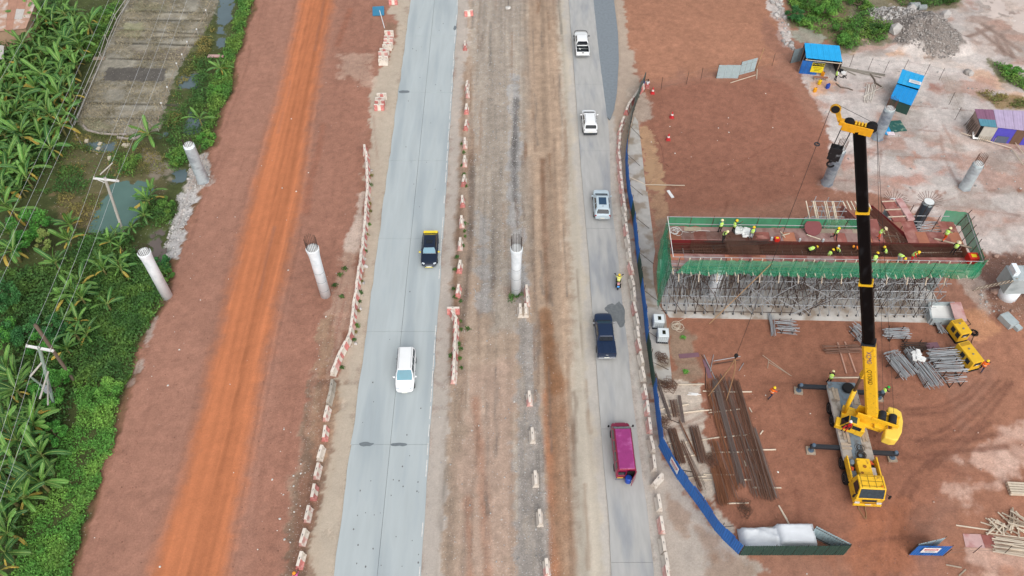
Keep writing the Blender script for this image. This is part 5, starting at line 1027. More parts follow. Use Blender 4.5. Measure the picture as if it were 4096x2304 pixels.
# lettering on the flank that faces the carriageways
fl_n = -side_ if (-side_).dot(Vector((0, -1, .3))) > 0 else side_
for key, t_, mt, sz in (('xcmg', T0 - 1.6, mat('boom_blue_print', (60, 50, 130), .5), 1), ('qy', T0 - 4.2, mat('boom_dark_print', (60, 40, 20), .5), 1)):
    me = FONT[key]; me.materials.append(mt); zx = -bd; yx = fl_n.cross(zx); o = obj('lettering', me, b0)
    Mx = Matrix((zx, yx, fl_n)).transposed().to_4x4(); Mx.translation = foot + bd * t_ + fl_n * .396
    o.matrix_local = Mx
m = M(); q0 = TS @ Vector((0, .6, 1.9)); q1 = foot + bd * bt(1500) - upv * .62; qm = q0.lerp(q1, .58); m.tube(q0, qm, .20, 14); m.wout('lift_ram', yel, CR, True)
M().tube(qm, q1, .13, 12).wout('ram_rod', mat('ram_rod', (104, 84, 70), .4, .1, 3, metal=.3), CR, True); M().box(q1 + upv * .15, (.5, .5, .7)).wout('ram_bracket', yel, CR)
# boom head with sheaves, rooster sheave, hooks
hf = hd; hr_ = side_
TH = Matrix((hr_, hf, Vector((0, 0, 1)))).transposed().to_4x4(); TH.translation = tip
cp('boom_head', lambda m: (m.box((-.22, .15, .12), (.06, 1.9, .62)), m.box((.22, .15, .12), (.06, 1.9, .62)), m.box((0, .1, -.12), (.44, 1.5, .1)), m.box((0, 1.15, .28), (.44, .4, .3))), mat('head_yellow', (222, 160, 30), .5, .15, 4), .03, T=TH)
for y, z, r_ in ((-.65, .42, .34), (.75, .30, .34)):
    cp('sheave', lambda m: [m.tube((x, y, z), (x + .06, y, z), r_, 18) for x in (-.17, -.06, .05, .14)], black, T=TH)
cp('hazard_plate', lambda m: [m.box((0, -.25 + k * .2, .50), (.40, .09, .03)) for k in range(4)], yel, T=TH)
cp('rooster_sheave', lambda m: (m.box((0, 1.55, .75), (.12, .3, 1.1), rot=Matrix.Rotation(-.5, 3, 'X')), m.tube((-.07, 1.85, 1.15), (.07, 1.85, 1.15), .34, 18)), mat('rooster', (200, 150, 40), .5, .3, 5), .01, T=TH)
cp('rooster_wheel', lambda m: m.tube((-.1, 1.85, 1.15), (.1, 1.85, 1.15), .27, 18), black, T=TH)
hbx = TH @ Vector((0, .85, 0)); hz_ = min(np.arange(15, 33, .05), key=lambda z_: abs(pj((hbx.x, hbx.y, z_))[1] - 610)); HB = Vector((hbx.x, hbx.y, hz_))
rope = mat('hoist_rope', (46, 44, 44), .7)
for x in (-.16, -.05, .05, .16):
    for y in (-.32, .32): rod('hoist_rope', TH @ Vector((x, .75 + y, 0)), HB + hr_ * x + hf * y * .9 + Vector((0, 0, .2)), .016, rope, CR, 4)
TB = Matrix((hr_, hf, Vector((0, 0, 1)))).transposed().to_4x4(); TB.translation = HB
hb = cp('hook_block', lambda m: (m.box((-.24, 0, 0), (.05, .8, 1.0)), m.box((.24, 0, 0), (.05, .8, 1.0)), m.box((0, 0, -.5), (.5, .5, .24)), [m.tube((x, 0, .1), (x + .07, 0, .1), .40, 16) for x in (-.18, -.05, .1)]), mat('block_black', (30, 31, 34), .4, .15, 4, c2=(120, 124, 128), c2amt=.15, c2scale=2), .03, T=TB)
cp('hook', lambda m: (m.tube((0, 0, -.55), (0, 0, -.8), .07, 8), m.path([(0, .22 * math.sin(t_), -1.05 + .22 * math.cos(t_)) for t_ in np.linspace(0, 4.6, 12)], .07, 8)), black, T=TB, parent=hb)
rs = TH @ Vector((0, 2.15, 1.1)); hk = min((G(2968, 1432, z_) for z_ in np.arange(.5, 9, .05)), key=lambda q: (q.x - rs.x) ** 2 + (q.y - rs.y) ** 2)
hk = Vector((rs.x, rs.y, max(hk.z, 2.5)))
rod('whip_rope', rs, hk, .018, rope, CR, 4)
cp('headache_ball', lambda m: m.lathe([(.05, .25), (.16, .15), (.2, 0), (.14, -.16), (.05, -.22)], 14, hk).path([hk + Vector((0, .12 * math.sin(t_), -.34 + .12 * math.cos(t_))) for t_ in np.linspace(0, 4.6, 9)], .04, 6), black, T=Matrix.Identity(4))
cp('rope_guide_ring', lambda m: m.path([rs + Vector((.16 * math.cos(t_), .16 * math.sin(t_), -3.0)) for t_ in np.linspace(0, 2 * math.pi, 10)], .05, 6), dark, T=Matrix.Identity(4))
dr = TS @ Vector((0, -2.35, 3.3))
for y, tt in ((-2.35, -.65), (-3.25, -.65)): rod('hoist_rope', TS @ Vector((.05, y, 3.38)), TH @ Vector((0, tt - .3, .45)), .016, rope, CR, 4)
rod('hoist_rope', TH @ Vector((0, -.65, .78)), TH @ Vector((0, 1.85, 1.49)), .014, rope, CR, 4)
sl = thing('lifting_sling', 'pair of frayed fabric slings hanging from the small crane hook over the bars', 'sling', hk - Vector((0, 0, .5)))
slm = mat('webbing', (150, 116, 84), .9, .15, 6)
for px, py in ((2834, 1583), (2906, 1600)):
    e_ = G(px, py, .25); a0 = hk - Vector((0, 0, .46)); md = a0.lerp(e_, .55) + Vector((.15, 0, .25)); M().path([a0, a0.lerp(md, .5) + Vector((.1, 0, .1)), md, md.lerp(e_, .6), e_], .05, 5).wout('leg', slm, sl)
# ------------------------------------------------------------------ formwork deck on scaffolding
O = Vector((15.0, 50.2, 0)); TD = Matrix.Translation(O) @ Matrix.Rotation(rad(-1.1), 4, 'Z')
def D(u, v, z=0.0): return TD @ Vector((u, v, z))
# concrete pad under the scaffold
structure(M(TD).add([(1.2, -.35, .06), (28.0, -.5, .06), (29.6, 1.0, .06), (29.2, 7.6, .06), (1.0, 7.6, .06), (.6, 1, .06), (1.2, -.35, -.2), (28.0, -.5, -.2), (29.6, 1.0, -.2), (29.2, 7.6, -.2), (1.0, 7.6, -.2), (.6, 1, -.2)],
          [(0, 1, 2, 3, 4, 5)] + [(i, i + 6, (i + 1) % 6 + 6, (i + 1) % 6) for i in range(6)]).out('concrete_pad', mat('pad_concrete', (196, 192, 186), .85, .1, 1.2, c2=(160, 146, 132), c2amt=.45, c2scale=.5)))
SF = thing('scaffolding', 'dense tube scaffolding standing on the concrete pad under the formwork deck', 'scaffolding', O)
us = [.9 + .98 * i for i in range(28)]; vs_ = [.2, 1.25, 2.3, 3.35, 4.4, 5.45]; lv = [.35, 1.6, 2.85, 4.1, 5.35, 6.5]
rr = random.Random(3)
foot_me = M().box((0, 0, .02), (.16, .16, .04)).tube((0, 0, .04), (0, 0, .3), .03, 6).mesh('base_jack', dark)
for u in us:
    for v in vs_:
        if rr.random() < .06: continue
        u1 = u + rr.uniform(-.05, .05); v1 = v + rr.uniform(-.05, .05); zt = 7.05 if v > .3 else 7.05
        rod('standard', D(u1, v1, .06), D(u1, v1, zt), .030, oldtube if rr.random() < .58 else galv, SF)
        if v < 1.5: put('base_jack', foot_me, SF, D(u1, v1, .06) - SF.location)
for v in vs_:
    for z in lv:
        for k in range(4):
            if rr.random() < .12: continue
            u0 = .4 + k * 6.9; rod('ledger', D(u0, v + .05, z + rr.uniform(-.03, .03)), D(u0 + 6.95, v + .05, z + rr.uniform(-.03, .03)), .034, galv if rr.random() < .7 else oldtube, SF)
for u in us:
    for z in lv:
        if rr.random() < .15: continue
        rod('transom', D(u + .06, -.15, z + .07), D(u + .06, 5.8, z + .07), .034, galv if rr.random() < .55 else oldtube, SF)
for k in range(120):
    u = rr.uniform(.8, 27); v = rr.choice(vs_); z = rr.choice([.3, .3, 1.6, 2.9, 4.0]); s = rr.choice([-1, 1]); w_ = rr.uniform(1.6, 4.2)
    u2 = min(max(u + s * w_, .6), 28); rod('brace', D(u, v - .08, z), D(u2, v - .08 + rr.uniform(-.1, .1), min(z + rr.uniform(2.2, 4.4), 6.9)), .034, galv if rr.random() < .45 else oldtube, SF)
for k in range(100):
    u = rr.uniform(.8, 27.5); v0 = rr.choice(vs_[:3]); z = rr.uniform(.2, 3); rod('brace', D(u, v0, z), D(u + rr.uniform(-.4, .4), v0 + rr.uniform(1.5, 3), z + rr.uniform(1.5, 3.4)), .034, oldtube if rr.random() < .6 else galv, SF)
rod('raker', D(5.2, -1.1, .05), D(9.6, -.25, 8.6), .04, mat('bamboo_pole', (186, 150, 110), .8, .1, 4), SF)
# deck: bearers, plywood walkways, trench box, bars
DK = thing('formwork_deck', 'long plywood formwork deck with an open steel-lined trench for a bridge cross beam', 'formwork', D(0, 0, 7.0))
def dk(name, build, mt, b=0.0):
    m = M(TD); build(m); o = m.wout(name, mt, DK)
    if b: bev(o, b)
    return o
for i in range(34):
    u = .5 + i * .85; rod('joist', D(u, -.35 - rr.random() * .4, 7.12), D(u, 1.5, 7.12), .055, timber, DK, 4); rod('joist', D(u, 3.4, 7.12), D(u, 5.6, 7.12), .055, timber, DK, 4)
for i in range(14): u = .9 + i * 2.0 + rr.uniform(-.3, .3); rod('prop_end', D(u, -.3, 6.9), D(u + .1, -.55, 6.05), .055, timber, DK, 4)
for v in (.3, 1.4, 3.9, 5.0): rod('bearer', D(.3, v, 7.0), D(28.6, v, 7.0), .07, timberO, DK, 4)
tv0, tv1 = 1.55, 3.35
def strip(name, u0, u1, v0, v1, z, n_, mts, jit=0.0):
    for i in range(n_):
        a = u0 + (u1 - u0) * i / n_; b = u0 + (u1 - u0) * (i + 1) / n_; dk(name, lambda m: m.box(((a + b) / 2, (v0 + v1) / 2, z + rr.uniform(-.012, .012)), (b - a - .02, v1 - v0, .03), rz=rr.uniform(-.004, .004)), mts[rr.randrange(len(mts))])
plyB = mat('brown_formply', (172, 112, 88), .55, .12, 2, obj_rand=.1); plyM = mat('muddy_formply', (154, 124, 118), .7, .16, 2, c2=(136, 98, 92), c2amt=.4, c2scale=1.5, obj_rand=.08)
strip('plywood_panel', .4, 20.4, 3.4, 4.6, DZ - .06, 16, [ply, plyM, plyM, plyB]); strip('plywood_panel', .4, 20.4, 4.6, 5.15, DZ - .05, 12, [plyM, timberO, plyM])
strip('plywood_panel', .3, 29.3, .75, 1.5, DZ - .06, 22, [ply, plyM, plyB]); strip('plywood_panel', .3, 29.3, .0, .75, DZ - .10, 20, [plyM, timberO])
strip('plywood_panel', 20.4, 21.6, 3.4, 6.6, DZ - .04, 1, [ply]); strip('plywood_panel', 23.8, 29.2, 3.4, 4.9, DZ - .04, 5, [ply, plyB, ply])
strip('plywood_panel', 23.9, 25.2, 4.9, 7.4, DZ - .035, 1, [ply]); strip('plywood_panel', 27.6, 29.2, 4.9, 6.4, DZ - .05, 2, [ply])
# trench walls and floor
for i in range(12):
    a = .6 + i * 2.38
    dk('trench_floor', lambda m: m.box((a + 1.19, (tv0 + tv1) / 2, DZ - 1.55), (2.36, tv1 - tv0 + .04, .04)), plyM)
    dk('trench_wall', lambda m: m.box((a + 1.19, tv1 + .02, DZ - .78), (2.36, .03, 1.5)), mat('deep_red_formply', (120, 44, 46), .5, .15, 2, obj_rand=.1)); dk('trench_wall', lambda m: m.box((a + 1.19, tv0 - .02, DZ - .78), (2.36, .03, 1.5)), ply)
dk('trench_end', lambda m: m.box((29.2, (tv0 + tv1) / 2, DZ - .78), (.04, tv1 - tv0, 1.5)), plyB); dk('trench_end', lambda m: m.box((.6, (tv0 + tv1) / 2, DZ - 1.2), (.04, tv1 - tv0, .7)), ply)
stir = M()
for a, b in (((0, -.78, -1.4), (0, .78, -1.4)), ((0, .78, -1.4), (0, .78, .12)), ((0, -.78, -1.4), (0, -.78, .08)), ((0, -.3, -1.4), (0, -.3, -.45)), ((0, .3, -1.4), (0, .3, -.45)), ((0, -.78, -.5), (0, .78, -.5))): stir.tube(a, b, .022, 4)
stir_me = stir.mesh('stirrup', rust)
for i in range(165):
    u = 2.6 + i * .16; put('stirrup', stir_me, DK, D(u, (tv0 + tv1) / 2, DZ) - DK.location, rad(-1.1) + rr.uniform(-.02, .02))
for k in range(9): v = tv0 + .12 + k * .2; rod('long_bar', D(.8, v, DZ - .47 + rr.uniform(-.02, .02)), D(28.9, v, DZ - .47 + rr.uniform(-.02, .02)), .026, rust, DK, 4)
for k in range(7): v = tv0 + .15 + k * .25; rod('long_bar', D(.8, v, DZ - 1.38), D(28.9, v, DZ - 1.38), .022, rustD, DK, 4)
for k in range(6): rod('long_bar', D(2.6, tv1 - .08, DZ - 1.2 + k * .22), D(28.9, tv1 - .08, DZ - 1.2 + k * .22), .018, rust, DK, 4)
# bar mats crossing the trench and loose bars
for k in range(26): u = 6.0 + k * .115; rod('mat_bar', D(u, 1.2, DZ + .05), D(u + .05, 4.4, DZ + .06), .02, rust, DK, 4)
for k in range(14): v = 1.45 + k * .2; rod('mat_bar', D(5.8, v, DZ + .09), D(9.1, v + .04, DZ + .09), .018, rust, DK, 4)
for k in range(9): rod('loose_bar', D(3.6 + rr.random(), 2.2 + rr.random() * 1.2, DZ + .02), D(9.8 + rr.random(), 2.9 + rr.random() * .7, DZ + .14), .02, rustD, DK, 4)
for k in range(7): rod('loose_bar', D(.7, 3.5 + k * .16, DZ + .04), D(8 + rr.random() * 3, 3.55 + k * .15, DZ + .04), .022, rust, DK, 4)
# cross beam cage running back from the deck
for k in range(17): u = 21.75 + k * .125; rod('cross_bar', D(u + 1.0, tv0 + .1, DZ - .15), D(u - 1.9, 8.2, DZ - .1), .022, rust, DK, 4)
for k in range(26): v = tv0 + .2 + k * .21; uo = (v - tv0) / (8.2 - tv0) * -2.8; rod('cross_tie', D(22.55 + uo, v, DZ - .18), D(24.9 + uo, v + .1, DZ - .16), .018, rust, DK, 4)
for (ua, ub, mt) in ((21.0, 18.6, ply), (24.6, 21.6, mat('deep_red_formply', (120, 44, 46)))):
    dk('beam_side', lambda m: m.hexa([Vector((ua, 3.4, DZ - 1.2)), Vector((ua + .06, 3.4, DZ - 1.2)), Vector((ub + .06, 8.6, DZ - 1.2)), Vector((ub, 8.6, DZ - 1.2))], [Vector((ua, 3.4, DZ - .02)), Vector((ua + .06, 3.4, DZ - .02)), Vector((ub + .06, 8.6, DZ - .02)), Vector((ub, 8.6, DZ - .02))]), mt)
dk('beam_soffit', lambda m: m.add([(21.1, 3.4, DZ - 1.2), (24.5, 3.4, DZ - 1.2), (21.5, 8.6, DZ - 1.2), (18.7, 8.6, DZ - 1.2)], [(0, 1, 2, 3)]), plyB)
for k in range(7): u = 19.0 + k * .42; rod('prop_board', D(u, 8.0, DZ - .2), D(u - .3, 9.0, DZ + .1), .07, timber, DK, 4)
dk('red_beam_panel', lambda m: m.box((23.5, 7.7, DZ + .1), (1.3, 3.0, .2), rz=.15), ply); dk('red_beam_panel', lambda m: m.box((24.6, 7.7, DZ + .28), (.7, 3.0, .22), rz=.16), plyP)
for v in (6.6, 7.6, 8.8): rod('batten', D(22.6, v, DZ + .28), D(24.6, v + .15, DZ + .3), .06, timber, DK, 4)
# scaffold tower behind, back right frame
for (u, v) in ((15.5, 7.0), (16.8, 7.0), (18.1, 7.0), (15.5, 8.4), (16.8, 8.4), (18.1, 8.4), (25.2, 6.4), (26.2, 6.4), (25.3, 7.8), (26.6, 7.6), (27.4, 6.2)):
    rod('standard', D(u, v, .0), D(u + .05, v, 8.6 + rr.random() * .7), .038, galv if u < 20 else oldtube, SF)
for z in (2, 4, 6, 7.6, 8.4):
    for v in (7.0, 8.4): rod('ledger', D(15.2, v, z), D(18.5, v, z), .034, galv, SF)
    rod('ledger', D(25, 6.5, z), D(28.6, 6.5, z), .034, galv, SF)
for k in range(6): rod('brace', D(15.5 + k * .4, 7.0, 1 + k), D(17.4 - k * .2, 8.3, 4 + k * .8), .034, galv, SF)
for k in range(8): u = 14.9 + rr.random() * 3.4; rod('leaning_board', D(u, 6.2, 7.6), D(u - .6, 7.6, 9.2), .06, timber, DK, 4)
for k in range(16): u = 24.8 + rr.random() * 3; v = 5.0 + rr.random() * 1.6; rod('loose_tube', D(u, v, DZ - .6 + rr.random() * .3), D(u + rr.uniform(.8, 2.2), v + rr.uniform(-.5, .5), DZ - .5 + rr.random() * .3), .034, galv, DK)
# guard posts and rails
for i in range(14):
    u = .4 + i * 2.2; 
    if u < 20: rod('guard_post', D(u, 5.25, 6.6), D(u + .06, 5.25, 9.25), .034, oldtube, SF)
    if u < 30: rod('guard_post', D(u + .5, -.02, 6.3), D(u + .5, -.04, 9.0), .034, oldtube, SF)
for i in range(7): v = .2 + i * 1.0; rod('guard_post', D(29.4, v, 6.6), D(29.45 + .12 * i, v, 9.4 + rr.random() * .4), .036, oldtube, SF)
for z in (8.1, 9.1): rod('guard_rail', D(.2, 5.22, z), D(20, 5.22, z), .034, galv, SF); rod('guard_rail', D(.2, .02, z - .1), D(29.4, .0, z - .1), .03, galv, SF)
rod('guard_rail', D(.25, .0, 9.05), D(.25, 5.2, 9.1), .034, white, SF)
rod('guard_rail', D(29.4, .0, 9.0), D(29.9, 6.2, 9.1), .034, galv, SF)
# timber rail blocks seen through the front net
for i in range(30): rod('rail_stud', D(.9 + i * .98, .06, 7.2), D(.9 + i * .98, .06, 8.85), .06, mat('pale_stud', (226, 214, 192), .8), DK, 4)
# netting
NT = thing('safety_netting', 'green debris netting hung round the edge of the formwork deck', 'netting', D(0, 0, 6.8))
def net(pts_b, pts_t, mt, sag=.1, nu=10, nv=5, seed=1):
    r3 = random.Random(seed); m = M(); N = len(pts_b)
    rows = []
    P = []
    for k in range(N - 1):
        for i in range(nu):
            f = i / nu; P.append((Vector(pts_b[k]).lerp(Vector(pts_b[k + 1]), f), Vector(pts_t[k]).lerp(Vector(pts_t[k + 1]), f)))
    P.append((Vector(pts_b[-1]), Vector(pts_t[-1])))
    vs = []
    for j in range(nv + 1):
        for i, (a, b) in enumerate(P):
            q = a.lerp(b, j / nv); wob = sag * math.sin(i * 1.3 + j) * .6 + r3.uniform(-sag, sag)
            q = q + Vector((wob * .5, -abs(wob) * .8, (r3.uniform(-.05, .05) if 0 < j < nv else (r3.uniform(-.14, .14) if j == 0 else r3.uniform(-.04, .04))))); vs.append(q)
    W_ = len(P); fs = [(j * W_ + i, j * W_ + i + 1, (j + 1) * W_ + i + 1, (j + 1) * W_ + i) for j in range(nv) for i in range(W_ - 1)]
    return m.add(vs, fs).wout('net_sheet', mt, NT, True)
fu = [.6, 7.0, 13.2, 19.4, 25.0, 29.6]; sags = [6.75, 6.9, 6.55, 6.7, 6.8, 6.75]
for k in range(5): net([D(fu[k] + .1, -.12, sags[k] + (.2 if k == 0 else 0)), D((fu[k] + fu[k + 1]) / 2, -.14, sags[k] - .12), D(fu[k + 1], -.12, sags[k + 1])], [D(fu[k] + (1.2 if k == 0 else 0), -.1, 8.8), D((fu[k] + fu[k + 1]) / 2, -.1, 8.78), D(fu[k + 1], -.1, 8.85)], netg, .15, 12, 6, k)
for k, (a, b) in enumerate(((.4, 6.0), (6.0, 11.5), (11.5, 16.0), (16.0, 20.0))): net([D(a, 5.3, 7.7), D(b, 5.3, 7.65)], [D(a, 5.3, 9.05), D(b, 5.3, 9.0)], netl if k < 3 else netg, .06, 10, 4, 20 + k)
net([D(-.1, -.2, 1.2), D(-.3, .6, 2.4), D(-.2, 2.2, 6.2), D(.1, 4.9, 7.3)], [D(.35, -.1, 7.4), D(.1, 1.0, 8.6), D(.15, 3.0, 9.1), D(.2, 5.0, 9.1)], netg, .14, 6, 8, 31)
net([D(-.55, .1, 3.2), D(-.75, 1.5, 6.2), D(-.4, 3.6, 7.4)], [D(.0, .2, 7.6), D(-.05, 1.8, 8.9), D(.05, 3.8, 9.0)], netg, .16, 6, 6, 33)
net([D(29.5, .1, 7.2), D(29.7, 3.0, 7.4), D(30.0, 6.2, 7.5), D(28.0, 6.5, 7.5)], [D(29.5, .1, 9.1), D(29.8, 3.0, 9.15), D(30.1, 6.4, 9.1), D(28.0, 6.7, 9.1)], netl, .1, 7, 5, 35)
net([D(28.6, -.14, 6.8), D(29.6, .1, 6.9)], [D(28.6, -.12, 8.95), D(29.9, .2, 9.1)], netg, .1, 6, 5, 37)
# things lying on the deck
q = P1(1165, 425); tp = M()
for k in range(26): a = R.uniform(0, 6.28); r_ = R.uniform(0, .9); tp.box((r_ * math.cos(a) * 1.1, r_ * math.sin(a) * .6, .16 + .2 * (1 - r_) * R.random()), (.55, .4, .2), rot=Matrix.Rotation(R.uniform(-.5, .5), 3, 'X') @ Matrix.Rotation(a, 3, 'Z'))
o = tp.out('tarpaulin_bundle', white); o.location = q; tag(o, 'crumpled white tarpaulin bundle on the back walkway of the deck', 'tarpaulin')
q = P1(1915, 408); o = M().lathe([(.85, 0), (.85, .04)], 28).out('plywood_disc', mat('dark_red_ply', (116, 58, 60), .6, .1, 2)); o.location = q + Vector((0, .1, .5)); o.rotation_euler = (rad(35), 0, 0); tag(o, 'round dark red plywood disc propped against the back netting', 'plywood disc')
def redbox(q, s, lb):
    t = thing('site_box', lb, 'box', q); bev(M().box((0, 0, .3 * s), (.7 * s, .6 * s, .6 * s)).out('case', mat('red_box', (204, 46, 36), .5, .1, 3), t), .03); M().box((0, 0, .605 * s), (.36 * s, .3 * s, .01)).out('warning_label', mat('yellow_label', (230, 200, 40), .5), t)
redbox(P1(1520, 508) + Vector((0, 0, -.02)), .7, 'small red electrical box on the trench edge'); redbox(P2(1625, 730) + Vector((0, 0, -.1)), 1.35, 'large red switch box with a yellow label at the deck corner')
def pipe(p, q, r, mt, name, lb, cat, g=None): o = rod(name, p, q, r, mt, None, 8); tag(o, lb, cat, g); return o
for x, y, l_, a_ in ((1575, 455, .9, .3), (1615, 480, .9, 1.9), (1855, 445, 1.4, -.5), (275, 0, 0, 0)):
    if l_: p = P1(x, y); pipe(p + Vector((0, 0, .05)), p + Vector((l_ * math.cos(a_), l_ * math.sin(a_), .06)), .05, timber, 'timber_offcut', 'short pale timber offcut lying on the back walkway', 'timber', 'offcuts on the deck')
p = P2(1030, 645, DZ - .72); pipe(p, p + Vector((5.0, .15, .02)), .06, timber, 'timber_batten', 'long pale batten lying in the closed end of the trench', 'timber')
p = P2(1215, 490); pipe(p + Vector((0, 0, .06)), p + Vector((4.2, -1.6, .06)), .09, timberO, 'plank', 'weathered plank under the striding worker at the netting corner', 'plank')
p = P1(400, 405); o = M(); coil(o, (0, 0, .02), .45, 5, .2, .018); o.path([(.4, 0, .03), (1.4, -.2, .03), (2.4, .1, .03), (3.4, 0, .03)], .018, 4); o = o.out('rope_coil', white); o.location = p; tag(o, 'tangled white rope on the deck corner by the left netting', 'rope')
for i, (x, y) in enumerate(((1463, 500), (1775, 515), (2035, 520), (2205, 590))): p = P1(x, y); o = M().lathe([(.1, 0), (.1, .35)], 10).out('duct_stub', mat('pale_pvc', (200, 204, 206), .5)); o.location = p; tag(o, 'short pale duct pipe standing on the trench edge', 'pipe', 'duct stubs along the trench')

# ------------------------------------------------------------------ sheet metal fence
corr = {}
def sheet_mesh(mt, w=.9, h=2.0, n_=9):
    k = (mt.name, w, h)
    if k in corr: return corr[k]
    vs = []; fs = []
    for i in range(n_ + 1):
        x = -w / 2 + w * i / n_; y = .018 * (1 if i % 2 else -1); vs += [(x, y, 0), (x, y, h), (x, y + .012, 0), (x, y + .012, h)]
    for i in range(n_): a = 4 * i; fs += [(a, a + 4, a + 5, a + 1), (a + 2, a + 3, a + 7, a + 6), (a + 1, a + 5, a + 7, a + 3)]
    corr[k] = M().add(vs, fs).mesh('corrugated_sheet', mt); return corr[k]
FB = W([(2574, 345), (2552, 395), (2532, 450), (2516, 520), (2505, 590), (2501, 640), (2503, 700), (2509, 768), (2521, 837), (2533, 906), (2541, 980), (2550, 1065), (2560, 1139), (2571, 1229), (2581, 1340), (2590, 1404), (2602, 1499), (2611, 1552), (2624, 1668), (2641, 1800), (2705, 1912), (2790, 2024), (2859, 2124), (2896, 2164), (2957, 2222)])
FN = thing('site_fence', 'long corrugated metal hoarding in alternating blue and dark green stretches with tube props', 'fence', on(FB[0]))
def fcol(p):
    y = pj(p)[1]
    if y < 615: return mat('grey_green_sheet', (96, 112, 108), .5, .12, 2)
    for a, b in ((615, 850), (905, 1062), (1170, 1368), (1560, 2400)):
        if a <= y < b: return bluem
    return greenm
S_ = sample(FB, .88)
for i, (p, a) in enumerate(S_):
    put('sheet', sheet_mesh(fcol(p), .9), FN, on(p, .03) - FN.location, rot=(R.uniform(-.03, .03), 0, a + R.uniform(-.01, .01)))
    if i % 3 == 0:
        nrm = Vector((-math.sin(a), math.cos(a), 0)); nrm = nrm if nrm.x > 0 else -nrm; q = p + nrm * .07
        rod('post', on(q, -.2), on(q, 2.15 + R.random() * .25), .03, oldtube, FN)
        if i % 6 == 0 and i > 6: rod('prop', on(q, 1.5), on(q + nrm * 1.7 + Vector((0, -.3, 0)), 0.03), .026, oldtube, FN)
for k in (0.5, 1.7):
    for (p, a), (q, b) in zip(S_[::4], S_[4::4]):
        nrm = Vector((-math.sin(a), math.cos(a), 0)); nrm = nrm if nrm.x > 0 else -nrm; rod('rail', on(p + nrm * .05, k), on(q + nrm * .05, k), .022, oldtube, FN)
def notice(p, rz, tilt, w, h, lb, txt=None, cat='sign'):
    t = thing('notice_board', lb, cat, p); t.rotation_euler = (tilt, 0, rz); M().box((0, 0, 0), (w, .02, h)).out('panel', white, t)
    if txt:
        M().box((0, -.013, h * .14), (w * .8, .01, h * .26)).out('red_field', mat('sign_red', (196, 30, 40), .5), t)
        me = FONT[txt].copy(); me.materials.append(white); o = obj('lettering', me, t, (0, -.02, h * .14)); o.rotation_euler = (math.pi / 2, 0, 0); s_ = w * .7 / 1.55; o.scale = (s_, s_, s_)
        for k in range(3): M().box((0, -.013, -h * (.1 + .12 * k)), (w * (.7 - .1 * k), .006, h * .045)).out('small_print', mat('grey_print', (120, 124, 130), .7), t)
    return t
# DANGER notice on the blue hoarding
pa, pb = G(2641, 1800), G(2705, 1912); q = pa.lerp(pb, .78); ang = math.atan2((pb - pa).y, (pb - pa).x); nrm = Vector((-math.sin(ang), math.cos(ang), 0)); nrm = nrm if nrm.x < 0 else -nrm
notice(Vector((q.x, q.y, 1.25)) + nrm * .06, ang + (0 if Matrix.Rotation(ang, 3, 'Z') @ Vector((0, -1, 0)) @ nrm > 0 else math.pi), 0, 1.3, 1.0, 'white DANGER notice with a red field fixed to the blue hoarding', 'danger')
# bottom gate: green run, open leaves, blue leaf
def panel_run(name, lb, a, b, mt, back=None, n_=None, h=2.0, tagd=True):
    t = thing(name, lb, 'fence', on(a)); d = b - a; L = Vector((d.x, d.y, 0)).length; n_ = n_ or max(1, round(L / .88)); an = math.atan2(d.y, d.x)
    for i in range(n_): p = a.lerp(b, (i + .5) / n_); put('sheet', sheet_mesh(mt, .9, h), t, on(p, .02) - t.location, an, (L / n_ / .9, 1, 1))
    nr = Vector((-math.sin(an), math.cos(an), 0)) * .05
    for z in (.3, h - .2): rod('rail', on(a + nr, z), on(b + nr, z), .025, oldtube, t)
    for i in range(0, n_ + 1, 3): p = a.lerp(b, i / n_) + nr; rod('post', on(p, -.2), on(p, h + .15), .03, oldtube, t)
    return t
e0 = G(2957, 2222); e1 = G(*C32([(572, 1292)])[0]); panel_run('site_fence', 'dark green sheet metal fence run closing the yard in front of the white tarpaulin stacks', e0, e1, greenm)
panel_run('gate_leaf', 'bare grey metal gate leaf swung open behind the dark green run', e1 + Vector((.02, .15, 0)), G(*C32([(322, 1188)])[0]) + Vector((0, .5, 0)), greysheet)
g0 = G(*C32([(1062, 1292)])[0]); g1 = G(*C32([(1320, 1296)])[0]); panel_run('site_fence', 'short blue sheet metal panel with a DANGER notice by the yard gate', g0, g1, bluem)
panel_run('gate_leaf', 'bare grey metal gate leaf swung open behind the blue panel', g0 + Vector((.05, .12, 0)), Vector((*G(*C32([(1345, 1160)])[0], 2.0).xy, 0)), greysheet)
notice(g0.lerp(g1, .45) + Vector((0, -.07, 1.3)), math.atan2((g1 - g0).y, (g1 - g0).x), 0, 1.4, .95, 'white DANGER notice on the short blue panel by the gate', 'danger')
# far wire fence with two loose bare sheets
def wire_fence(lb, pts, hs=2.0, wires=(.5, 1.7)):
    t = thing('wire_fence', lb, 'fence', pts[0])
    for p in pts: rod('post', p - Vector((0, 0, .2)), p + Vector((R.uniform(-.08, .08), R.uniform(-.08, .08), hs)), .03, rustD, t)
    for a, b in zip(pts[:-1], pts[1:]):
        for z in wires: rod('wire', a + Vector((0, 0, z)), b + Vector((0, 0, z)), .009, mat('old_wire', (120, 108, 98), .7), t, 4)
    return t
wire_fence('thin post and wire fence running from the metal hoarding towards the blue shelter', [GG(*p) for p in C20([(1000, 690), (1125, 678), (1315, 636), (1425, 606), (1540, 592), (1700, 580), (1835, 540)]) + C30([(30, 500), (165, 478)])])
wire_fence('thin post and wire fence leading away from the blue shelter over the pale ground', [GG(*p) for p in C30([(615, 505), (755, 530), (875, 550), (1015, 545), (1180, 575), (1290, 605), (1365, 790), (1410, 905)])])
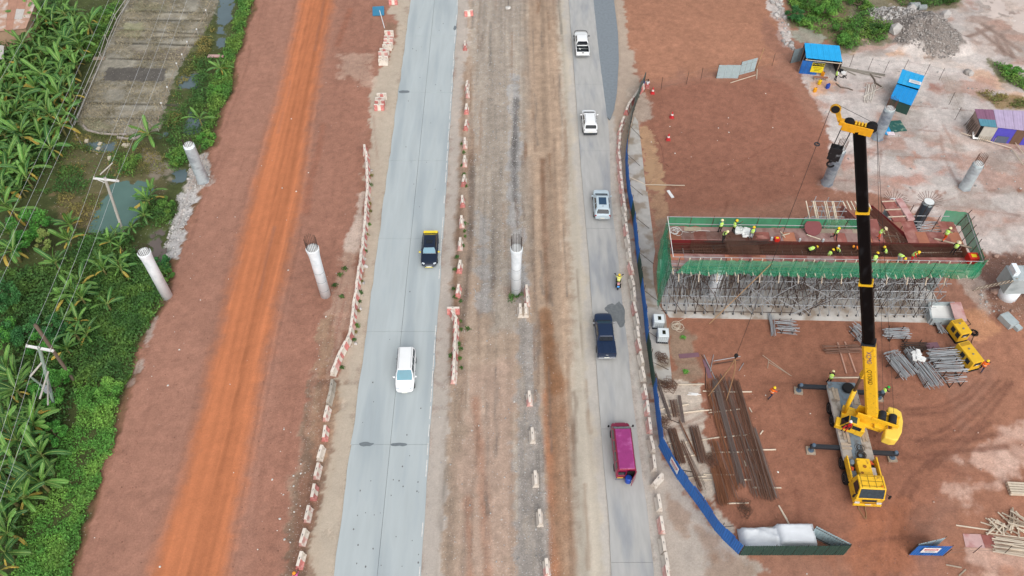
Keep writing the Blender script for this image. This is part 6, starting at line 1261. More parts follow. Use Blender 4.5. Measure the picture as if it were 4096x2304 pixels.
wire_fence('low wire fence beyond the blue gate panel', [GG(*p) for p in C32([(1325, 1296), (1550, 1275), (1780, 1285), (1932, 1290)])], 1.6, (.6, 1.3))
for q, lb in (([(1540, 590), (1560, 500), (1722, 505), (1705, 592)], 'bare metal sheet standing upright in the wire fence'), ([(1712, 568), (1718, 475), (1850, 440), (1830, 536)], 'bare metal sheet leaning beside its twin with a pole at its edge')):
    a, b_, c_2, d = C20(q); A = GG(*a); Dd = GG(*d); panel_run('loose_sheet', lb, A, Dd, greysheet, h=2.1)

# ------------------------------------------------------------------ shelters and sheds
def roof(t, pts, mt, n_, name='roof_sheet', th=.03, mts=None):
    a, b, c_, d = pts            # a-b eave front, d-c back
    for i in range(n_):
        f0, f1 = i / n_, (i + 1) / n_ - .004
        A, B, Cc, Dd = a.lerp(b, f0), a.lerp(b, f1), d.lerp(c_, f1), d.lerp(c_, f0); ns = 6; vs = []; 
        for k in range(ns + 1):
            u = k / ns; e = Vector((0, 0, .02 * (k % 2))); vs += [A.lerp(B, u) + e, Dd.lerp(Cc, u) + e]
        m = M(); m.add(vs, [(2 * k, 2 * k + 2, 2 * k + 3, 2 * k + 1) for k in range(ns)]); m.add([v - Vector((0, 0, th)) for v in vs], [(2 * k + 1, 2 * k + 3, 2 * k + 2, 2 * k) for k in range(ns)]); m.wout(name, mts[i % len(mts)] if mts else mt, t)
hz1, hz2 = 2.3, 2.9
e = C30([(288, 437), (563, 466), (540, 345), (275, 323)]); rp = [G(*e[0], hz1), G(*e[1], hz1), G(*e[2], hz2), G(*e[3], hz2)]
t = thing('shelter', 'open shelter with a bright blue metal roof and a sheet of blue cladding in front', 'shelter', on(G(3230, 290)))
roof(t, rp, skyblue, 6)
for i, q in enumerate(rp): z1 = q.z - .05; w_ = Vector((q.x, q.y, 0)); c0 = (rp[0] + rp[2]) / 2; w_ = w_.lerp(Vector((c0.x, c0.y, 0)), .08); rod('post', on(w_, -.2), Vector((w_.x, w_.y, z1)), .06, timberO, t)
fr_ = C30([(232, 552), (360, 565), (430, 476), (262, 456)]); A, B = GG(*fr_[0]), GG(*fr_[1]); Tt = G(*fr_[2], 2.0); Tl = G(*fr_[3], 2.0)
clad = M(); 
for i in range(4): M().quad(A.lerp(B, i / 4), A.lerp(B, (i + 1) / 4 - .01), Tl.lerp(Tt, (i + 1) / 4 - .01), Tl.lerp(Tt, i / 4), th=.03).wout('blue_cladding', bluem, t)
back = [Vector((q.x, q.y, 0)) for q in rp]; M().quad(on(back[1]), on(back[2]), Vector((back[2].x, back[2].y, 2.6)), Vector((back[1].x, back[1].y, 2.1)), th=.04).wout('side_wall', mat('dark_board', (74, 68, 64), .9, .2, 3), t); M().quad(on(back[3]), on(back[2]), Vector((back[2].x, back[2].y, 2.7)), Vector((back[3].x, back[3].y, 2.7)), th=.04).wout('back_wall', mat('dark_board', (74, 68, 64)), t)  # side and back walls share one dark board colour
rod('lintel', Vector((rp[0].x, rp[0].y, 2.0)), Vector((rp[1].x, rp[1].y, 2.0)), .06, timber, t)
sp = Tl.lerp(Tt, .78).lerp(A.lerp(B, .78), .22); nn = (B - A).cross(Tl - A).normalized(); nn = nn if nn.y < 0 else -nn
cz = nn; cx = (B - A).normalized(); cyv = cz.cross(cx); t2 = thing('notice_board', 'yellow and black CAUTION notice on the blue cladding of the shelter', 'sign', sp + nn * .07)
Mx = Matrix((cx, cyv, cz)).transposed().to_4x4(); Mx.translation = sp + nn * .07; t2.matrix_world = Mx
M().box((0, -.35, 0), (1.6, 1.5, .02)).out('panel', mat('caution_yellow', (226, 206, 40), .5), t2); M().box((0, .12, .012), (1.5, .5, .01)).out('black_field', black, t2); me = FONT['caution']; me.materials.append(mat('caution_yellow', (226, 206, 40))); o = obj('lettering', me, t2, (0, .12, .02)); o.scale = (.72, .72, .72)
for k in range(3): M().box((0, -.35 - .22 * k, .012), (1.1 - .2 * k, .06, .006)).out('small_print', mat('print_dark', (70, 64, 20), .6), t2)
panel_run('loose_sheet', 'grey metal sheet leaning beside the blue shelter', GG(*C30([(168, 478)])[0]), GG(*C30([(262, 458)])[0]), mat('dull_sheet', (130, 146, 152), .5, .1, 2, metal=.2), h=2.2)
a, b_ = GG(*C30([(225, 548)])[0]), GG(*C30([(262, 470)])[0]); o = M().quad(a, b_, b_ + Vector((0, 0, 1.9)), a + Vector((0, 0, .9)), th=.05).out('board', mat('weathered_board', (172, 150, 140), .9, .12, 2)); tag(o, 'warped grey board closing the side of the blue shelter', 'board')
# blue two-part shed
up = C30([(1015, 522), (1183, 573), (1142, 672), (975, 626)]); lo = C30([(972, 634), (1136, 684), (1082, 797), (921, 741)])
z1, z2, z3 = 2.5, 2.2, 1.6
t = thing('shed', 'blue sheet metal shed with a stepped roof and dark green side on the pale ground', 'shed', on(G(3650, 420)))
U = [G(*up[3], z2), G(*up[2], z2), G(*up[1], z1), G(*up[0], z1)]; Lw = [G(*lo[3], z3), G(*lo[2], z3), G(*lo[1], 2.0), G(*lo[0], 2.0)]
roof(t, U, skyblue, 5, mts=[skyblue, mat('blue_sheet_worn', (50, 162, 214), .5, .14, 2)]); roof(t, Lw, mat('mid_blue_sheet', (30, 140, 206), .5, .07, 1.5), 6)
for q0, q1 in ((Lw[1], Lw[2]), (U[1], U[2]), (Lw[0], Lw[1]), (U[3], U[2]), (Lw[0], Lw[3]), (U[0], U[3])):
    i0 = q0.lerp((Lw[0] + U[2]) / 2, .05); i1 = q1.lerp((Lw[0] + U[2]) / 2, .05)
    M().quad(on(i0), on(i1), Vector((i1.x, i1.y, i1.z - .06)), Vector((i0.x, i0.y, i0.z - .06)), th=.03).wout('wall', greenm, t)
q = U[1].lerp(U[3], .45).lerp(U[1], .35); sg = thing('notice_board', 'white printed board lying on the shed roof', 'sign', q + Vector((.1, .1, .10)), math.atan2((U[1] - U[0]).y, (U[1] - U[0]).x)); sg.rotation_euler.x = -.1
M().box((0, 0, 0), (1.5, .8, .03)).out('panel', white, sg); [M().box((0, .22 - .2 * k, .018), (1.2 - .2 * (k % 2), .07, .006)).out('print', mat('grey_print', (120, 124, 130)), sg) for k in range(3)]
# lilac roofed shack
rf = C30([(1600, 947), (2060, 1000), (2060, 842), (1560, 822)]); q = [G(*rf[0], 2.2), G(*rf[1], 2.2), G(*rf[2], 2.5), G(*rf[3], 2.5)]
t = thing('shack', 'patchwork shack with a lilac and maroon tin roof and blue tarpaulin wall', 'shack', on(G(3980, 540)))
lil = mat('lilac_tin', (176, 160, 188), .5, .08, 1.5); mar = mat('maroon_tin', (132, 92, 116), .55, .1, 2); tea = mat('teal_tin', (84, 136, 152), .5, .1, 2)
roof(t, q, lil, 7, mts=[mar, mar, lil, lil, lil, lil, lil]); roof(t, [q[0] + Vector((0, -.1, .05)), q[0].lerp(q[1], .27) + Vector((0, -.1, .05)), q[0].lerp(q[1], .27).lerp(q[3].lerp(q[2], .27), .36) + Vector((0, 0, .12)), q[0].lerp(q[3], .36) + Vector((0, 0, .12))], tea, 2)
base = [Vector((v.x, v.y, 0)) for v in q]; cen = sum(base, Vector()) / 4; base = [v.lerp(cen, .04) for v in base]
M().quad(on(base[3]), on(base[0]), Vector((*base[0].xy, 2.1)), Vector((*base[3].xy, 2.4)), th=.04).wout('wall', mat('weathered_board', (172, 150, 140)), t); M().quad(on(base[3]), on(base[2]), Vector((*base[2].xy, 2.4)), Vector((*base[3].xy, 2.4)), th=.04).wout('wall', timberO, t)
f0, f1 = base[0], base[1]; seg = [(0, .06, 'dark'), (.06, .30, 'board'), (.30, .62, 'blue'), (.62, .8, 'brown'), (.8, 1, 'blue')]; cm = dict(dark=mat('opening_shade', (24, 22, 22), .9), board=mat('grey_board', (186, 182, 172), .85, .12, 2), blue=mat('violet_tarp', (84, 78, 184), .6, .1, 3, bump=.3), brown=mat('brown_board', (112, 86, 70), .9, .15, 3))  # the dark segment is a panel coloured as the shade of an opening
for a, b, k in seg: M().quad(on(f0.lerp(f1, a)), on(f0.lerp(f1, b - .005)), Vector((*f0.lerp(f1, b - .005).xy, 2.12)), Vector((*f0.lerp(f1, a).xy, 2.12)), th=.04).wout('front_panel', cm[k], t)
M().quad(on(f0.lerp(f1, .36)) + Vector((0, -.1, 0)), on(f0.lerp(f1, .56)) + Vector((0, -.1, 0)), Vector((*f0.lerp(f1, .56).xy, 1.0)) + Vector((0, -.08, 0)), Vector((*f0.lerp(f1, .36).xy, 1.0)) + Vector((0, -.08, 0)), th=.03).wout('front_panel', mat('slate_board', (92, 100, 118), .7, .1, 2), t)
for k in range(9): a = f0.lerp(f1, .05 + k * .035) + Vector((0, -.35, 0)); rod('fence_stick', on(a), on(a, .9), .03, timberO, t, 4)
for k in range(14): a = base[3].lerp(base[0], k / 14) + Vector((-.25 - R.random() * .3, 0, 0)); rod('leaning_stick', on(a), Vector((*base[3].lerp(base[0], k / 14).xy, 1.6 + R.random() * .5)), .03, mat('grey_stick', (110, 98, 88), .9), t, 4)
q = G(*C30([(1575, 1022)])[0], .5); o = M().box((0, 0, 0), (1.0, .04, .9), rot=Matrix.Rotation(-.9, 3, 'X')).out('white_board', white); o.location = q; tag(o, 'white board with a grey letter mark propped before the shack', 'board')
# tin roofs among the banana plants
t = thing('house', 'low house with rusty tin roof sheets half hidden by banana plants', 'house', on(G(60, 60)))
q = [G(*p, 2.8) for p in C00([(-60, 240), (195, 215), (295, 30), (-60, 10)])]; q[2].z = q[3].z = 3.4
tins = [mat('rusty_tin', (178, 142, 122), .7, .12, 1.5, c2=(196, 182, 172), c2amt=.4, c2scale=1), mat('pale_tin', (190, 184, 178), .6, .1, 1.5), mat('rusty_tin_red', (170, 128, 108), .7, .12, 1.5)]
for r_ in range(3): roof(t, [q[0].lerp(q[3], r_ / 3) + Vector((0, 0, .02 * r_)), q[1].lerp(q[2], r_ / 3) + Vector((0, 0, .02 * r_)), q[1].lerp(q[2], (r_ + 1) / 3) + Vector((0, 0, .02 * r_)), q[0].lerp(q[3], (r_ + 1) / 3) + Vector((0, 0, .02 * r_))], tins[0], 5, mts=[tins[r_ % 3], tins[0], tins[2]])
base = [Vector((v.x, v.y, 0)) for v in q]; cen = sum(base, Vector()) / 4; base = [v.lerp(cen, .08) for v in base]
for i in range(4): a, b = base[i], base[(i + 1) % 4]; M().quad(on(a, -.2), on(b, -.2), Vector((*b.xy, q[(i + 1) % 4].z - .15)), Vector((*a.xy, q[i].z - .15)), th=.05).wout('wall', mat('mud_wall', (168, 140, 116), .9, .1, 2), t)
q = [G(*p, 2.2) for p in C00([(-60, 470), (25, 440), (30, 345), (-60, 330)])]; t = thing('lean_to', 'pale tin lean-to roof between banana plants below the rusty roof', 'lean-to', on(G(0, 215))); roof(t, q, tins[1], 2); [rod('post', on(Vector((v.x, v.y, 0)), -.2), v, .05, timberO, t) for v in q]
# ------------------------------------------------------------------ reinforcing steel yard
CY = lambda p: K(2560, 1420, .4556, p)
barm = mat('bar_rust', (108, 80, 66), .9, .22, 5, obj_rand=.25); barg = mat('bar_grey', (110, 96, 90), .8, .2, 5, obj_rand=.2); baro = mat('bar_orange_rust', (126, 84, 60), .9, .2, 5, obj_rand=.2)
def bundle(a, b, n_, spread, mt, lb, r=.022, z=.16, fan=0.0, layers=2, group=None, ends=.3):
    A, B = G(*CY([a])[0]), G(*CY([b])[0]); d = (B - A).normalized(); s = Vector((-d.y, d.x, 0)); t = thing('rebar_bundle', lb, 'steel bars', on(A), 0, group); g0 = gz(A.x, A.y)
    for k in range(n_):
        o_ = R.uniform(-spread, spread); f_ = o_ + R.uniform(-fan, fan); zz = z + R.uniform(0, .05 * layers)
        p = A + s * o_ + d * R.uniform(-ends, ends); q = B + s * f_ + d * R.uniform(-ends, ends); rod('bar', Vector((p.x, p.y, g0 + zz)), Vector((q.x, q.y, g0 + zz + R.uniform(-.03, .03))), r, mt if R.random() < .8 else barg, t, 4)
    return t
bundle((610, 250), (660, 560), 10, .25, baro, 'loose orange bars beside the long dark bundles', fan=.5); bundle((600, 300), (860, 1180), 18, .3, baro, 'long orange-brown bars at the edge of the concrete floor', fan=.4)
bundle((655, 240), (890, 1150), 26, .28, barg, 'thick grey-brown bundle of long bars with white end marks', fan=.15, layers=4); bundle((700, 195), (1060, 1240), 22, .45, barm, 'wide spread of long brown bars in the middle of the yard', fan=.6)
bundle((760, 220), (1020, 1240), 10, .3, barm, 'thin scatter of long bars between the two thick bundles', fan=.4); bundle((835, 240), (1130, 1280), 30, .3, barm, 'thick brown bundle of long bars nearest the walking worker', fan=.35, layers=4)
bundle((1000, 650), (1190, 1250), 16, .14, barg, 'narrow grey bundle of shorter bars at the outer side of the yard', fan=.12); bundle((640, 770), (800, 1290), 26, .45, baro, 'orange rusty bars fanned over the lower end of the yard', fan=.4, layers=5)
bundle((650, 1000), (730, 1330), 34, .42, baro, 'stubby tied bundle of orange bars at the lower end', fan=.1, layers=6, ends=.15); bundle((275, 660), (365, 960), 40, .38, barm, 'tied bundle of dark brown bars next to the blue hoarding', fan=.05, layers=6, ends=.12)
bundle((465, 640), (545, 950), 44, .42, barm, 'tied bundle of brown bars in the centre of the concrete floor', fan=.06, layers=6, ends=.15); bundle((130, 170), (265, 560), 14, .14, barg, 'slim bundle of grey bars beside the green hoarding', fan=.05); bundle((285, 410), (315, 555), 26, .34, barm, 'short bundle of bent bars near the hoarding', layers=5, ends=.1)
bundle((340, 370), (375, 605), 16, .16, barg, 'small neat bundle of square cut bars on the concrete', layers=4, ends=.03); bundle((345, 590), (480, 880), 6, .15, baro, 'few thin bars crossing the concrete floor', fan=.1); bundle((370, 780), (540, 1180), 14, .2, barm, 'loose dark bars slanting towards the corner of the hoarding', fan=.25)
for (x, y), lb in (((215, 270), 'hooped stirrup bundle beside the slim grey bars'), ((275, 270), 'smaller hooped stirrup bundle on the timber bearer'), ((190, 40), 'tangled pile of stirrups by the water tanks'), ((210, 600), 'dark clump of bent ties against the blue hoarding'), ((620, 930), 'curled clump of tie bars beside the long bars'), ((920, 1360), 'curled clump of tie bars alone on the red earth')):
    q = GG(*CY([(x, y)])[0]); m = M()
    for k in range(16):
        c0 = Vector((R.uniform(-.25, .25), R.uniform(-.45, .45), .1 + R.random() * .25)); a = R.uniform(0, 3.1); u = Vector((math.cos(a), math.sin(a), R.uniform(-.3, .3))) * R.uniform(.25, .55); w = Vector((-math.sin(a), math.cos(a), R.uniform(-.2, .6))) * R.uniform(.1, .3)
        m.path([c0 - u - w, c0 + u - w, c0 + u + w, c0 - u + w, c0 - u - w], .016, 4)
    o = m.out('stirrup_pile', barm); o.location = q; tag(o, lb, 'steel ties')
for i, (a, b) in enumerate((((130, 262), (562, 258)), ((550, 320), (735, 325)), ((770, 328), (980, 326)), ((175, 482), (425, 435)), ((175, 535), (520, 492)), ((523, 492), (630, 486)), ((602, 510), (880, 478)), ((245, 780), (460, 762)), ((527, 750), (720, 722)), ((740, 722), (945, 702)), ((375, 890), (620, 870)), ((610, 858), (900, 855)), ((920, 838), (1192, 832)), ((437, 1078), (585, 1066)), ((523, 1096), (640, 1098)), ((555, 1050), (820, 1055)), ((903, 1098), (980, 1097)), ((990, 1166), (1238, 1168)), ((757, 1306), (950, 1302)))):
    p, q = GG(*CY([a])[0], .06), GG(*CY([b])[0], .06); pipe(p, q, .07, timber, 'timber_bearer', 'pale timber bearer lying under the steel bars', 'timber', 'bearers under the bars')
for i, (a, b) in enumerate((((1220, 1330), (1290, 1449)), ((915, 930), (930, 980)), ((1052, 700), (1078, 665)), ((958, 465), (980, 505)))):
    pipe(GG(*CY([a])[0], .06), GG(*CY([b])[0], .06), .065, timber, 'timber_offcut', 'short timber offcut dropped beside the bar yard', 'timber', 'offcuts beside the bar yard')
for a, b, mt in (((540, 0), (670, 220), oldtube), ((560, 0), (660, 215), galv), ((645, 0), (615, 150), galv), ((645, 55), (880, 15), galv), ((640, 85), (880, 45), oldtube), ((575, 110), (575, 300), oldtube), ((1075, 5), (1317, 180), timberO), ((1130, 45), (1118, 120), timberO), ((868, 140), (910, 72), galv), ((120, 70), (250, 133), rustD), ((240, 560), (345, 600), rustD), ((370, 1015), (465, 1030), rustD), ((740, 835), (845, 843), oldtube)):
    pipe(GG(*CY([a])[0], .05), GG(*CY([b])[0], .05), .035, mt, 'scaffold_tube' if mt is not timberO else 'pole', 'loose scaffold tube strewn on the earth above the bar yard' if mt is not timberO else 'thin wooden pole lying on the earth past the crane hook', 'tube' if mt is not timberO else 'pole', 'loose tubes by the bar yard' if mt is not timberO else 'poles past the hook')
for (a, sz, rz) in (((590, 120), (.4, 2.2), .1), ((430, 5), (2.0, .5), .1)): o = M().box((0, 0, .03), (*sz, .05)).out('plywood_strip', mat('purple_ply', (122, 90, 100), .7, .1, 2)); o.location = GG(*CY([a])[0]); o.rotation_euler.z = rz; tag(o, 'narrow purplish plywood strip among the loose tubes', 'plywood', 'plywood strips by the tubes')
for (x, y) in ((465, 335), (490, 345), (455, 350)): pipe(GG(*CY([(x - 40, y)])[0], .05), GG(*CY([(x + 45, y + 6)])[0], .05), .045, white, 'pvc_offcut', 'white offcut in the little stack on the concrete floor', 'offcut', 'white offcuts')
# ------------------------------------------------------------------ tube stacks
def rack(px, py, L, w, h, rz, lb, n_=26, frame=True, mt=galv, cloth_=False):
    q = GG(*C31([(px, py)])[0]); t = thing('tube_stack', lb, 'tube stack', q, rz)
    if frame:
        m = M()
        for x in (-L * .3, L * .3):
            for s in (-1, 1): m.box((x, s * w / 2, h * .55), (.06, .06, h * 1.1))
            m.box((x, 0, .06), (.08, w, .08))
        m.out('stillage', oldtube, t)
    for k in range(n_):
        y = R.uniform(-w / 2 + .06, w / 2 - .06); z = .12 + R.random() ** .7 * (h - .1); dy = R.uniform(-.3, .3); dx = R.uniform(-.25, .25); rod('tube', Vector((-L / 2 + dx, y, z)), Vector((L / 2 + dx, y + dy, z + R.uniform(-.05, .05))), .036, mt, None, 5).parent = t
    if cloth_:
        m = M()
        for k in range(12): m.box((R.uniform(-.5, .4), R.uniform(-.4, .4), h + .05 + R.random() * .1), (.6, .4, .12), rot=Matrix.Rotation(R.uniform(-.5, .5), 3, 'X') @ Matrix.Rotation(R.uniform(0, 3), 3, 'Z'))
        m.out('white_sheet', white, t)
    return t
rack(130, 1030, 1.9, 1.4, .7, .0, 'flat stack of short tubes on the earth below the scaffold', 20); rack(28, 1010, 2.6, .55, .4, 1.45, 'bundle of long tubes leaning against the concrete pad', 14, False)
rack(672, 1075, 1.6, 1.1, .8, -1.0, 'tube stack half hidden behind the boom foot', 18); rack(955, 1095, 2.3, 1.2, 1.0, -.05, 'tall stack of crosswise tubes by the concrete pad', 28); rack(1285, 1035, 1.5, .7, .5, -1.4, 'small upright bundle of tubes beside the upper generator', 12)
rack(1095, 1180, 2.4, 1.0, .7, .0, 'jumbled stack of couplers and frames in a stillage', 20, mt=oldtube); rack(1300, 1262, 2.9, 1.5, 1.1, .05, 'large stack of long tubes beside the lower generator', 34); rack(925, 1250, 1.2, 1.1, .7, .2, 'small heap of short tubes at the outer end of the stacks', 16, False)
rack(980, 1345, 2.4, 1.7, 1.2, -1.2, 'big bundle of upright tubes at the near side of the stacks', 36); rack(1095, 1285, 2.2, 1.3, 1.0, -1.35, 'tube stack partly covered with a white cloth', 22, cloth_=True); rack(1350, 1358, 2.7, 1.4, 1.1, .05, 'large stack of long tubes below the generators', 32)
rack(1190, 1408, 2.5, 1.5, .9, -1.3, 'fan of long bright tubes at the lower side of the stacks', 34); rack(1385, 1430, 1.9, 1.3, .9, .15, 'open steel stillage with few tubes left in it', 5); rack(690, 1150, 1.6, .7, .7, -1.3, 'empty steel stillage behind the boom', 3)
q = GG(*C31([(1225, 1180)])[0]); o = M().box((0, 0, .5), (1.3, .7, .08), rz=.1).box((0, 0, .25), (1.1, .5, .4)).out('plywood_box', mat('purple_ply', (122, 90, 100))); o.location = q; tag(o, 'purplish plywood box lid among the tube stacks', 'plywood')
pipes = rack(555, 1195, 3.6, 1.1, .5, .06, 'pile of brown rusty pipes resting on two timbers', 14, False, mt=mat('brown_pipe', (128, 98, 84), .8, .15, 5, obj_rand=.2))
for a, b in (((523, 1140), (590, 1372)), ((578, 1135), (660, 1362))): pipe(GG(*C31([a])[0], .06), GG(*C31([b])[0], .06), .09, mat('pinkish_timber', (190, 150, 132), .85, .12, 4), 'timber_skid', 'pinkish timber skid under the rusty pipes', 'timber', 'skids under the pipes')
pipe(GG(*C31([(478, 1405)])[0], .08), GG(*C31([(735, 1403)])[0], .08), .08, timber, 'timber_beam', 'long pale timber beam lying beyond the tail of the crane truck', 'timber')
pipe(GG(*C31([(0, 1285)])[0], .04), GG(*C31([(178, 1390)])[0], .04), .035, timberO, 'pole', 'thin pole slanting on bare earth between pipes and bars', 'pole')
# generators
def generator(px, py, rz, L, lb):
    q = GG(*C31([(px, py)])[0]); t = thing('generator', lb, 'generator', q, rz); H_ = 1.45
    bev(M().box((0, 0, .15 + H_ / 2), (1.25, L, H_ - .1)).out('canopy', mat('generator_yellow', (224, 178, 44), .45, .07, 2), t), .05); M().box((0, 0, .1), (1.3, L + .1, .2)).out('skid', black, t)
    bev(M().box((0, L / 2 - .3, H_ + .11), (1.0, .36, .04)).out('roof_hatch', mat('generator_dark_yellow', (176, 136, 40), .6), t), .01)  # hatch in a darker yellow than the canopy
    for y in (-.3, .35): M().lathe([(.10, 0), (.10, .06), (.06, .08)], 12, (0, y, H_ + .09)).out('exhaust_cap', mat('cap_grey', (130, 124, 110), .5), t)
    M().box((0, -L / 2 - .012, 1.15), (.75, .03, .45)).out('control_panel', dark, t); M().box((0, -L / 2 - .03, 1.0), (.3, .02, .08)).out('label', white, t)
    for s in (-1, 1):
        for y in (-.6, .15): M().box((s * .632, y, 1.05), (.02, .5, .6)).out('vent', dark, t)
generator(1412, 1082, rad(14), 1.8, 'smaller yellow generator beside the concrete box and pink sheet'); generator(1482, 1272, rad(16), 2.5, 'larger yellow generator next to the stacked tubes')
m = M(); coil(m, (0, 0, .05), .38, 7, .1, .03); o = m.out('cable_coil', black); o.location = GG(*C31([(1555, 1068)])[0]); tag(o, 'coil of black cable on the pale ground by the generators', 'cable')
m = M(); P = [GG(*p, .03) for p in C31([(1475, 1130), (1500, 1080), (1480, 1020), (1530, 1000), (1500, 960)])]; o = m.path(P, .03, 5).out('cable', black); tag(o, 'black cable snaking from the generator to the scaffold', 'cable')
m = M(); P = [GG(*p, .03) for p in C31([(1555, 1080), (1535, 1130), (1530, 1180)])]; o = m.path(P, .03, 5).out('cable', black); tag(o, 'short black cable running from the coil to the larger generator', 'cable')
# concrete box with pink sheet
q0, q1, q2, q3 = [GG(*p) for p in C31([(1215, 992), (1410, 995), (1385, 880), (1195, 880)])]
t = thing('concrete_box', 'open grey concrete box at the end of the scaffold pad', 'concrete box', q0); hh = Vector((0, 0, .9))
for a, b in ((q0, q1), (q1, q2), (q2, q3), (q3, q0)): M().quad(a, b, b + hh, a + hh, th=.18).wout('side', concG, t)
M().add([v + Vector((0, 0, .5)) for v in (q0, q1, q2, q3)], [(0, 1, 2, 3)]).wout('fill', mat('pale_screed', (228, 228, 224)), t)
pk_ = [G(*p, z) for p, z in zip(C31([(1415, 980), (1503, 975), (1455, 832), (1372, 836)]), (.95, .95, 1.1, 1.1))]
o = M().quad(*pk_, th=.03).out('plywood_sheet', plyP); tag(o, 'pink plywood sheet lying across the concrete box beside the generator', 'plywood')
for v in pk_[:2] + pk_[2:]: pass
t = thing('trestle', 'timber trestle holding up the free edge of the pink plywood sheet', 'trestle', on(pk_[1]))
for v in (pk_[1], pk_[2]): rod('leg', on(v.lerp(pk_[3], .06)), Vector((*v.lerp(pk_[3], .06).xy, v.z)), .05, timberO, t, 4)
rod('top_rail', pk_[1].lerp(pk_[3], .06) - Vector((0, 0, .05)), pk_[2].lerp(pk_[3], .06) - Vector((0, 0, .05)), .045, timberO, t, 4)
# concrete blocks near the pier
for i, (x, y, s) in enumerate(((1800, 985, 1.2), (1870, 1025, .7))): o = bev(M().box((0, 0, .3 * s), (.9 * s, 1.3 * s, .6 * s)).out('concrete_block', concG), .03); o.location = GG(*C31([(x, y)])[0]); o.rotation_euler.z = .4; tag(o, ['larger grey concrete block tipped by the rubble near the pier', 'smaller concrete block lying beyond the larger one'][i], 'concrete block')
# water tanks
for (x, y), lb in (((1097, 1005), 'white caged water tank standing closer to the scaffold'), ((1130, 1112), 'white caged water tank standing closer to the stirrup pile')):
    q = GG(*C21([(x, y)])[0], .05); t = thing('water_tank', lb, 'water tank', q, -.06)
    bev(M().box((0, 0, .68), (1.08, 1.08, 1.0)).out('bottle', mat('tank_plastic', (214, 222, 224), .4, .06, 2), t), .07); M().box((0, 0, .08), (1.15, 1.15, .14)).out('pallet', dark, t)
    M().box((.05, -.02, 1.186), (.32, .46, .02)).out('cut_opening', mat('dark_water', (38, 40, 30), .2), t)
    for z in (.3, .55, .8, 1.05):
        for s in (-1, 1): rod('cage_bar', (-.57, s * .57, z), (.57, s * .57, z), .014, galv, None, 4).parent = t; rod('cage_bar', (s * .57, -.57, z), (s * .57, .57, z), .014, galv, None, 4).parent = t
    for k in range(6):
        for s in (-1, 1): rod('cage_bar', (-.5 + k * .2, s * .575, .12), (-.5 + k * .2, s * .575, 1.12), .014, galv, None, 4).parent = t
m = M(); coil(m, (0, 0, .03), .5, 6, .3, .022); m.path([(0, .4, .04), (.8, .9, .04), (1.6, 1.3, .05), (2.2, 2.2, .05)], .022, 4); o = m.out('hose', mat('white_hose', (212, 200, 182), .7)); o.location = GG(*C21([(1245, 1012)])[0]); tag(o, 'loose coil of pale hose on the earth by the water tanks', 'hose')
# white tarpaulin stacks behind the green fence
def tarp(q, sx, sy, h, lb, rough):
    n_ = 14; vs = []; fs = []; r4 = random.Random(int(q.x * 7))
    for j in range(n_ + 1):
        for i in range(n_ + 1):
            u, v = i / n_ * 2 - 1, j / n_ * 2 - 1; e = max(abs(u), abs(v)); z = h * (1 if e < .82 else max(0, 1 - (e - .82) / .18 * .97)) * (1 + rough * (r4.random() - .5)) + (rough * .35 * math.sin(3 * u + 5 * v) if e < .82 else 0)
            vs.append((u * sx / 2 * (1.0 if e < .82 else 1.02), v * sy / 2, max(z, .02)))
    fs = [(j * (n_ + 1) + i, j * (n_ + 1) + i + 1, (j + 1) * (n_ + 1) + i + 1, (j + 1) * (n_ + 1) + i) for j in range(n_) for i in range(n_)]
    o = M().add(vs, fs).out('tarpaulin', mat('white_tarp', (222, 226, 230), .8, .05, 1.5), None, True); o.location = q; tag(o, lb, 'tarpaulin'); return o
tarp(GG(*C32([(195, 1165)])[0]), 3.4, 2.0, 1.25, 'white tarpaulin pulled flat over a square stack behind the green fence', .06); tarp(GG(*C32([(-55, 1190)])[0]), 3.6, 2.2, .85, 'rumpled white tarpaulin over a low heap in the fence corner', .3)
for a, b, lb, mt in (((80, 920), (160, 1065), 'pale plank lying alone above the tarpaulin stacks', timber), ((-180, 1110), (310, 1060), 'long weathered plank behind the tarpaulin stacks', timberO), ((-120, 1095), (150, 1075), 'second weathered plank behind the tarpaulin stacks', timberO)): p, q = GG(*C32([a])[0], .05), GG(*C32([b])[0], .05); pipe(p, q, .08, mt, 'plank', lb, 'plank')
# timber heap
plank_me = M().box((0, 0, 0), (1, .11, .05)).mesh('plank', timber); plank_me2 = M().box((0, 0, 0), (1, .11, .05)).mesh('plank', timberO)
def plank(p, rz, L, lb, g, z=.05, tilt=0.0, m2=False):
    o = bpy.data.objects.new('plank', plank_me2 if m2 else plank_me); COL.objects.link(o); o.location = on(p, z); o.rotation_euler = (0, tilt, rz); o.scale = (L, 1, 1); tag(o, lb, 'plank', g); return o
for k in range(46):
    px, py = C32([(R.uniform(1670, 1915), R.uniform(990, 1115))])[0]; plank(G(px, py), R.choice([-.35, -.3, .5, -.9, 1.0]) + R.uniform(-.3, .3), R.uniform(.6, 1.6), 'loose timber piece in the jumbled heap beyond the pink plywood', 'timbers of the jumbled heap', .05 + .5 * R.random() * (1 - abs(k - 23) / 40), R.uniform(-.12, .12), k % 3 == 0)
for k in range(16):
    y = 1150 + k * 8; a, b = GG(*C32([(1690 + R.uniform(-15, 25), y)])[0]), GG(*C32([(2000 + R.uniform(-60, 60), y + R.uniform(10, 60))])[0]); d = b - a; plank((a + b) / 2, math.atan2(d.y, d.x), d.xy.length, 'long timber of the loose pile beside the red plywood', 'long timbers of the loose pile', .05 + (k % 4) * .065, 0, k % 4 == 1)
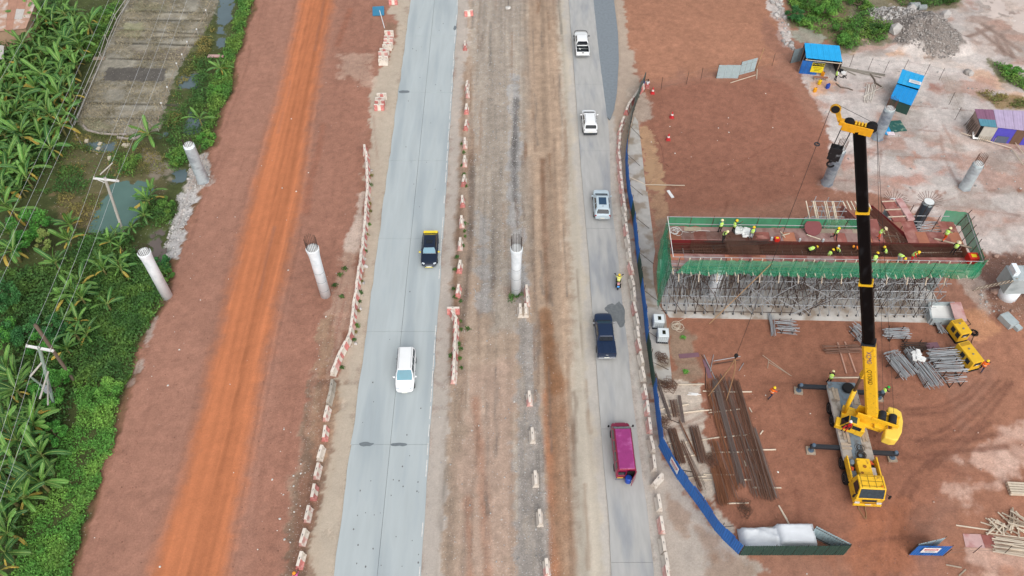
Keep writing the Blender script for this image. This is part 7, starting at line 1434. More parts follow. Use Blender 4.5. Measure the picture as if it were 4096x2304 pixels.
for a, b, lb in (((1418, 1068), (1745, 1115), 'single long timber sticking out of the jumbled heap'), ((1640, 1125), (1932, 1165), 'long timber lying along the foot of the jumbled heap')):
    A, B = GG(*C32([a])[0]), GG(*C32([b])[0]); d = B - A; plank((A + B) / 2, math.atan2(d.y, d.x), d.xy.length, lb, None, .06)
for q, mt, lb, z in (([(1490, 1232), (1640, 1240), (1605, 1135), (1468, 1132)], plyP, 'pale pink plywood sheet lying flat by the timber pile', .02), ([(1638, 1240), (1722, 1240), (1700, 1150), (1603, 1138)], ply, 'redder plywood sheet overlapping the pale pink one', .05)):
    P = [GG(*p, z) for p in C32(q)]; zz = max(p.z for p in P); o = M().quad(*[Vector((p.x, p.y, zz)) for p in P], th=.025).out('plywood_sheet', mt); tag(o, lb, 'plywood')
t = thing('timber_stack', 'squared stack of pale boards at the edge of the yard', 'timber stack', GG(*C32([(1900, 800)])[0]), -.05)
for r_ in range(3):
    for k in range(5): put('board', plank_me, t, (0, -.5 + k * .24, .08 + r_ * .14), 0, (2.2, 1.5, 2))
for (px, py), L, rz, lb in ((C32([(1400, 1378)])[0], 1.2, -.2, 'grey scrap plank lying near the bottom of the yard'), (C32([(1465, 1425)])[0], .9, .6, 'pale scrap plank lying below the grey one')): plank(G(px, py), rz, L, lb, None, .05, 0, True)
# tow rope in front of the crane
m = M(); m.path([GG(*p, .05) for p in K(3120, 1640, .3036, [(1040, 1225), (1028, 1290), (1080, 1380), (1130, 1440)])] + [GG(*p, .05) for p in K(3120, 1640, .3036, [(1130, 1440), (1135, 1370), (1115, 1290), (1150, 1230)])], .05, 5); o = m.out('tow_rope', slm); tag(o, 'thick tow rope looped on the ground before the crane cab', 'rope')
# cones, poles and bits beyond the fence
cone_b = M().lathe([(.17, .05), (.04, .70)], 14).mesh('cone', mat('cone_red', (206, 50, 56), .6, .1, 3)); cone_s = M().lathe([(.125, .30), (.085, .46)], 14).mesh('band', mat('cone_band', (226, 214, 208), .6)); cone_f = M().box((0, 0, .025), (.42, .42, .05)).mesh('foot', mat('cone_foot', (176, 60, 60), .7))
for (px, py), lb in zip(C20([(1060, 705), (1205, 888), (1178, 1055)]), ('red traffic cone by the seated men', 'red traffic cone alone on the red earth', 'faded traffic cone with a broken pale band and ribbon')):
    t = thing('traffic_cone', lb, 'traffic cone', GG(px, py)); t.scale = (1.35, 1.35, 1.35); put('cone', cone_b, t, (0, 0, 0)); put('band', cone_s, t, (0, 0, .005), sc=1.02); put('foot', cone_f, t, (0, 0, 0))
for a, b, lb in (((1000, 1395), (1303, 1402), 'long bamboo pole lying over the muddy puddle'), ((890, 1340), (1000, 1390), 'short bamboo pole leading from the fence to the long pole'), ((1648, 628), (1838, 568), 'pale pole lying below the two bare sheets'), ((1845, 600), (1850, 525), 'short pale post beside the leaning bare sheet')): pipe(GG(*C20([a])[0], .06), GG(*C20([b])[0], .06), .055, timber, 'pole', lb, 'pole')
a = GG(*C20([(1852, 440)])[0]); pipe(GG(*C20([(1838, 535)])[0]), GG(*C20([(1838, 535)])[0]) + Vector((.3, 0, 3.6)), .05, mat('bamboo_pole', (186, 150, 110)), 'pole', 'tall thin pole standing at the edge of the leaning bare sheet', 'pole')
o = M().box((0, 0, .04), (.35, 1.3, .06)).out('plank', white); o.location = GG(*C21([(1195, 18)])[0]); o.rotation_euler.z = .35; tag(o, 'white painted plank on the red earth behind the deck', 'plank')
o = M().box((0, 0, .04), (.3, 1.2, .06)).out('plank', mat('purple_ply', (122, 90, 100))); o.location = GG(*C31([(357, 118)])[0]); o.rotation_euler.z = -.2; tag(o, 'dull purple plank on the red earth behind the netting', 'plank')
m = M(); m.path([GG(*p, .04) for p in C20([(1095, 1040), (1130, 1110), (1145, 1200), (1140, 1290), (1190, 1265), (1160, 1240), (1100, 1215)])], .03, 4); o = m.out('hose', mat('brown_hose', (150, 104, 88), .8)); tag(o, 'thin brown hose trailing along the edge of the puddle', 'hose')
# fallen blue road sign and red sign
q = GG(*C10([(925, 95)])[0]); t = thing('road_sign', 'blue road sign lying face up on its bent white post', 'sign', q, .1); M().box((0, 0, .25), (1.7, 2.0, .05), rot=Matrix.Rotation(.15, 3, 'X')).out('sign_face', mat('sign_blue', (60, 126, 158), .5, .1, 2), t); M().tube((.2, 0, .3), (.9, -4.3, .1), .06, 6).out('post', white, t)
q = GG(*C10([(1903, 62)])[0]); t = thing('road_sign', 'small red sign board on a post in a white stone foot', 'sign', q); M().tube((0, 0, 0), (0, 0, 2.2), .04).out('post', dark, t); M().box((0, -.05, 2.5), (1.4, .04, .9)).out('sign_face', mat('sign_red', (196, 30, 40)), t); M().lathe([(.4, -.05), (.42, .15), (.25, .25)], 8).out('foot', mat('white_stone', (206, 202, 196), .9, .1, 3), t)
# camp things by the shelter
def can(px, py, mt, lb, s=1.0):
    t = thing('jerrycan', lb, 'jerrycan', GG(*K(3140, 140, .1932, [(px, py)])[0]), R.uniform(-1, 1)); bev(M().box((0, 0, .26 * s), (.36 * s, .26 * s, .52 * s)).out('can', mt, t), .05); M().box((0, 0, .56 * s), (.2 * s, .05, .06)).out('handle', mt, t); M().lathe([(.05, .52 * s), (.05, .6 * s)], 8, (.11 * s, 0, 0)).out('cap', black, t)
yc = mat('can_yellow', (226, 186, 20), .45, .08, 3); can(705, 1020, yc, 'bright yellow jerrycan in front of the shelter bench', 1.25); can(608, 1180, mat('can_orange', (230, 160, 30), .5, .1, 3), 'orange-yellow jerrycan farthest from the shelter', 1.2); can(768, 850, mat('can_amber', (214, 140, 30), .5), 'amber jerrycan tucked beside the shelter doorway', 1.2); can(872, 1105, mat('blue_plastic', (28, 72, 168)), 'dark blue jerrycan on the pale sand by the shelter', 1.3)
t = thing('bench', 'rough wooden bench before the shelter cladding', 'bench', GG(*K(3140, 140, .1932, [(720, 930)])[0]), -.1)
M().box((0, 0, .45), (1.9, .35, .06)).out('seat', mat('reddish_wood', (150, 104, 84), .85, .15, 4), t); [M().box((x, y, .21), (.08, .08, .42)).out('leg', timberO, t) for x in (-.75, .75) for y in (-.12, .12)]
a = GG(*K(3140, 140, .1932, [(690, 790)])[0]); o = M().box((0, 0, .6), (1.1, .05, 1.4), rot=Matrix.Rotation(-.3, 3, 'X')).out('board', mat('weathered_board', (172, 150, 140))); o.location = a + Vector((0, 0, .05)); tag(o, 'greyish board leaning on the blue cladding by the doorway', 'board')
for (x, y), r_, lb, mt in (((1155, 760), .3, 'black cooking pot on the hearth beside the shelter', black), ((1200, 805), .32, 'white enamel basin beside the black pot', white)): o = M().lathe([(r_ * .7, 0), (r_, .12), (r_, .28), (r_ * .9, .28)], 14).out('pot', mt); o.location = GG(*K(3140, 140, .1932, [(x, y)])[0]); tag(o, lb, 'pot')
for k in range(9): p = GG(*K(3140, 140, .1932, [(1190 + R.uniform(-60, 90), 850 + R.uniform(-30, 50))])[0], .06); pipe(p, p + Vector((R.uniform(-.6, .6), R.uniform(-.5, .5), .03)), .05, mat('charred_log', (52, 48, 48), .9), 'firewood', 'charred stick of firewood on the hearth', 'firewood', 'firewood on the hearth')
for k in range(11): x = 1680 + k * 18; a, b = GG(*K(3140, 140, .1932, [(x + R.uniform(-10, 30), 1040 + R.uniform(-30, 40))])[0], .08 + .03 * k % .1), GG(*K(3140, 140, .1932, [(x - 60 + R.uniform(-20, 20), 1375 + R.uniform(-30, 40))])[0], .06); pipe(a, b, .055, mat('bleached_pole', (206, 198, 188), .8, .1, 4), 'pole', 'bleached pole in the neat row on the pale ground', 'pole', 'bleached poles in a row')
a, b = GG(*K(3140, 140, .1932, [(1610, 1300)])[0], .2), GG(*K(3140, 140, .1932, [(2015, 1100)])[0], .2); pipe(a, b, .05, mat('bleached_pole', (206, 198, 188)), 'pole', 'bleached pole laid slantwise across the row of poles', 'pole')
for x0, y0, x1, y1 in ((1030, 640, 1460, 840), (1100, 650, 2070, 860), (1150, 680, 1900, 830), (1250, 720, 1990, 890), (1480, 730, 2070, 830)): pipe(GG(*K(3140, 140, .1932, [(x0, y0)])[0], .08), GG(*K(3140, 140, .1932, [(x1, y1)])[0], .08), .07, mat('grey_pole', (140, 134, 124), .85, .12, 4), 'pole', 'long grey pole stacked along the wire fence beside the shelter', 'pole', 'grey poles along the wire fence')
m = M(); m.path([GG(*p, .08) for p in K(3140, 140, .1932, [(1050, 1010), (1150, 1090), (1300, 1110), (1400, 1150)])], .08, 6); o = m.out('branch', mat('grey_stick', (110, 98, 88))); tag(o, 'crooked bare branch lying on the pale ground', 'branch')
m = M(); m.path([GG(*p, .1) for p in K(3140, 140, .1932, [(1760, 820), (1850, 930), (1870, 1000), (2020, 1100)])], .1, 6).path([GG(*p, .1) for p in K(3140, 140, .1932, [(1860, 990), (1870, 1070)])], .07, 6); o = m.out('branch', mat('grey_stick', (110, 98, 88))); tag(o, 'forked grey branch above the row of bleached poles', 'branch')
# green sheet and blue board by the wrapped column
CR1 = lambda p: K(3450, 380, .1518, p)
for q, lb in (([(760, 1005), (945, 980), (790, 690), (650, 705)], 'dark green sheet lying nearer the wrapped column'), ([(940, 978), (1170, 958), (990, 680), (780, 692)], 'dark green sheet with a torn hole lying beside its twin')):
    P = [GG(*p, .04) for p in CR1(q)]; zz = max(p.z for p in P) + (.03 if 'torn' in lb else 0); o = M().quad(*[Vector((p.x, p.y, zz)) for p in P], th=.02).out('metal_sheet', mat('bottle_green_sheet', (44, 92, 86), .55, .14, 2, c2=(120, 140, 120), c2amt=.25, c2scale=2)); tag(o, lb, 'metal sheet')
P = [GG(*p) for p in CR1([(560, 1030), (650, 1070), (740, 1050), (755, 1000), (690, 860), (640, 800), (600, 860)])]; zz = max(p.z for p in P) + .05; t = thing('fallen_sign', 'teardrop shaped bright blue sign board lying by the wrapped column', 'sign', on(P[0]))
M().prism([(p.x, p.y) for p in P], zz, zz + .04).wout('panel', skyblue, t); c0 = sum(P, Vector()) / len(P); M().box((c0.x + .2, c0.y - .6, zz + .045), (.9, .7, .01)).wout('printed_patch', mat('sign_print', (222, 206, 210), .5, .3, 6), t)
# low rails at right
for a, b in (((1450, 1015), (1830, 1130)), ((1830, 1130), (1920, 1260)), ((1845, 1070), (1932, 1190)), ((1600, 1045), (1700, 1090))): pipe(GG(*C30([a])[0], .25), GG(*C30([b])[0], .25), .05, timber, 'pole', 'pale rail pole lying before the patchwork shack', 'pole', 'rail poles before the shack')
# boulders and drums at far right
for x, y, s, lb in ((1095, 65, 1.2, 'bundled grey roll lying in the grass, larger of two'), (1155, 75, 1.0, 'bundled grey roll lying in the grass, smaller of two')): o = M().tube((-.6 * s, 0, .35 * s), (.6 * s, .1, .35 * s), .42 * s, 12).out('mesh_roll', mat('grey_roll', (140, 146, 146), .8, .25, 6)); o.location = GG(*C30([(x, y)])[0]); tag(o, lb, 'mesh roll')
# ------------------------------------------------------------------ rocks
_ico = [(0, 0, 1), (.89, 0, .45), (.28, .85, .45), (-.72, .53, .45), (-.72, -.53, .45), (.28, -.85, .45), (.72, .53, -.45), (-.28, .85, -.45), (-.89, 0, -.45), (-.28, -.85, -.45), (.72, -.53, -.45), (0, 0, -1)]
_if = [(0, 1, 2), (0, 2, 3), (0, 3, 4), (0, 4, 5), (0, 5, 1), (1, 6, 2), (2, 7, 3), (3, 8, 4), (4, 9, 5), (5, 10, 1), (6, 7, 2), (7, 8, 3), (8, 9, 4), (9, 10, 5), (10, 6, 1), (11, 7, 6), (11, 8, 7), (11, 9, 8), (11, 10, 9), (11, 6, 10)]
def inside_pts(poly, n_, world=False):
    P = poly if world else W(poly); xs = [p[0] for p in P]; ys = [p[1] for p in P]; x = NP.uniform(min(xs), max(xs), n_ * 3); y = NP.uniform(min(ys), max(ys), n_ * 3); k = sdist(x, y, P) > 0; return x[k][:n_], y[k][:n_]
def area(poly): P = W(poly); return abs(sum(a.x * b.y - b.x * a.y for a, b in zip(P, P[1:] + P[:1]))) / 2
def rocks(name, polys, dens, s0, s1, mt, flat=.7):
    xs, ys = [], []
    for q in polys: x, y = inside_pts(q, int(area(q) * dens)); xs.append(x); ys.append(y)
    x = np.concatenate(xs); y = np.concatenate(ys); n_ = len(x); B = np.array(_ico); F = np.array(_if)
    s = s0 * (s1 / s0) ** (NP.random(n_) ** 2.2); a = NP.uniform(0, 6.28, n_); jit = NP.uniform(.7, 1.25, (n_, 12, 3)); P = B[None] * jit * s[:, None, None] * np.array([1, .8, flat])
    ca, sa = np.cos(a)[:, None], np.sin(a)[:, None]; X = P[..., 0] * ca - P[..., 1] * sa + x[:, None]; Y = P[..., 0] * sa + P[..., 1] * ca + y[:, None]; Zz = P[..., 2] + (gza(x, y) + s * .15)[:, None]
    o = obj(name, npmesh(name, np.stack([X, Y, Zz], -1).reshape(-1, 3), (F[None] + 12 * np.arange(n_)[:, None, None]).reshape(-1, 3), mt)); return stuff(o)
stone = mat('broken_stone', (176, 172, 168), .9, .1, 3, island=.3); stoneD = mat('dark_stone', (150, 144, 139), .9, .1, 3, island=.35); stoneP = mat('pink_stone', (170, 140, 126), .9, .1, 3, island=.3)
rocks('rubble', [C00([(1440, 1160), (1560, 1150), (1590, 1370), (1480, 1449), (1390, 1449), (1400, 1290)]), C01([(1330, -10), (1475, -10), (1440, 160), (1380, 330), (1330, 490), (1240, 510), (1230, 380), (1260, 280), (1310, 170)])], 16, .04, .24, stone)
rocks('rubble_heap', [C30([(740, 90), (860, 70), (1060, 140), (1060, 220), (930, 230), (760, 190)])], 30, .06, .32, stone); rocks('rubble_heap', [C30([(1050, 140), (1200, 130), (1350, 200), (1440, 350), (1400, 440), (1250, 440), (950, 340), (930, 250)])], 34, .05, .26, stoneD)
rocks('rubble', [C30([(10, -20), (90, -20), (140, 120), (190, 380), (120, 330), (80, 180)])], 8, .06, .5, stone); rocks('rubble', [C31([(1530, 480), (1932, 470), (1932, 960), (1800, 900), (1650, 800), (1600, 620)])], 1.6, .06, .55, stoneP); rocks('rubble', [C31([(1560, 700), (1650, 760), (1760, 900), (1700, 950), (1600, 840)])], 7, .04, .25, stone)
rocks('stones', [C11([(800, 420), (850, 420), (800, 1000), (740, 1180), (720, 1180), (770, 900)]), C10([(840, 1240), (890, 1260), (890, 1449), (850, 1449)]), C11([(845, 0), (890, 0), (850, 420), (810, 420)])], 4, .05, .36, stone)
rocks('gravel', [[(2040, 300), (2080, 300), (2090, 900), (2125, 1250), (2160, 1700), (2190, 2000), (2210, 2304), (2060, 2304), (2060, 1700), (2060, 1200)], [(1890, 0), (2080, 0), (2070, 600), (2000, 1200), (1895, 1250), (1895, 500)]], 7, .03, .11, mat('gravel_stone', (164, 162, 160), .9, .1, 3, island=.35))
rocks('stones', [[(1790, 1300), (2060, 1300), (2070, 2304), (1700, 2304)], [(1880, 200), (1900, 200), (1890, 1300), (1850, 1300)]], 1.0, .03, .12, stone)
rocks('stones', [C30([(300, 420), (1500, 500), (1932, 1000), (1932, 1449), (700, 1449), (380, 800)])], .45, .04, .22, stone); rocks('stones', [C32([(1300, 300), (1932, 300), (1932, 1449), (1200, 1449)])], .3, .03, .14, stoneP)
clod = mat('soil_clod', (148, 108, 91), .95, .15, 3, island=.3)
rocks('soil_clods', [[(330, 2300), (560, 1500), (860, 650), (1050, 20), (1215, 0), (1010, 768), (780, 1700), (600, 2300)], [(1345, 0), (1500, 0), (1440, 600), (1370, 1100), (1290, 1500), (1170, 2000), (1100, 2300), (900, 2300), (1080, 1350), (1205, 768)], [(2640, 380), (3080, 320), (3300, 700), (2680, 850)], C32([(-200, -100), (1250, 0), (1100, 1449), (300, 1449), (-150, 900)])], 2.6, .025, .085, clod)
rocks('litter', [C12([(200, 300), (420, 250), (420, 560), (360, 900), (260, 1300), (130, 1250)]), C11([(460, 900), (580, 900), (540, 1449), (440, 1449)])], .9, .04, .16, mat('litter', (214, 214, 208), .8, .2, 9, island=.25), .35)
rocks('litter', [[(300, 2300), (900, 600), (1450, 100), (1450, 600), (1250, 1700), (1100, 2300)], [(2560, 360), (3080, 300), (3300, 700), (2650, 850)], C32([(-300, -100), (1200, 0), (1100, 1449), (200, 1449)])], .055, .03, .13, mat('litter', (214, 214, 208)), .35)
for x, y, s, lb in ((1052, 132, .9, 'large pale boulder topping the white rubble heap'), (1338, 122, .8, 'pale boulder standing apart on the muddy ground'), (935, 288, 1.0, 'white slab shaped boulder at the foot of the heap'), (1500, 552, .6, 'grey stone lying on the track, darker of a pair'), (1522, 566, .55, 'pale stone lying on the track, lighter of a pair')):
    r5 = random.Random(x); o = M().add([tuple(Vector(v) * s * r5.uniform(.75, 1.1)) for v in _ico], _if).out('boulder', stone if 'darker' not in lb else stoneD); o.location = GG(*C30([(x, y)])[0], .3 * s); tag(o, lb, 'boulder')
# ------------------------------------------------------------------ power lines
woodpole = mat('wood_pole', (120, 104, 92), .9, .15, 3); palepole = mat('pale_pole', (176, 172, 164), .85, .1, 3); greenpole = mat('greenish_pole', (140, 158, 146), .8, .12, 3)
wirem = mat('conductor', (196, 200, 202), .6, .05)
a, b = GG(488, 927, -.3), G(421, 714, 7.5); t = thing('utility_pole', 'pale utility pole with a single cross arm standing in the pond', 'utility pole', a); rod('pole', a, b + Vector((0, 0, .15)), .15, palepole, t, 10)
A1 = [G(378, 712, 7.5), G(424, 716, 7.55), G(469, 722, 7.5)]; M().box((A1[0] + A1[2]) / 2 - Vector((0, 0, .06)), ((A1[2] - A1[0]).length + .3, .18, .16), rz=math.atan2((A1[2] - A1[0]).y, (A1[2] - A1[0]).x)).wout('cross_arm', white, t)
for q in A1: M().lathe([(.05, 0), (.09, .08), (.05, .22)], 8, q).wout('insulator', mat('porcelain', (200, 196, 190), .3), t)
rod('stay', b - Vector((0, 0, .8)), A1[0] - Vector((0, 0, .1)), .04, white, t); rod('drop_arm', b + Vector((-.9, .8, -.2)), b + Vector((.3, 2.0, .4)), .07, palepole, t)
a, b = GG(207, 1624, -.3), G(159, 1392, 8.0); t = thing('utility_pole', 'greenish utility pole with a white cross arm and a double timber strut frame', 'utility pole', a); rod('pole', a, b + Vector((0, 0, .1)), .16, greenpole, t, 10)
A2 = [G(110, 1383, 8.0), G(158, 1392, 8.05), G(206, 1401, 8.0)]; M().box((A2[0] + A2[2]) / 2 - Vector((0, 0, .06)), ((A2[2] - A2[0]).length + .3, .2, .18), rz=math.atan2((A2[2] - A2[0]).y, (A2[2] - A2[0]).x)).wout('cross_arm', white, t)
for q in A2: M().lathe([(.05, 0), (.09, .08), (.05, .22)], 8, q).wout('insulator', mat('porcelain', (200, 196, 190)), t)
f0 = [G(*C01([p])[0], z) for p, z in (((345, 1240), 7.2), ((228, 1392), 5.6), ((405, 1372), 5.6))]
rod('strut', a.lerp(b, .80), f0[1], .09, palepole, t, 8); rod('strut', a.lerp(b, .62) + Vector((.3, 0, .2)), f0[1] + Vector((.9, -1.6, -1.2)), .09, palepole, t, 8); rod('strut', f0[1], a.lerp(b, .30), .09, greenpole, t, 8); rod('strut', a.lerp(b, .5), f0[1] + Vector((1.6, -2.0, -1.6)), .08, palepole, t, 8)
m = M().box(a.lerp(b, .38) + Vector((0, -.35, .3)), (.5, .4, .8)); m.wout('switch_gear', mat('grey_gear', (150, 156, 160), .6), t)
a, b = GG(292, 1521, -.3), G(140, 1298, 8.4); t = thing('utility_pole', 'dark bare wooden pole without a cross arm among the bushes', 'utility pole', a); rod('pole', a, Vector((a.x, a.y, 0)).lerp(Vector((b.x, b.y, 8.4)), 1), .16, woodpole, t, 10); M().box(Vector((b.x, b.y, 8.3)), (.1, .1, .3)).wout('cap', woodpole, t)
WI = thing('power_line', 'three bare conductors strung from the greenish pole over the pond pole and field', 'power line', (A1[1].x, A1[1].y, 7.6))
def wire(name, a, b, sag, root, r=.012):
    P = [Vector(a).lerp(Vector(b), f) - Vector((0, 0, sag * 4 * f * (1 - f))) for f in np.linspace(0, 1, 14)]; return M().path(P, r, 4).wout(name, wirem, root)
far1 = [G(*p, 8.5) for p in C00([(1330, -260), (1410, -260), (1500, -260)])]; near1 = [G(*p, 8.5) for p in C02([(-260, 1180), (-190, 1180), (-110, 1180)])]
for i in range(3): wire('conductor', A1[i] + Vector((0, 0, .2)), A2[i] + Vector((0, 0, .2)), .35, WI); wire('conductor', A1[i] + Vector((0, 0, .2)), far1[i], .5, WI); wire('conductor', A2[i] + Vector((0, 0, .2)), near1[i], .3, WI)
W2 = thing('power_line', 'higher power line of four conductors crossing over the banana plants', 'power line', G(200, 500, 9.5))
for i, (a, b) in enumerate((((-160, 2080), (800, 0)), ((-60, 2060), (880, 0)), ((20, 2040), (945, 0)), ((-420, 1250), (330, -20)))): p, q = G(*C00([a])[0], 9.6), G(*C00([b])[0], 9.6); d = (q - p); wire('conductor', p - d * .3, q + d * .4, .6, W2)
# field fence: split rail edge, drip line, logs
m = M(); P = [GG(*p, .25) for p in C00([(540, 940), (640, 700), (760, 420), (800, 290), (870, 130), (960, 0)])]; t = thing('field_fence', 'thin pole fence along the plantation side of the dry field', 'fence', on(P[0]))
for p, q in zip(P[:-1], P[1:]): rod('rail', p + Vector((0, 0, .5)), q + Vector((0, 0, .5)), .05, palepole, t); rod('rail', p + Vector((.3, 0, .1)), q + Vector((.3, 0, .1)), .05, palepole, t); rod('post', p - Vector((0, 0, .5)), p + Vector((0, 0, .8)), .06, palepole, t)
P = [GG(*p) for p in C00([(1190, 970), (1225, 800), (1270, 680), (1340, 500), (1380, 430), (1420, 340), (1490, 240), (1560, 100), (1620, -20)])]; t = thing('field_fence', 'string line fence on white topped stakes along the ditch side of the field', 'fence', P[0])
for p in P: rod('stake', p - Vector((0, 0, .2)), p + Vector((0, 0, .9)), .045, palepole, t); M().box(p + Vector((0, 0, .95)), (.16, .16, .16)).wout('white_top', white, t)
for p, q in zip(P[:-1], P[1:]): rod('line', p + Vector((0, 0, .8)), q + Vector((0, 0, .8)), .03, mat('rope_line', (168, 150, 130), .8), t)
for q, r_, lb in (([(880, 1020), (950, 1035), (1020, 1030), (1085, 1000)], .2, 'thick grey fallen log beside the lone banana plant'), ([(620, 930), (650, 965), (740, 990), (860, 998), (950, 995)], .15, 'curved grey fallen branch at the foot of the field'), ([(535, 945), (615, 1085)], .08, 'straight grey pole at the corner of the field'), ([(685, 1115), (725, 1145)], .07, 'short grey stick in the wet ground')):
    o = M().path([GG(*p, r_ * .6) for p in C00(q)], r_, 8).out('log', mat('grey_log', (158, 148, 140), .9, .15, 4)); tag(o, lb, 'log')
for x, y, lb in ((645, 1045, 'pale concrete block in the wet ground, closest to the pole'), (742, 1060, 'greyish block half sunk in the water'), (730, 1095, 'sandy block at the water edge'), (930, 1082, 'pale block, left one of three in a row'), (945, 1082, 'pale block, middle one of three in a row'), (958, 1082, 'pale block, right one of three in a row'), (820, 1180, 'brick stump block on the weedy ground')): o = bev(M().box((0, 0, .1), (.42, .5, .3)).out('block', mat('pale_block', (190, 180, 160), .85, .12, 3)), .02); o.location = GG(*C00([(x, y)])[0], .05); o.rotation_euler.z = R.uniform(-.4, .4); tag(o, lb, 'block')
o = M().box((0, 0, .1), (1.6, .7, .1)).out('plank', timberO); o.location = GG(*C00([(740, 425)])[0]); o.rotation_euler.z = .05; tag(o, 'wooden plank bridging the furrow beside the field fence', 'plank')
o = M().box((0, 0, .1), (2.2, .6, .08)).out('plank', plyP); o.location = GG(*C00([(1625, 412)])[0], .1); tag(o, 'pink plank laid over the ditch by the red earth', 'plank')
# ------------------------------------------------------------------ banana plants
ban = [mat('banana_leaf', (58, 102, 44), .5, .2, 2, obj_rand=.32, spec=.4), mat('banana_leaf_light', (86, 128, 54), .5, .2, 2, obj_rand=.3, spec=.4), mat('banana_leaf_dry', (176, 150, 66), .75, .2, 3, obj_rand=.2)]
ban[0].node_tree.nodes['Principled BSDF'].inputs['Subsurface Weight'].default_value = 0
rib = mat('banana_rib', (150, 172, 96), .6, .1, 3)
def leaf_mesh(L, wmax, e0, e1, mt, seed):
    r6 = random.Random(seed); N = 14; m = M(); p = Vector((0, 0, 0)); P = [p]
    for i in range(N): e = e0 + (e1 - e0) * (i / N) ** 1.1; p = p + Vector((math.cos(e), 0, math.sin(e))) * (L / N); P.append(p)
    def wd(t): return wmax * min(1, (max(t - .12, 0) / .2) ** .6) * (1 - max(0, (t - .75) / .25) ** 2 * .95)
    for i in range(N):
        t0, t1 = i / N, (i + 1) / N; w0, w1 = wd(t0), wd(t1)
        if w1 < .02: continue
        d = (P[i + 1] - P[i]).normalized(); up = Vector((-d.z, 0, d.x))
        for s in (-1, 1):
            dr = r6.uniform(-.30, .10) - .25 * t0; g = .12 * (P[i + 1] - P[i]) if r6.random() < .55 else Vector()
            a0, a1 = P[i], P[i + 1]; sw = d * (.12 * w0)
            b0 = a0 + Vector((0, s * w0 * .6, 0)) + up * (.10 * w0) + sw * .5; b1 = a1 + Vector((0, s * w1 * .6, 0)) + up * (.10 * w1) + sw * .5
            c0 = a0 + Vector((0, s * w0, 0)) + up * (dr * w0) + sw + g; c1 = a1 + Vector((0, s * w1, 0)) + up * (dr * w1) + sw - g
            f = [(0, 1, 3, 2), (2, 3, 5, 4)] if s > 0 else [(0, 2, 3, 1), (2, 4, 5, 3)]; m.add([a0, a1, b0, b1, c0, c1], f, 0)
    for i in range(0, N, 2): m.tube(P[i], P[min(i + 2, N)], .035 * (1 - i / N) + .008, 4, 1, cap=False)
    return m.mesh('leaf', [mt, rib])
LEAF = [leaf_mesh(2.58, .21, rad(80), rad(50), ban[1], 1), leaf_mesh(2.91, .23, rad(62), rad(-8), ban[0], 2), leaf_mesh(2.91, .24, rad(48), rad(-50), ban[0], 3), leaf_mesh(2.80, .23, rad(38), rad(-30), ban[1], 4), leaf_mesh(2.35, .18, rad(0), rad(-80), ban[2], 5), leaf_mesh(2.58, .22, rad(68), rad(15), ban[1], 6), leaf_mesh(2.69, .22, rad(25), rad(-50), ban[2], 7)]
STEM = M().lathe([(.16, -.3), (.14, .6), (.11, 1.4), (.07, 1.75)], 9).mesh('stem', mat('banana_stem', (128, 126, 76), .8, .18, 4, c2=(96, 78, 56), c2amt=.35, c2scale=3), True)
def banana(px, py, s, lb, g, z=1.8):
    p = G(px, py, z * s * .8); t = thing('banana_plant', lb, 'banana plant', on(p, -.05), R.uniform(0, 6.28), g); put('stem', STEM, t, (0, 0, 0), 0, (s, s, s)); lx, ly = R.uniform(-.25, .25), R.uniform(-.25, .25)
    n_ = R.randint(8, 15); a0 = R.uniform(0, 6)
    for k in range(n_):
        f = k / n_; ty = 0 if k == 0 else R.choice([1, 5, 5]) if f < .4 else R.choice([1, 2, 3, 3]) if f < .8 else R.choice([2, 4, 4, 6])
        put('leaf', LEAF[ty], t, (0, 0, (1.72 - .25 * f) * s), 0, s * R.uniform(.5, 1.15) * (1 - .1 * f), rot=(lx + R.uniform(-.2, .2), ly + R.uniform(-.2, .2), a0 + k * 2.4 + R.uniform(-.3, .3)))
for px, py in [(590, 560), (35, 235), (60, 300), (130, 190), (175, 250), (110, 110), (60, 60)]: pass
BP = []
# the plantation: pack plants into the photo outline at their spacing
POLY = [(70, 70), (150, 40), (250, 40), (330, 40), (390, 70), (330, 160), (310, 250), (310, 330), (290, 400), (260, 470), (230, 540), (190, 620), (120, 700), (60, 800), (0, 830), (-60, 700), (-60, 250), (60, 190)]
Wp = W(POLY, 1.5); xs = [p.x for p in Wp]; ys = [p.y for p in Wp]; r7 = random.Random(21); tries = 0
while tries < 2500:
    tries += 1; x, y = r7.uniform(min(xs), max(xs)), r7.uniform(min(ys), max(ys))
    if sdist(np.array([x]), np.array([y]), Wp)[0] < .2: continue
    if all((x - a) ** 2 + (y - b) ** 2 > 1.65 ** 2 for a, b in BP): BP.append((x, y))
for x, y in BP[:150]:
    px, py = pj((x, y, 1.5)); banana(px, py, r7.uniform(.7, 1.3), 'banana plant in the dense plantation beside the dry field', 'banana plants of the dense plantation')
banana(*C00([(1115, 1000)])[0], 1.25, 'lone tall banana plant at the foot of the dry field', None); banana(*C00([(1500, 880)])[0], .85, 'banana plant leaning over the ditch by the red earth', None); banana(*C00([(1660, 500)])[0], .75, 'small banana plant among the weeds above the ditch', None); banana(*C00([(1130, 1430)])[0], .8, 'banana plant on the far bank of the pond', None)
for px, py in C01([(1080, 160), (1110, 50), (985, 250), (860, 300), (820, 360), (900, 400)]): banana(px, py, R.uniform(.6, .8), 'small banana plant in the belt along the pond bank', 'banana plants on the pond bank')
for px, py in C01([(520, 230), (510, 350), (410, 520), (740, 520), (770, 570), (900, 560), (880, 510), (600, 690), (560, 760), (480, 780), (610, 790), (530, 720), (800, 830), (470, 950), (580, 960), (560, 1060), (640, 1060), (500, 1180)]): banana(px, py, R.uniform(.75, 1.0), 'scattered banana plant in the weeds between the poles', 'scattered banana plants')
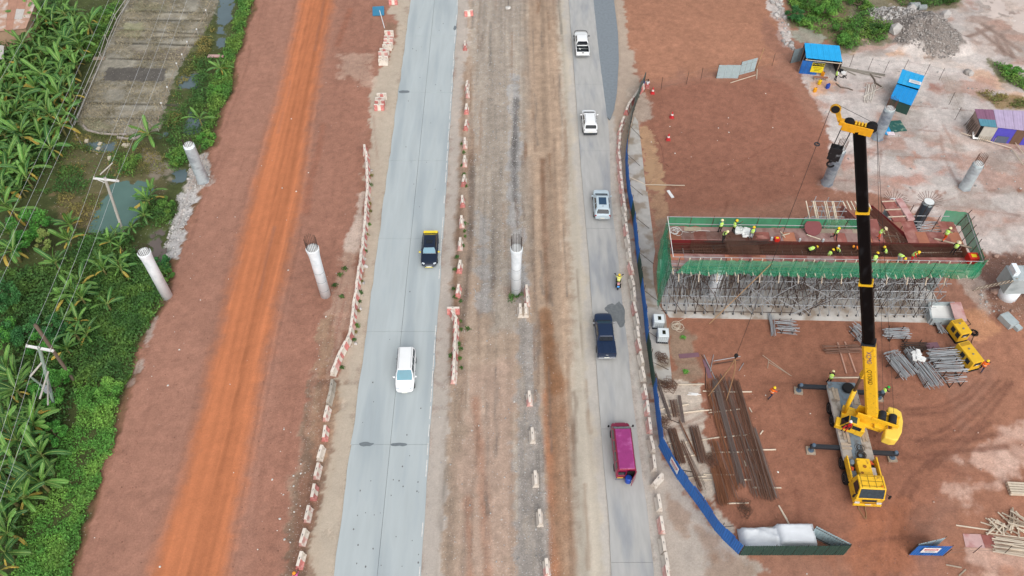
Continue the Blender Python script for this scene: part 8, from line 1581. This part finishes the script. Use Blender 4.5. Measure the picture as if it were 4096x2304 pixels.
for px, py in C01([(30, 90), (90, 130), (60, 300), (20, 440), (90, 430), (40, 1320), (120, 1390)]) + C02([(60, 60), (120, 40), (250, 200), (180, 270), (240, 290), (120, 420), (230, 470), (300, 520), (100, 560), (250, 690), (150, 720), (300, 740), (60, 850), (170, 850), (40, 1010), (50, 1120), (30, 1260), (-20, 640), (-30, 1400), (20, 330)]): banana(px, py, R.uniform(.85, 1.15), 'banana plant in the belt along the lower power line', 'banana plants under the lower line')
# ------------------------------------------------------------------ leafy ground cover
def leafcloud(x, y, z, s, tilt):
    n_ = len(x); a = NP.uniform(0, 6.28, n_); t_ = NP.normal(0, tilt, n_); r_ = NP.normal(0, tilt, n_)
    ux, uy, uz = np.cos(a) * np.cos(t_), np.sin(a) * np.cos(t_), np.sin(t_); vx, vy, vz = -np.sin(a) * np.cos(r_), np.cos(a) * np.cos(r_), np.sin(r_)
    L = s; Wd = s * NP.uniform(.35, .6, n_); c = np.stack([x, y, z], 1); u = np.stack([ux, uy, uz], 1) * L[:, None]; v = np.stack([vx, vy, vz], 1) * Wd[:, None]
    V = np.stack([c - u, c - v + u * .1, c + u, c + v + u * .1], 1).reshape(-1, 3); F = np.arange(4 * n_).reshape(-1, 4); return V, F
def leafmat(name, c, c2, is_=.35, sc=.35):
    return mat(name, c, .65, .28, sc * 2.2, island=is_, c2=c2, c2amt=.5, c2scale=sc, spec=.25)
lmA = leafmat('weed_leaves', (80, 124, 54), (106, 138, 60)); lmB = leafmat('weed_leaves_dark', (64, 100, 48), (84, 116, 52)); lmC = leafmat('creeper_leaves', (88, 142, 60), (114, 158, 68)); lmD = leafmat('dry_weeds', (128, 118, 66), (98, 108, 56)); lmE = leafmat('tree_leaves', (66, 128, 52), (92, 150, 62)); lmF = leafmat('tree_leaves_blue', (54, 104, 56), (70, 122, 62))
def cover(name, poly, dens, hmax, mt, size=.13, patch=.38, edge=.0):
    n_ = int(area(poly) * dens * 1.9); size *= .68; x, y = inside_pts(poly, n_); h = fbm(x, y, 2.4, 4); k = NP.random(len(x)) < np.clip((h - patch) * 6 + .25, .04, 1); x, y, h = x[k], y[k], h[k]
    if name == 'straw': k = sdist(x, y, W(C00([(800, 485), (1255, 495), (1225, 600), (770, 590)]))) < .1; x, y, h = x[k], y[k], h[k]
    if name != 'straw': k = NP.random(len(x)) < sst(-.1, .9, sdist(x, y, W(poly)) + (fbm(x, y, 1.4, 9) - .45) * 2.2); x, y, h = x[k], y[k], h[k]
    jx = fbm(x, y, .7, 7); z = gza(x, y) + NP.random(len(x)) ** .6 * hmax * np.clip((h - patch + .12) * 2.6, .08, 1) * (.5 + jx) + .03
    V_, F_ = leafcloud(x, y, z, size * NP.uniform(.5, 2.1, len(x)), .5); return stuff(obj(name, npmesh(name, V_, F_, mt)))
LOWER = C01([(0, 560), (380, 540), (700, 300), (860, 280), (1000, 330), (1100, 480), (1180, 520), (1290, 560), (1290, 620), (1275, 760), (1215, 870), (1165, 960), (1120, 1060), (1060, 1180), (1000, 1330), (960, 1449), (0, 1449)])
cover('weeds', LOWER, 62, .9, lmB, .15, .18); cover('weeds', C01([(560, 300), (860, 300), (1290, 600), (1275, 770), (1120, 1060), (960, 1449), (500, 1449), (640, 900)]), 55, .7, lmA, .14, .32)
CREEP = C02([(560, -30), (940, 0), (910, 150), (925, 280), (880, 380), (870, 520), (785, 640), (765, 820), (715, 940), (635, 1060), (600, 1250), (560, 1400), (540, 1560), (-60, 1560), (100, 1300), (200, 1000), (300, 900), (420, 700), (420, 400), (540, 250)])
cover('creepers', CREEP, 120, .55, lmC, .10, .28); cover('creepers', CREEP, 60, .8, lmA, .12, .5)
cover('weeds', C02([(-80, -20), (600, -20), (540, 250), (420, 420), (420, 700), (300, 900), (150, 1200), (-80, 1500)]), 45, .8, lmB, .15, .3)
cover('weeds', C00([(1770, -40), (1932, -40), (1920, 60), (1870, 180), (1840, 340), (1790, 430), (1765, 560), (1755, 700), (1680, 830), (1640, 950), (1610, 1080), (1550, 1140), (1470, 1120), (1500, 1000), (1560, 860), (1560, 700), (1640, 440), (1700, 320), (1760, 120)]), 90, .9, lmA, .13, .30)
cover('reeds', C00([(1440, 430), (1640, 420), (1560, 700), (1500, 880), (1400, 900), (1440, 700)]), 55, .8, lmB, .13, .38); cover('dry_weeds', C00([(1540, 160), (1640, 180), (1600, 400), (1440, 560), (1330, 660), (1380, 900), (1270, 1000), (1220, 900), (1320, 600), (1430, 380)]), 45, .5, lmD, .13, .40)
cover('weeds', C00([(520, 170), (900, 0), (950, -40), (880, 120), (790, 300), (700, 460), (560, 480), (500, 300)]), 60, .8, lmA, .15, .34); cover('weeds', C00([(-60, 60), (520, 0), (700, 300), (560, 520), (440, 900), (330, 1300), (100, 1449), (-60, 1449)]), 40, 1.5, lmB, .2, .2)
cover('weeds', C00([(400, 1050), (760, 1060), (900, 1110), (1060, 1150), (1040, 1300), (860, 1330), (700, 1340), (640, 1449), (250, 1449), (330, 1220)]), 55, .6, lmB, .12, .40); cover('dry_weeds', C00([(460, 1060), (900, 1090), (860, 1200), (480, 1200)]), 40, .4, lmD, .11, .42); cover('weeds', C00([(930, 1160), (1060, 1150), (1080, 1200), (1010, 1330), (870, 1290)]), 60, .7, lmA, .12, .32)
cover('weeds', C00([(1270, 1150), (1400, 1120), (1440, 1230), (1330, 1290), (1250, 1250)]), 110, 1.1, lmA, .13, .25); cover('weeds', C01([(400, -10), (760, -10), (760, 100), (700, 260), (560, 300), (420, 180)]), 45, .4, lmD, .12, .42)
cover('weeds', C01([(1060, 60), (1180, 60), (1330, 90), (1340, 130), (1290, 220), (1200, 250), (1100, 260), (1020, 300), (950, 260), (1040, 180)]), 80, .9, lmB, .13, .30); cover('weeds', C01([(1150, 500), (1300, 520), (1290, 700), (1220, 640), (1160, 560)]), 90, .9, lmF, .12, .25)
cover('weeds', C30([(140, -60), (780, -60), (800, 190), (920, 250), (900, 320), (780, 330), (600, 400), (480, 330), (430, 260), (180, 190)]), 60, .9, lmA, .15, .36); cover('weeds', C30([(140, 0), (500, 0), (600, 330), (470, 320), (200, 180)]), 50, 1.1, lmC, .15, .42); cover('weeds', C30([(900, -60), (1480, -60), (1440, 30), (1240, 80), (960, 60)]), 45, .7, lmB, .15, .36)
cover('weeds', C30([(1660, 450), (1800, 480), (1932, 600), (2050, 720), (1932, 690), (1750, 600)]), 60, .7, lmA, .14, .32); cover('dry_weeds', C30([(1560, 690), (1900, 730), (2100, 840), (1720, 810)]), 50, .6, lmD, .14, .34); cover('straw', FIELD, 45, .10, leafmat('straw_mulch', (150, 140, 116), (130, 122, 98), .2), .10, .42)
for q, hm in (([(790, 330), (830, 330), (790, 420)], .3),): pass
cover('weeds', C00([(1190, 880), (1330, 640), (1480, 640), (1560, 760), (1560, 1140), (1270, 1160), (1190, 1020)]), 40, .5, lmB, .12, .30); cover('dry_weeds', C00([(560, 980), (1000, 1010), (1270, 1150), (1250, 1300), (900, 1320), (420, 1300), (480, 1080)]), 38, .35, lmD, .10, .34)
# weeds rooted along the barriers
def tuft(px, py, r_, lb, mt=lmB, g=None, h=.35):
    p = GG(px, py); n_ = int(90 * (r_ / .35) ** .5); x = p.x + NP.normal(0, r_ * .5, n_); y = p.y + NP.normal(0, r_ * .5, n_); d = np.hypot(x - p.x, y - p.y); z = p.z + .05 + NP.random(n_) * h * np.exp(-(d / r_) ** 2)
    V_, F_ = leafcloud(x, y, z, (.05 + .12 * r_) * NP.uniform(.7, 1.5, n_), .7); o = obj('weed_clump', npmesh('weed_clump', V_, F_, mt)); tag(o, lb, 'weed', g)
for px, py in C10([(1580, 975), (1550, 1090), (1567, 1155), (1553, 1255), (1570, 1320), (1585, 1410)]) + C11([(1575, 240), (1575, 300), (1580, 340), (1562, 410), (1500, 590), (1515, 495), (1505, 795), (1545, 830), (1490, 735)]): tuft(px, py, R.uniform(.12, .24), 'low green weed clump at the foot of the median barriers', g='weeds by the median barriers')
for px, py in C11([(1530, 1150), (1545, 1190), (1540, 1260), (1550, 1330), (1470, 1240), (1550, 1040), (1600, 1035), (1545, 980)]): tuft(px, py, R.uniform(.15, .3), 'green weed clump growing along the short barrier row', g='weeds along the short barrier row')
for px, py in C11([(860, 90), (865, 150), (858, 250), (840, 330), (830, 450), (800, 680), (790, 760), (785, 830), (775, 900), (760, 1010), (755, 1060), (740, 1120), (650, 1330)]) + C10([(870, 1330), (865, 1400)]): tuft(px, py, R.uniform(.15, .3), 'olive weed clump behind the unbroken barrier line', lmD if R.random() < .5 else lmB, 'weeds behind the unbroken line')
for (px, py), lb in zip(C11([(670, 582), (635, 630), (650, 792), (595, 708)]), ('bright green tuft on bare earth, largest by the flared column', 'small tuft close to the largest one', 'spiky tuft on the pale crust', 'thin tuft at the drain edge')): tuft(px, py, .28, lb, lmB)
for (px, py), lb in zip(K(1960, 920, .2483, [(345, 1100), (470, 1050), (400, 1060)]), ('leafy green weed on the outer side of the median column foot', 'smaller leafy weed on the inner side of the column foot', 'leafy weed hugging the median column foot')): tuft(px, py, .4, lb, lmB, None, .45)
for px, py in C22([(1310, 1360 - 1449)]) + C21([(1310, 1360), (1290, 1100)]): tuft(px, py, .25, 'sparse green weed on the damp ground beside the concrete strip', lmC, 'weeds by the concrete strip', .2)
# ------------------------------------------------------------------ bushes and small trees
def bush(px, py, r_, h, lb, mt, g=None, n_=1500, trunk=True, leaf=.10):
    p = GG(px, py); t = thing('tree' if h > 2.2 else 'bush', lb, 'tree' if h > 2.2 else 'bush', p, 0, g); blobs = []; m = M(); k = max(8, int(9 * r_))
    for i in range(k):
        a = R.uniform(0, 6.28); d = r_ * math.sqrt(R.random()) * .85; z = h * (.45 + .5 * R.random()) * (1 - .35 * (d / r_) ** 2); blobs.append((d * math.cos(a), d * math.sin(a), z, R.uniform(.32, .6) * max(r_ * .42, .45)))
        q = Vector((d * math.cos(a), d * math.sin(a), z)); m.tube(Vector((0, 0, h * .25)), q, .045, 5, 0, .015)
    m.tube((0, 0, -.3), (0, 0, h * .3), .09, 7, 0, .06); m.out('trunk', mat('bark', (96, 82, 68), .9, .15, 4), t)
    n_ = int(n_ * 1.6); B = np.array(blobs); i = NP.integers(0, k, n_); v = NP.normal(size=(n_, 3)); v /= np.linalg.norm(v, axis=1)[:, None]; rad_ = NP.random(n_) ** .35; c = B[i, :3] + v * (B[i, 3] * rad_)[:, None] * np.array([1.15, 1.15, .8])
    c[:, 2] = np.maximum(c[:, 2], .12); V_, F_ = leafcloud(c[:, 0], c[:, 1], c[:, 2], leaf * NP.uniform(.6, 1.4, n_), .55); obj('crown', npmesh('crown', V_, F_, mt), t); return t
for (x, y), r_, h, mt, lb in (((260, 330), 2.7, 3.2, lmE, 'broad feathery tree beside the higher power line'), ((200, 430), 2.0, 2.6, lmE, 'rounder tree crowding the broad feathery one'), ((370, 400), 1.4, 2.4, leafmat('yellowish_leaves', (140, 152, 84), (110, 140, 66)), 'pale yellowish tree between the feathery trees'), ((60, 850), 2.4, 3.0, lmF, 'dark bluish tree at the edge of the weeds'), ((30, 1120), 2.2, 3.0, lmE, 'leafy tree beside the dark wooden pole'), ((200, 1080), 2.0, 2.6, lmF, 'dark tree behind the greenish pole'), ((400, 1090), 2.2, 2.6, lmF, 'spreading bluish tree between poles and red earth'), ((330, 1180), 1.5, 2.3, lmE, 'small leafy tree below the spreading one'), ((1250, 120), 1.3, 1.4, lmA, 'rounded bush by the white rubble strip'), ((1200, 560), 1.4, 1.3, lmF, 'bluish bush next to the tall plain column'), ((1260, 640), 1.0, 1.0, lmA, 'small bush between the plain column and red earth')): bush(*C01([(x, y)])[0], r_, h, lb, mt, None, int(1100 * r_))
for (x, y), r_, h, mt, lb in (((430, 70), 2.2, 2.6, lmE, 'bright tree rising beside the lower end of the greenish pole'), ((450, 420), 1.4, 2.4, lmE, 'slim bright tree in the creepers'), ((780, 120), 2.2, 1.4, lmC, 'bushy green thicket at the edge of the red earth')): bush(*C02([(x, y)])[0], r_, h, lb, mt, None, int(1200 * r_))
for (x, y), r_, h, mt, lb in (((1350, 1200), 1.5, 1.6, lmA, 'dense round bush beside the wrapped column in the rubble'), ((1640, 680), 1.2, 1.1, lmC, 'bright bush at the ditch bank near the red earth'), ((1560, 1060), 1.3, 1.0, lmC, 'low bright bush above the wrapped column'), ((120, 1400), 1.6, 2.3, lmB, 'dark leafy tree at the lower end of the plantation')): bush(*C00([(x, y)])[0], r_, h, lb, mt, None, int(1200 * r_))
for (x, y), r_, h, mt, lb in (((210, 150), 1.8, 1.7, lmF, 'dark bush closest to the blue shelter roof'), ((330, 60), 2.2, 2.0, lmA, 'broad green bush on the far weedy mound'), ((420, 120), 1.8, 1.8, lmC, 'bright green bush in the middle of the weedy mound'), ((560, 250), 1.7, 1.4, lmA, 'green bush on the slope behind the shelter'), ((560, 330), 1.4, 1.2, lmC, 'bright bush at the corner of the blue roof'), ((680, 60), 1.8, 1.7, lmA, 'green bush beside the bare footpath'), ((830, 250), 1.8, 1.2, lmB, 'dark low bush at the foot of the rubble heap'), ((1380, 10), 1.8, 1.4, lmB, 'dark bush in the grass far behind the heap'), ((1850, 560), 1.6, .9, lmC, 'bright low bush on the grass bank behind the shack')): bush(*C30([(x, y)])[0], r_, h, lb, mt, None, int(1000 * r_))
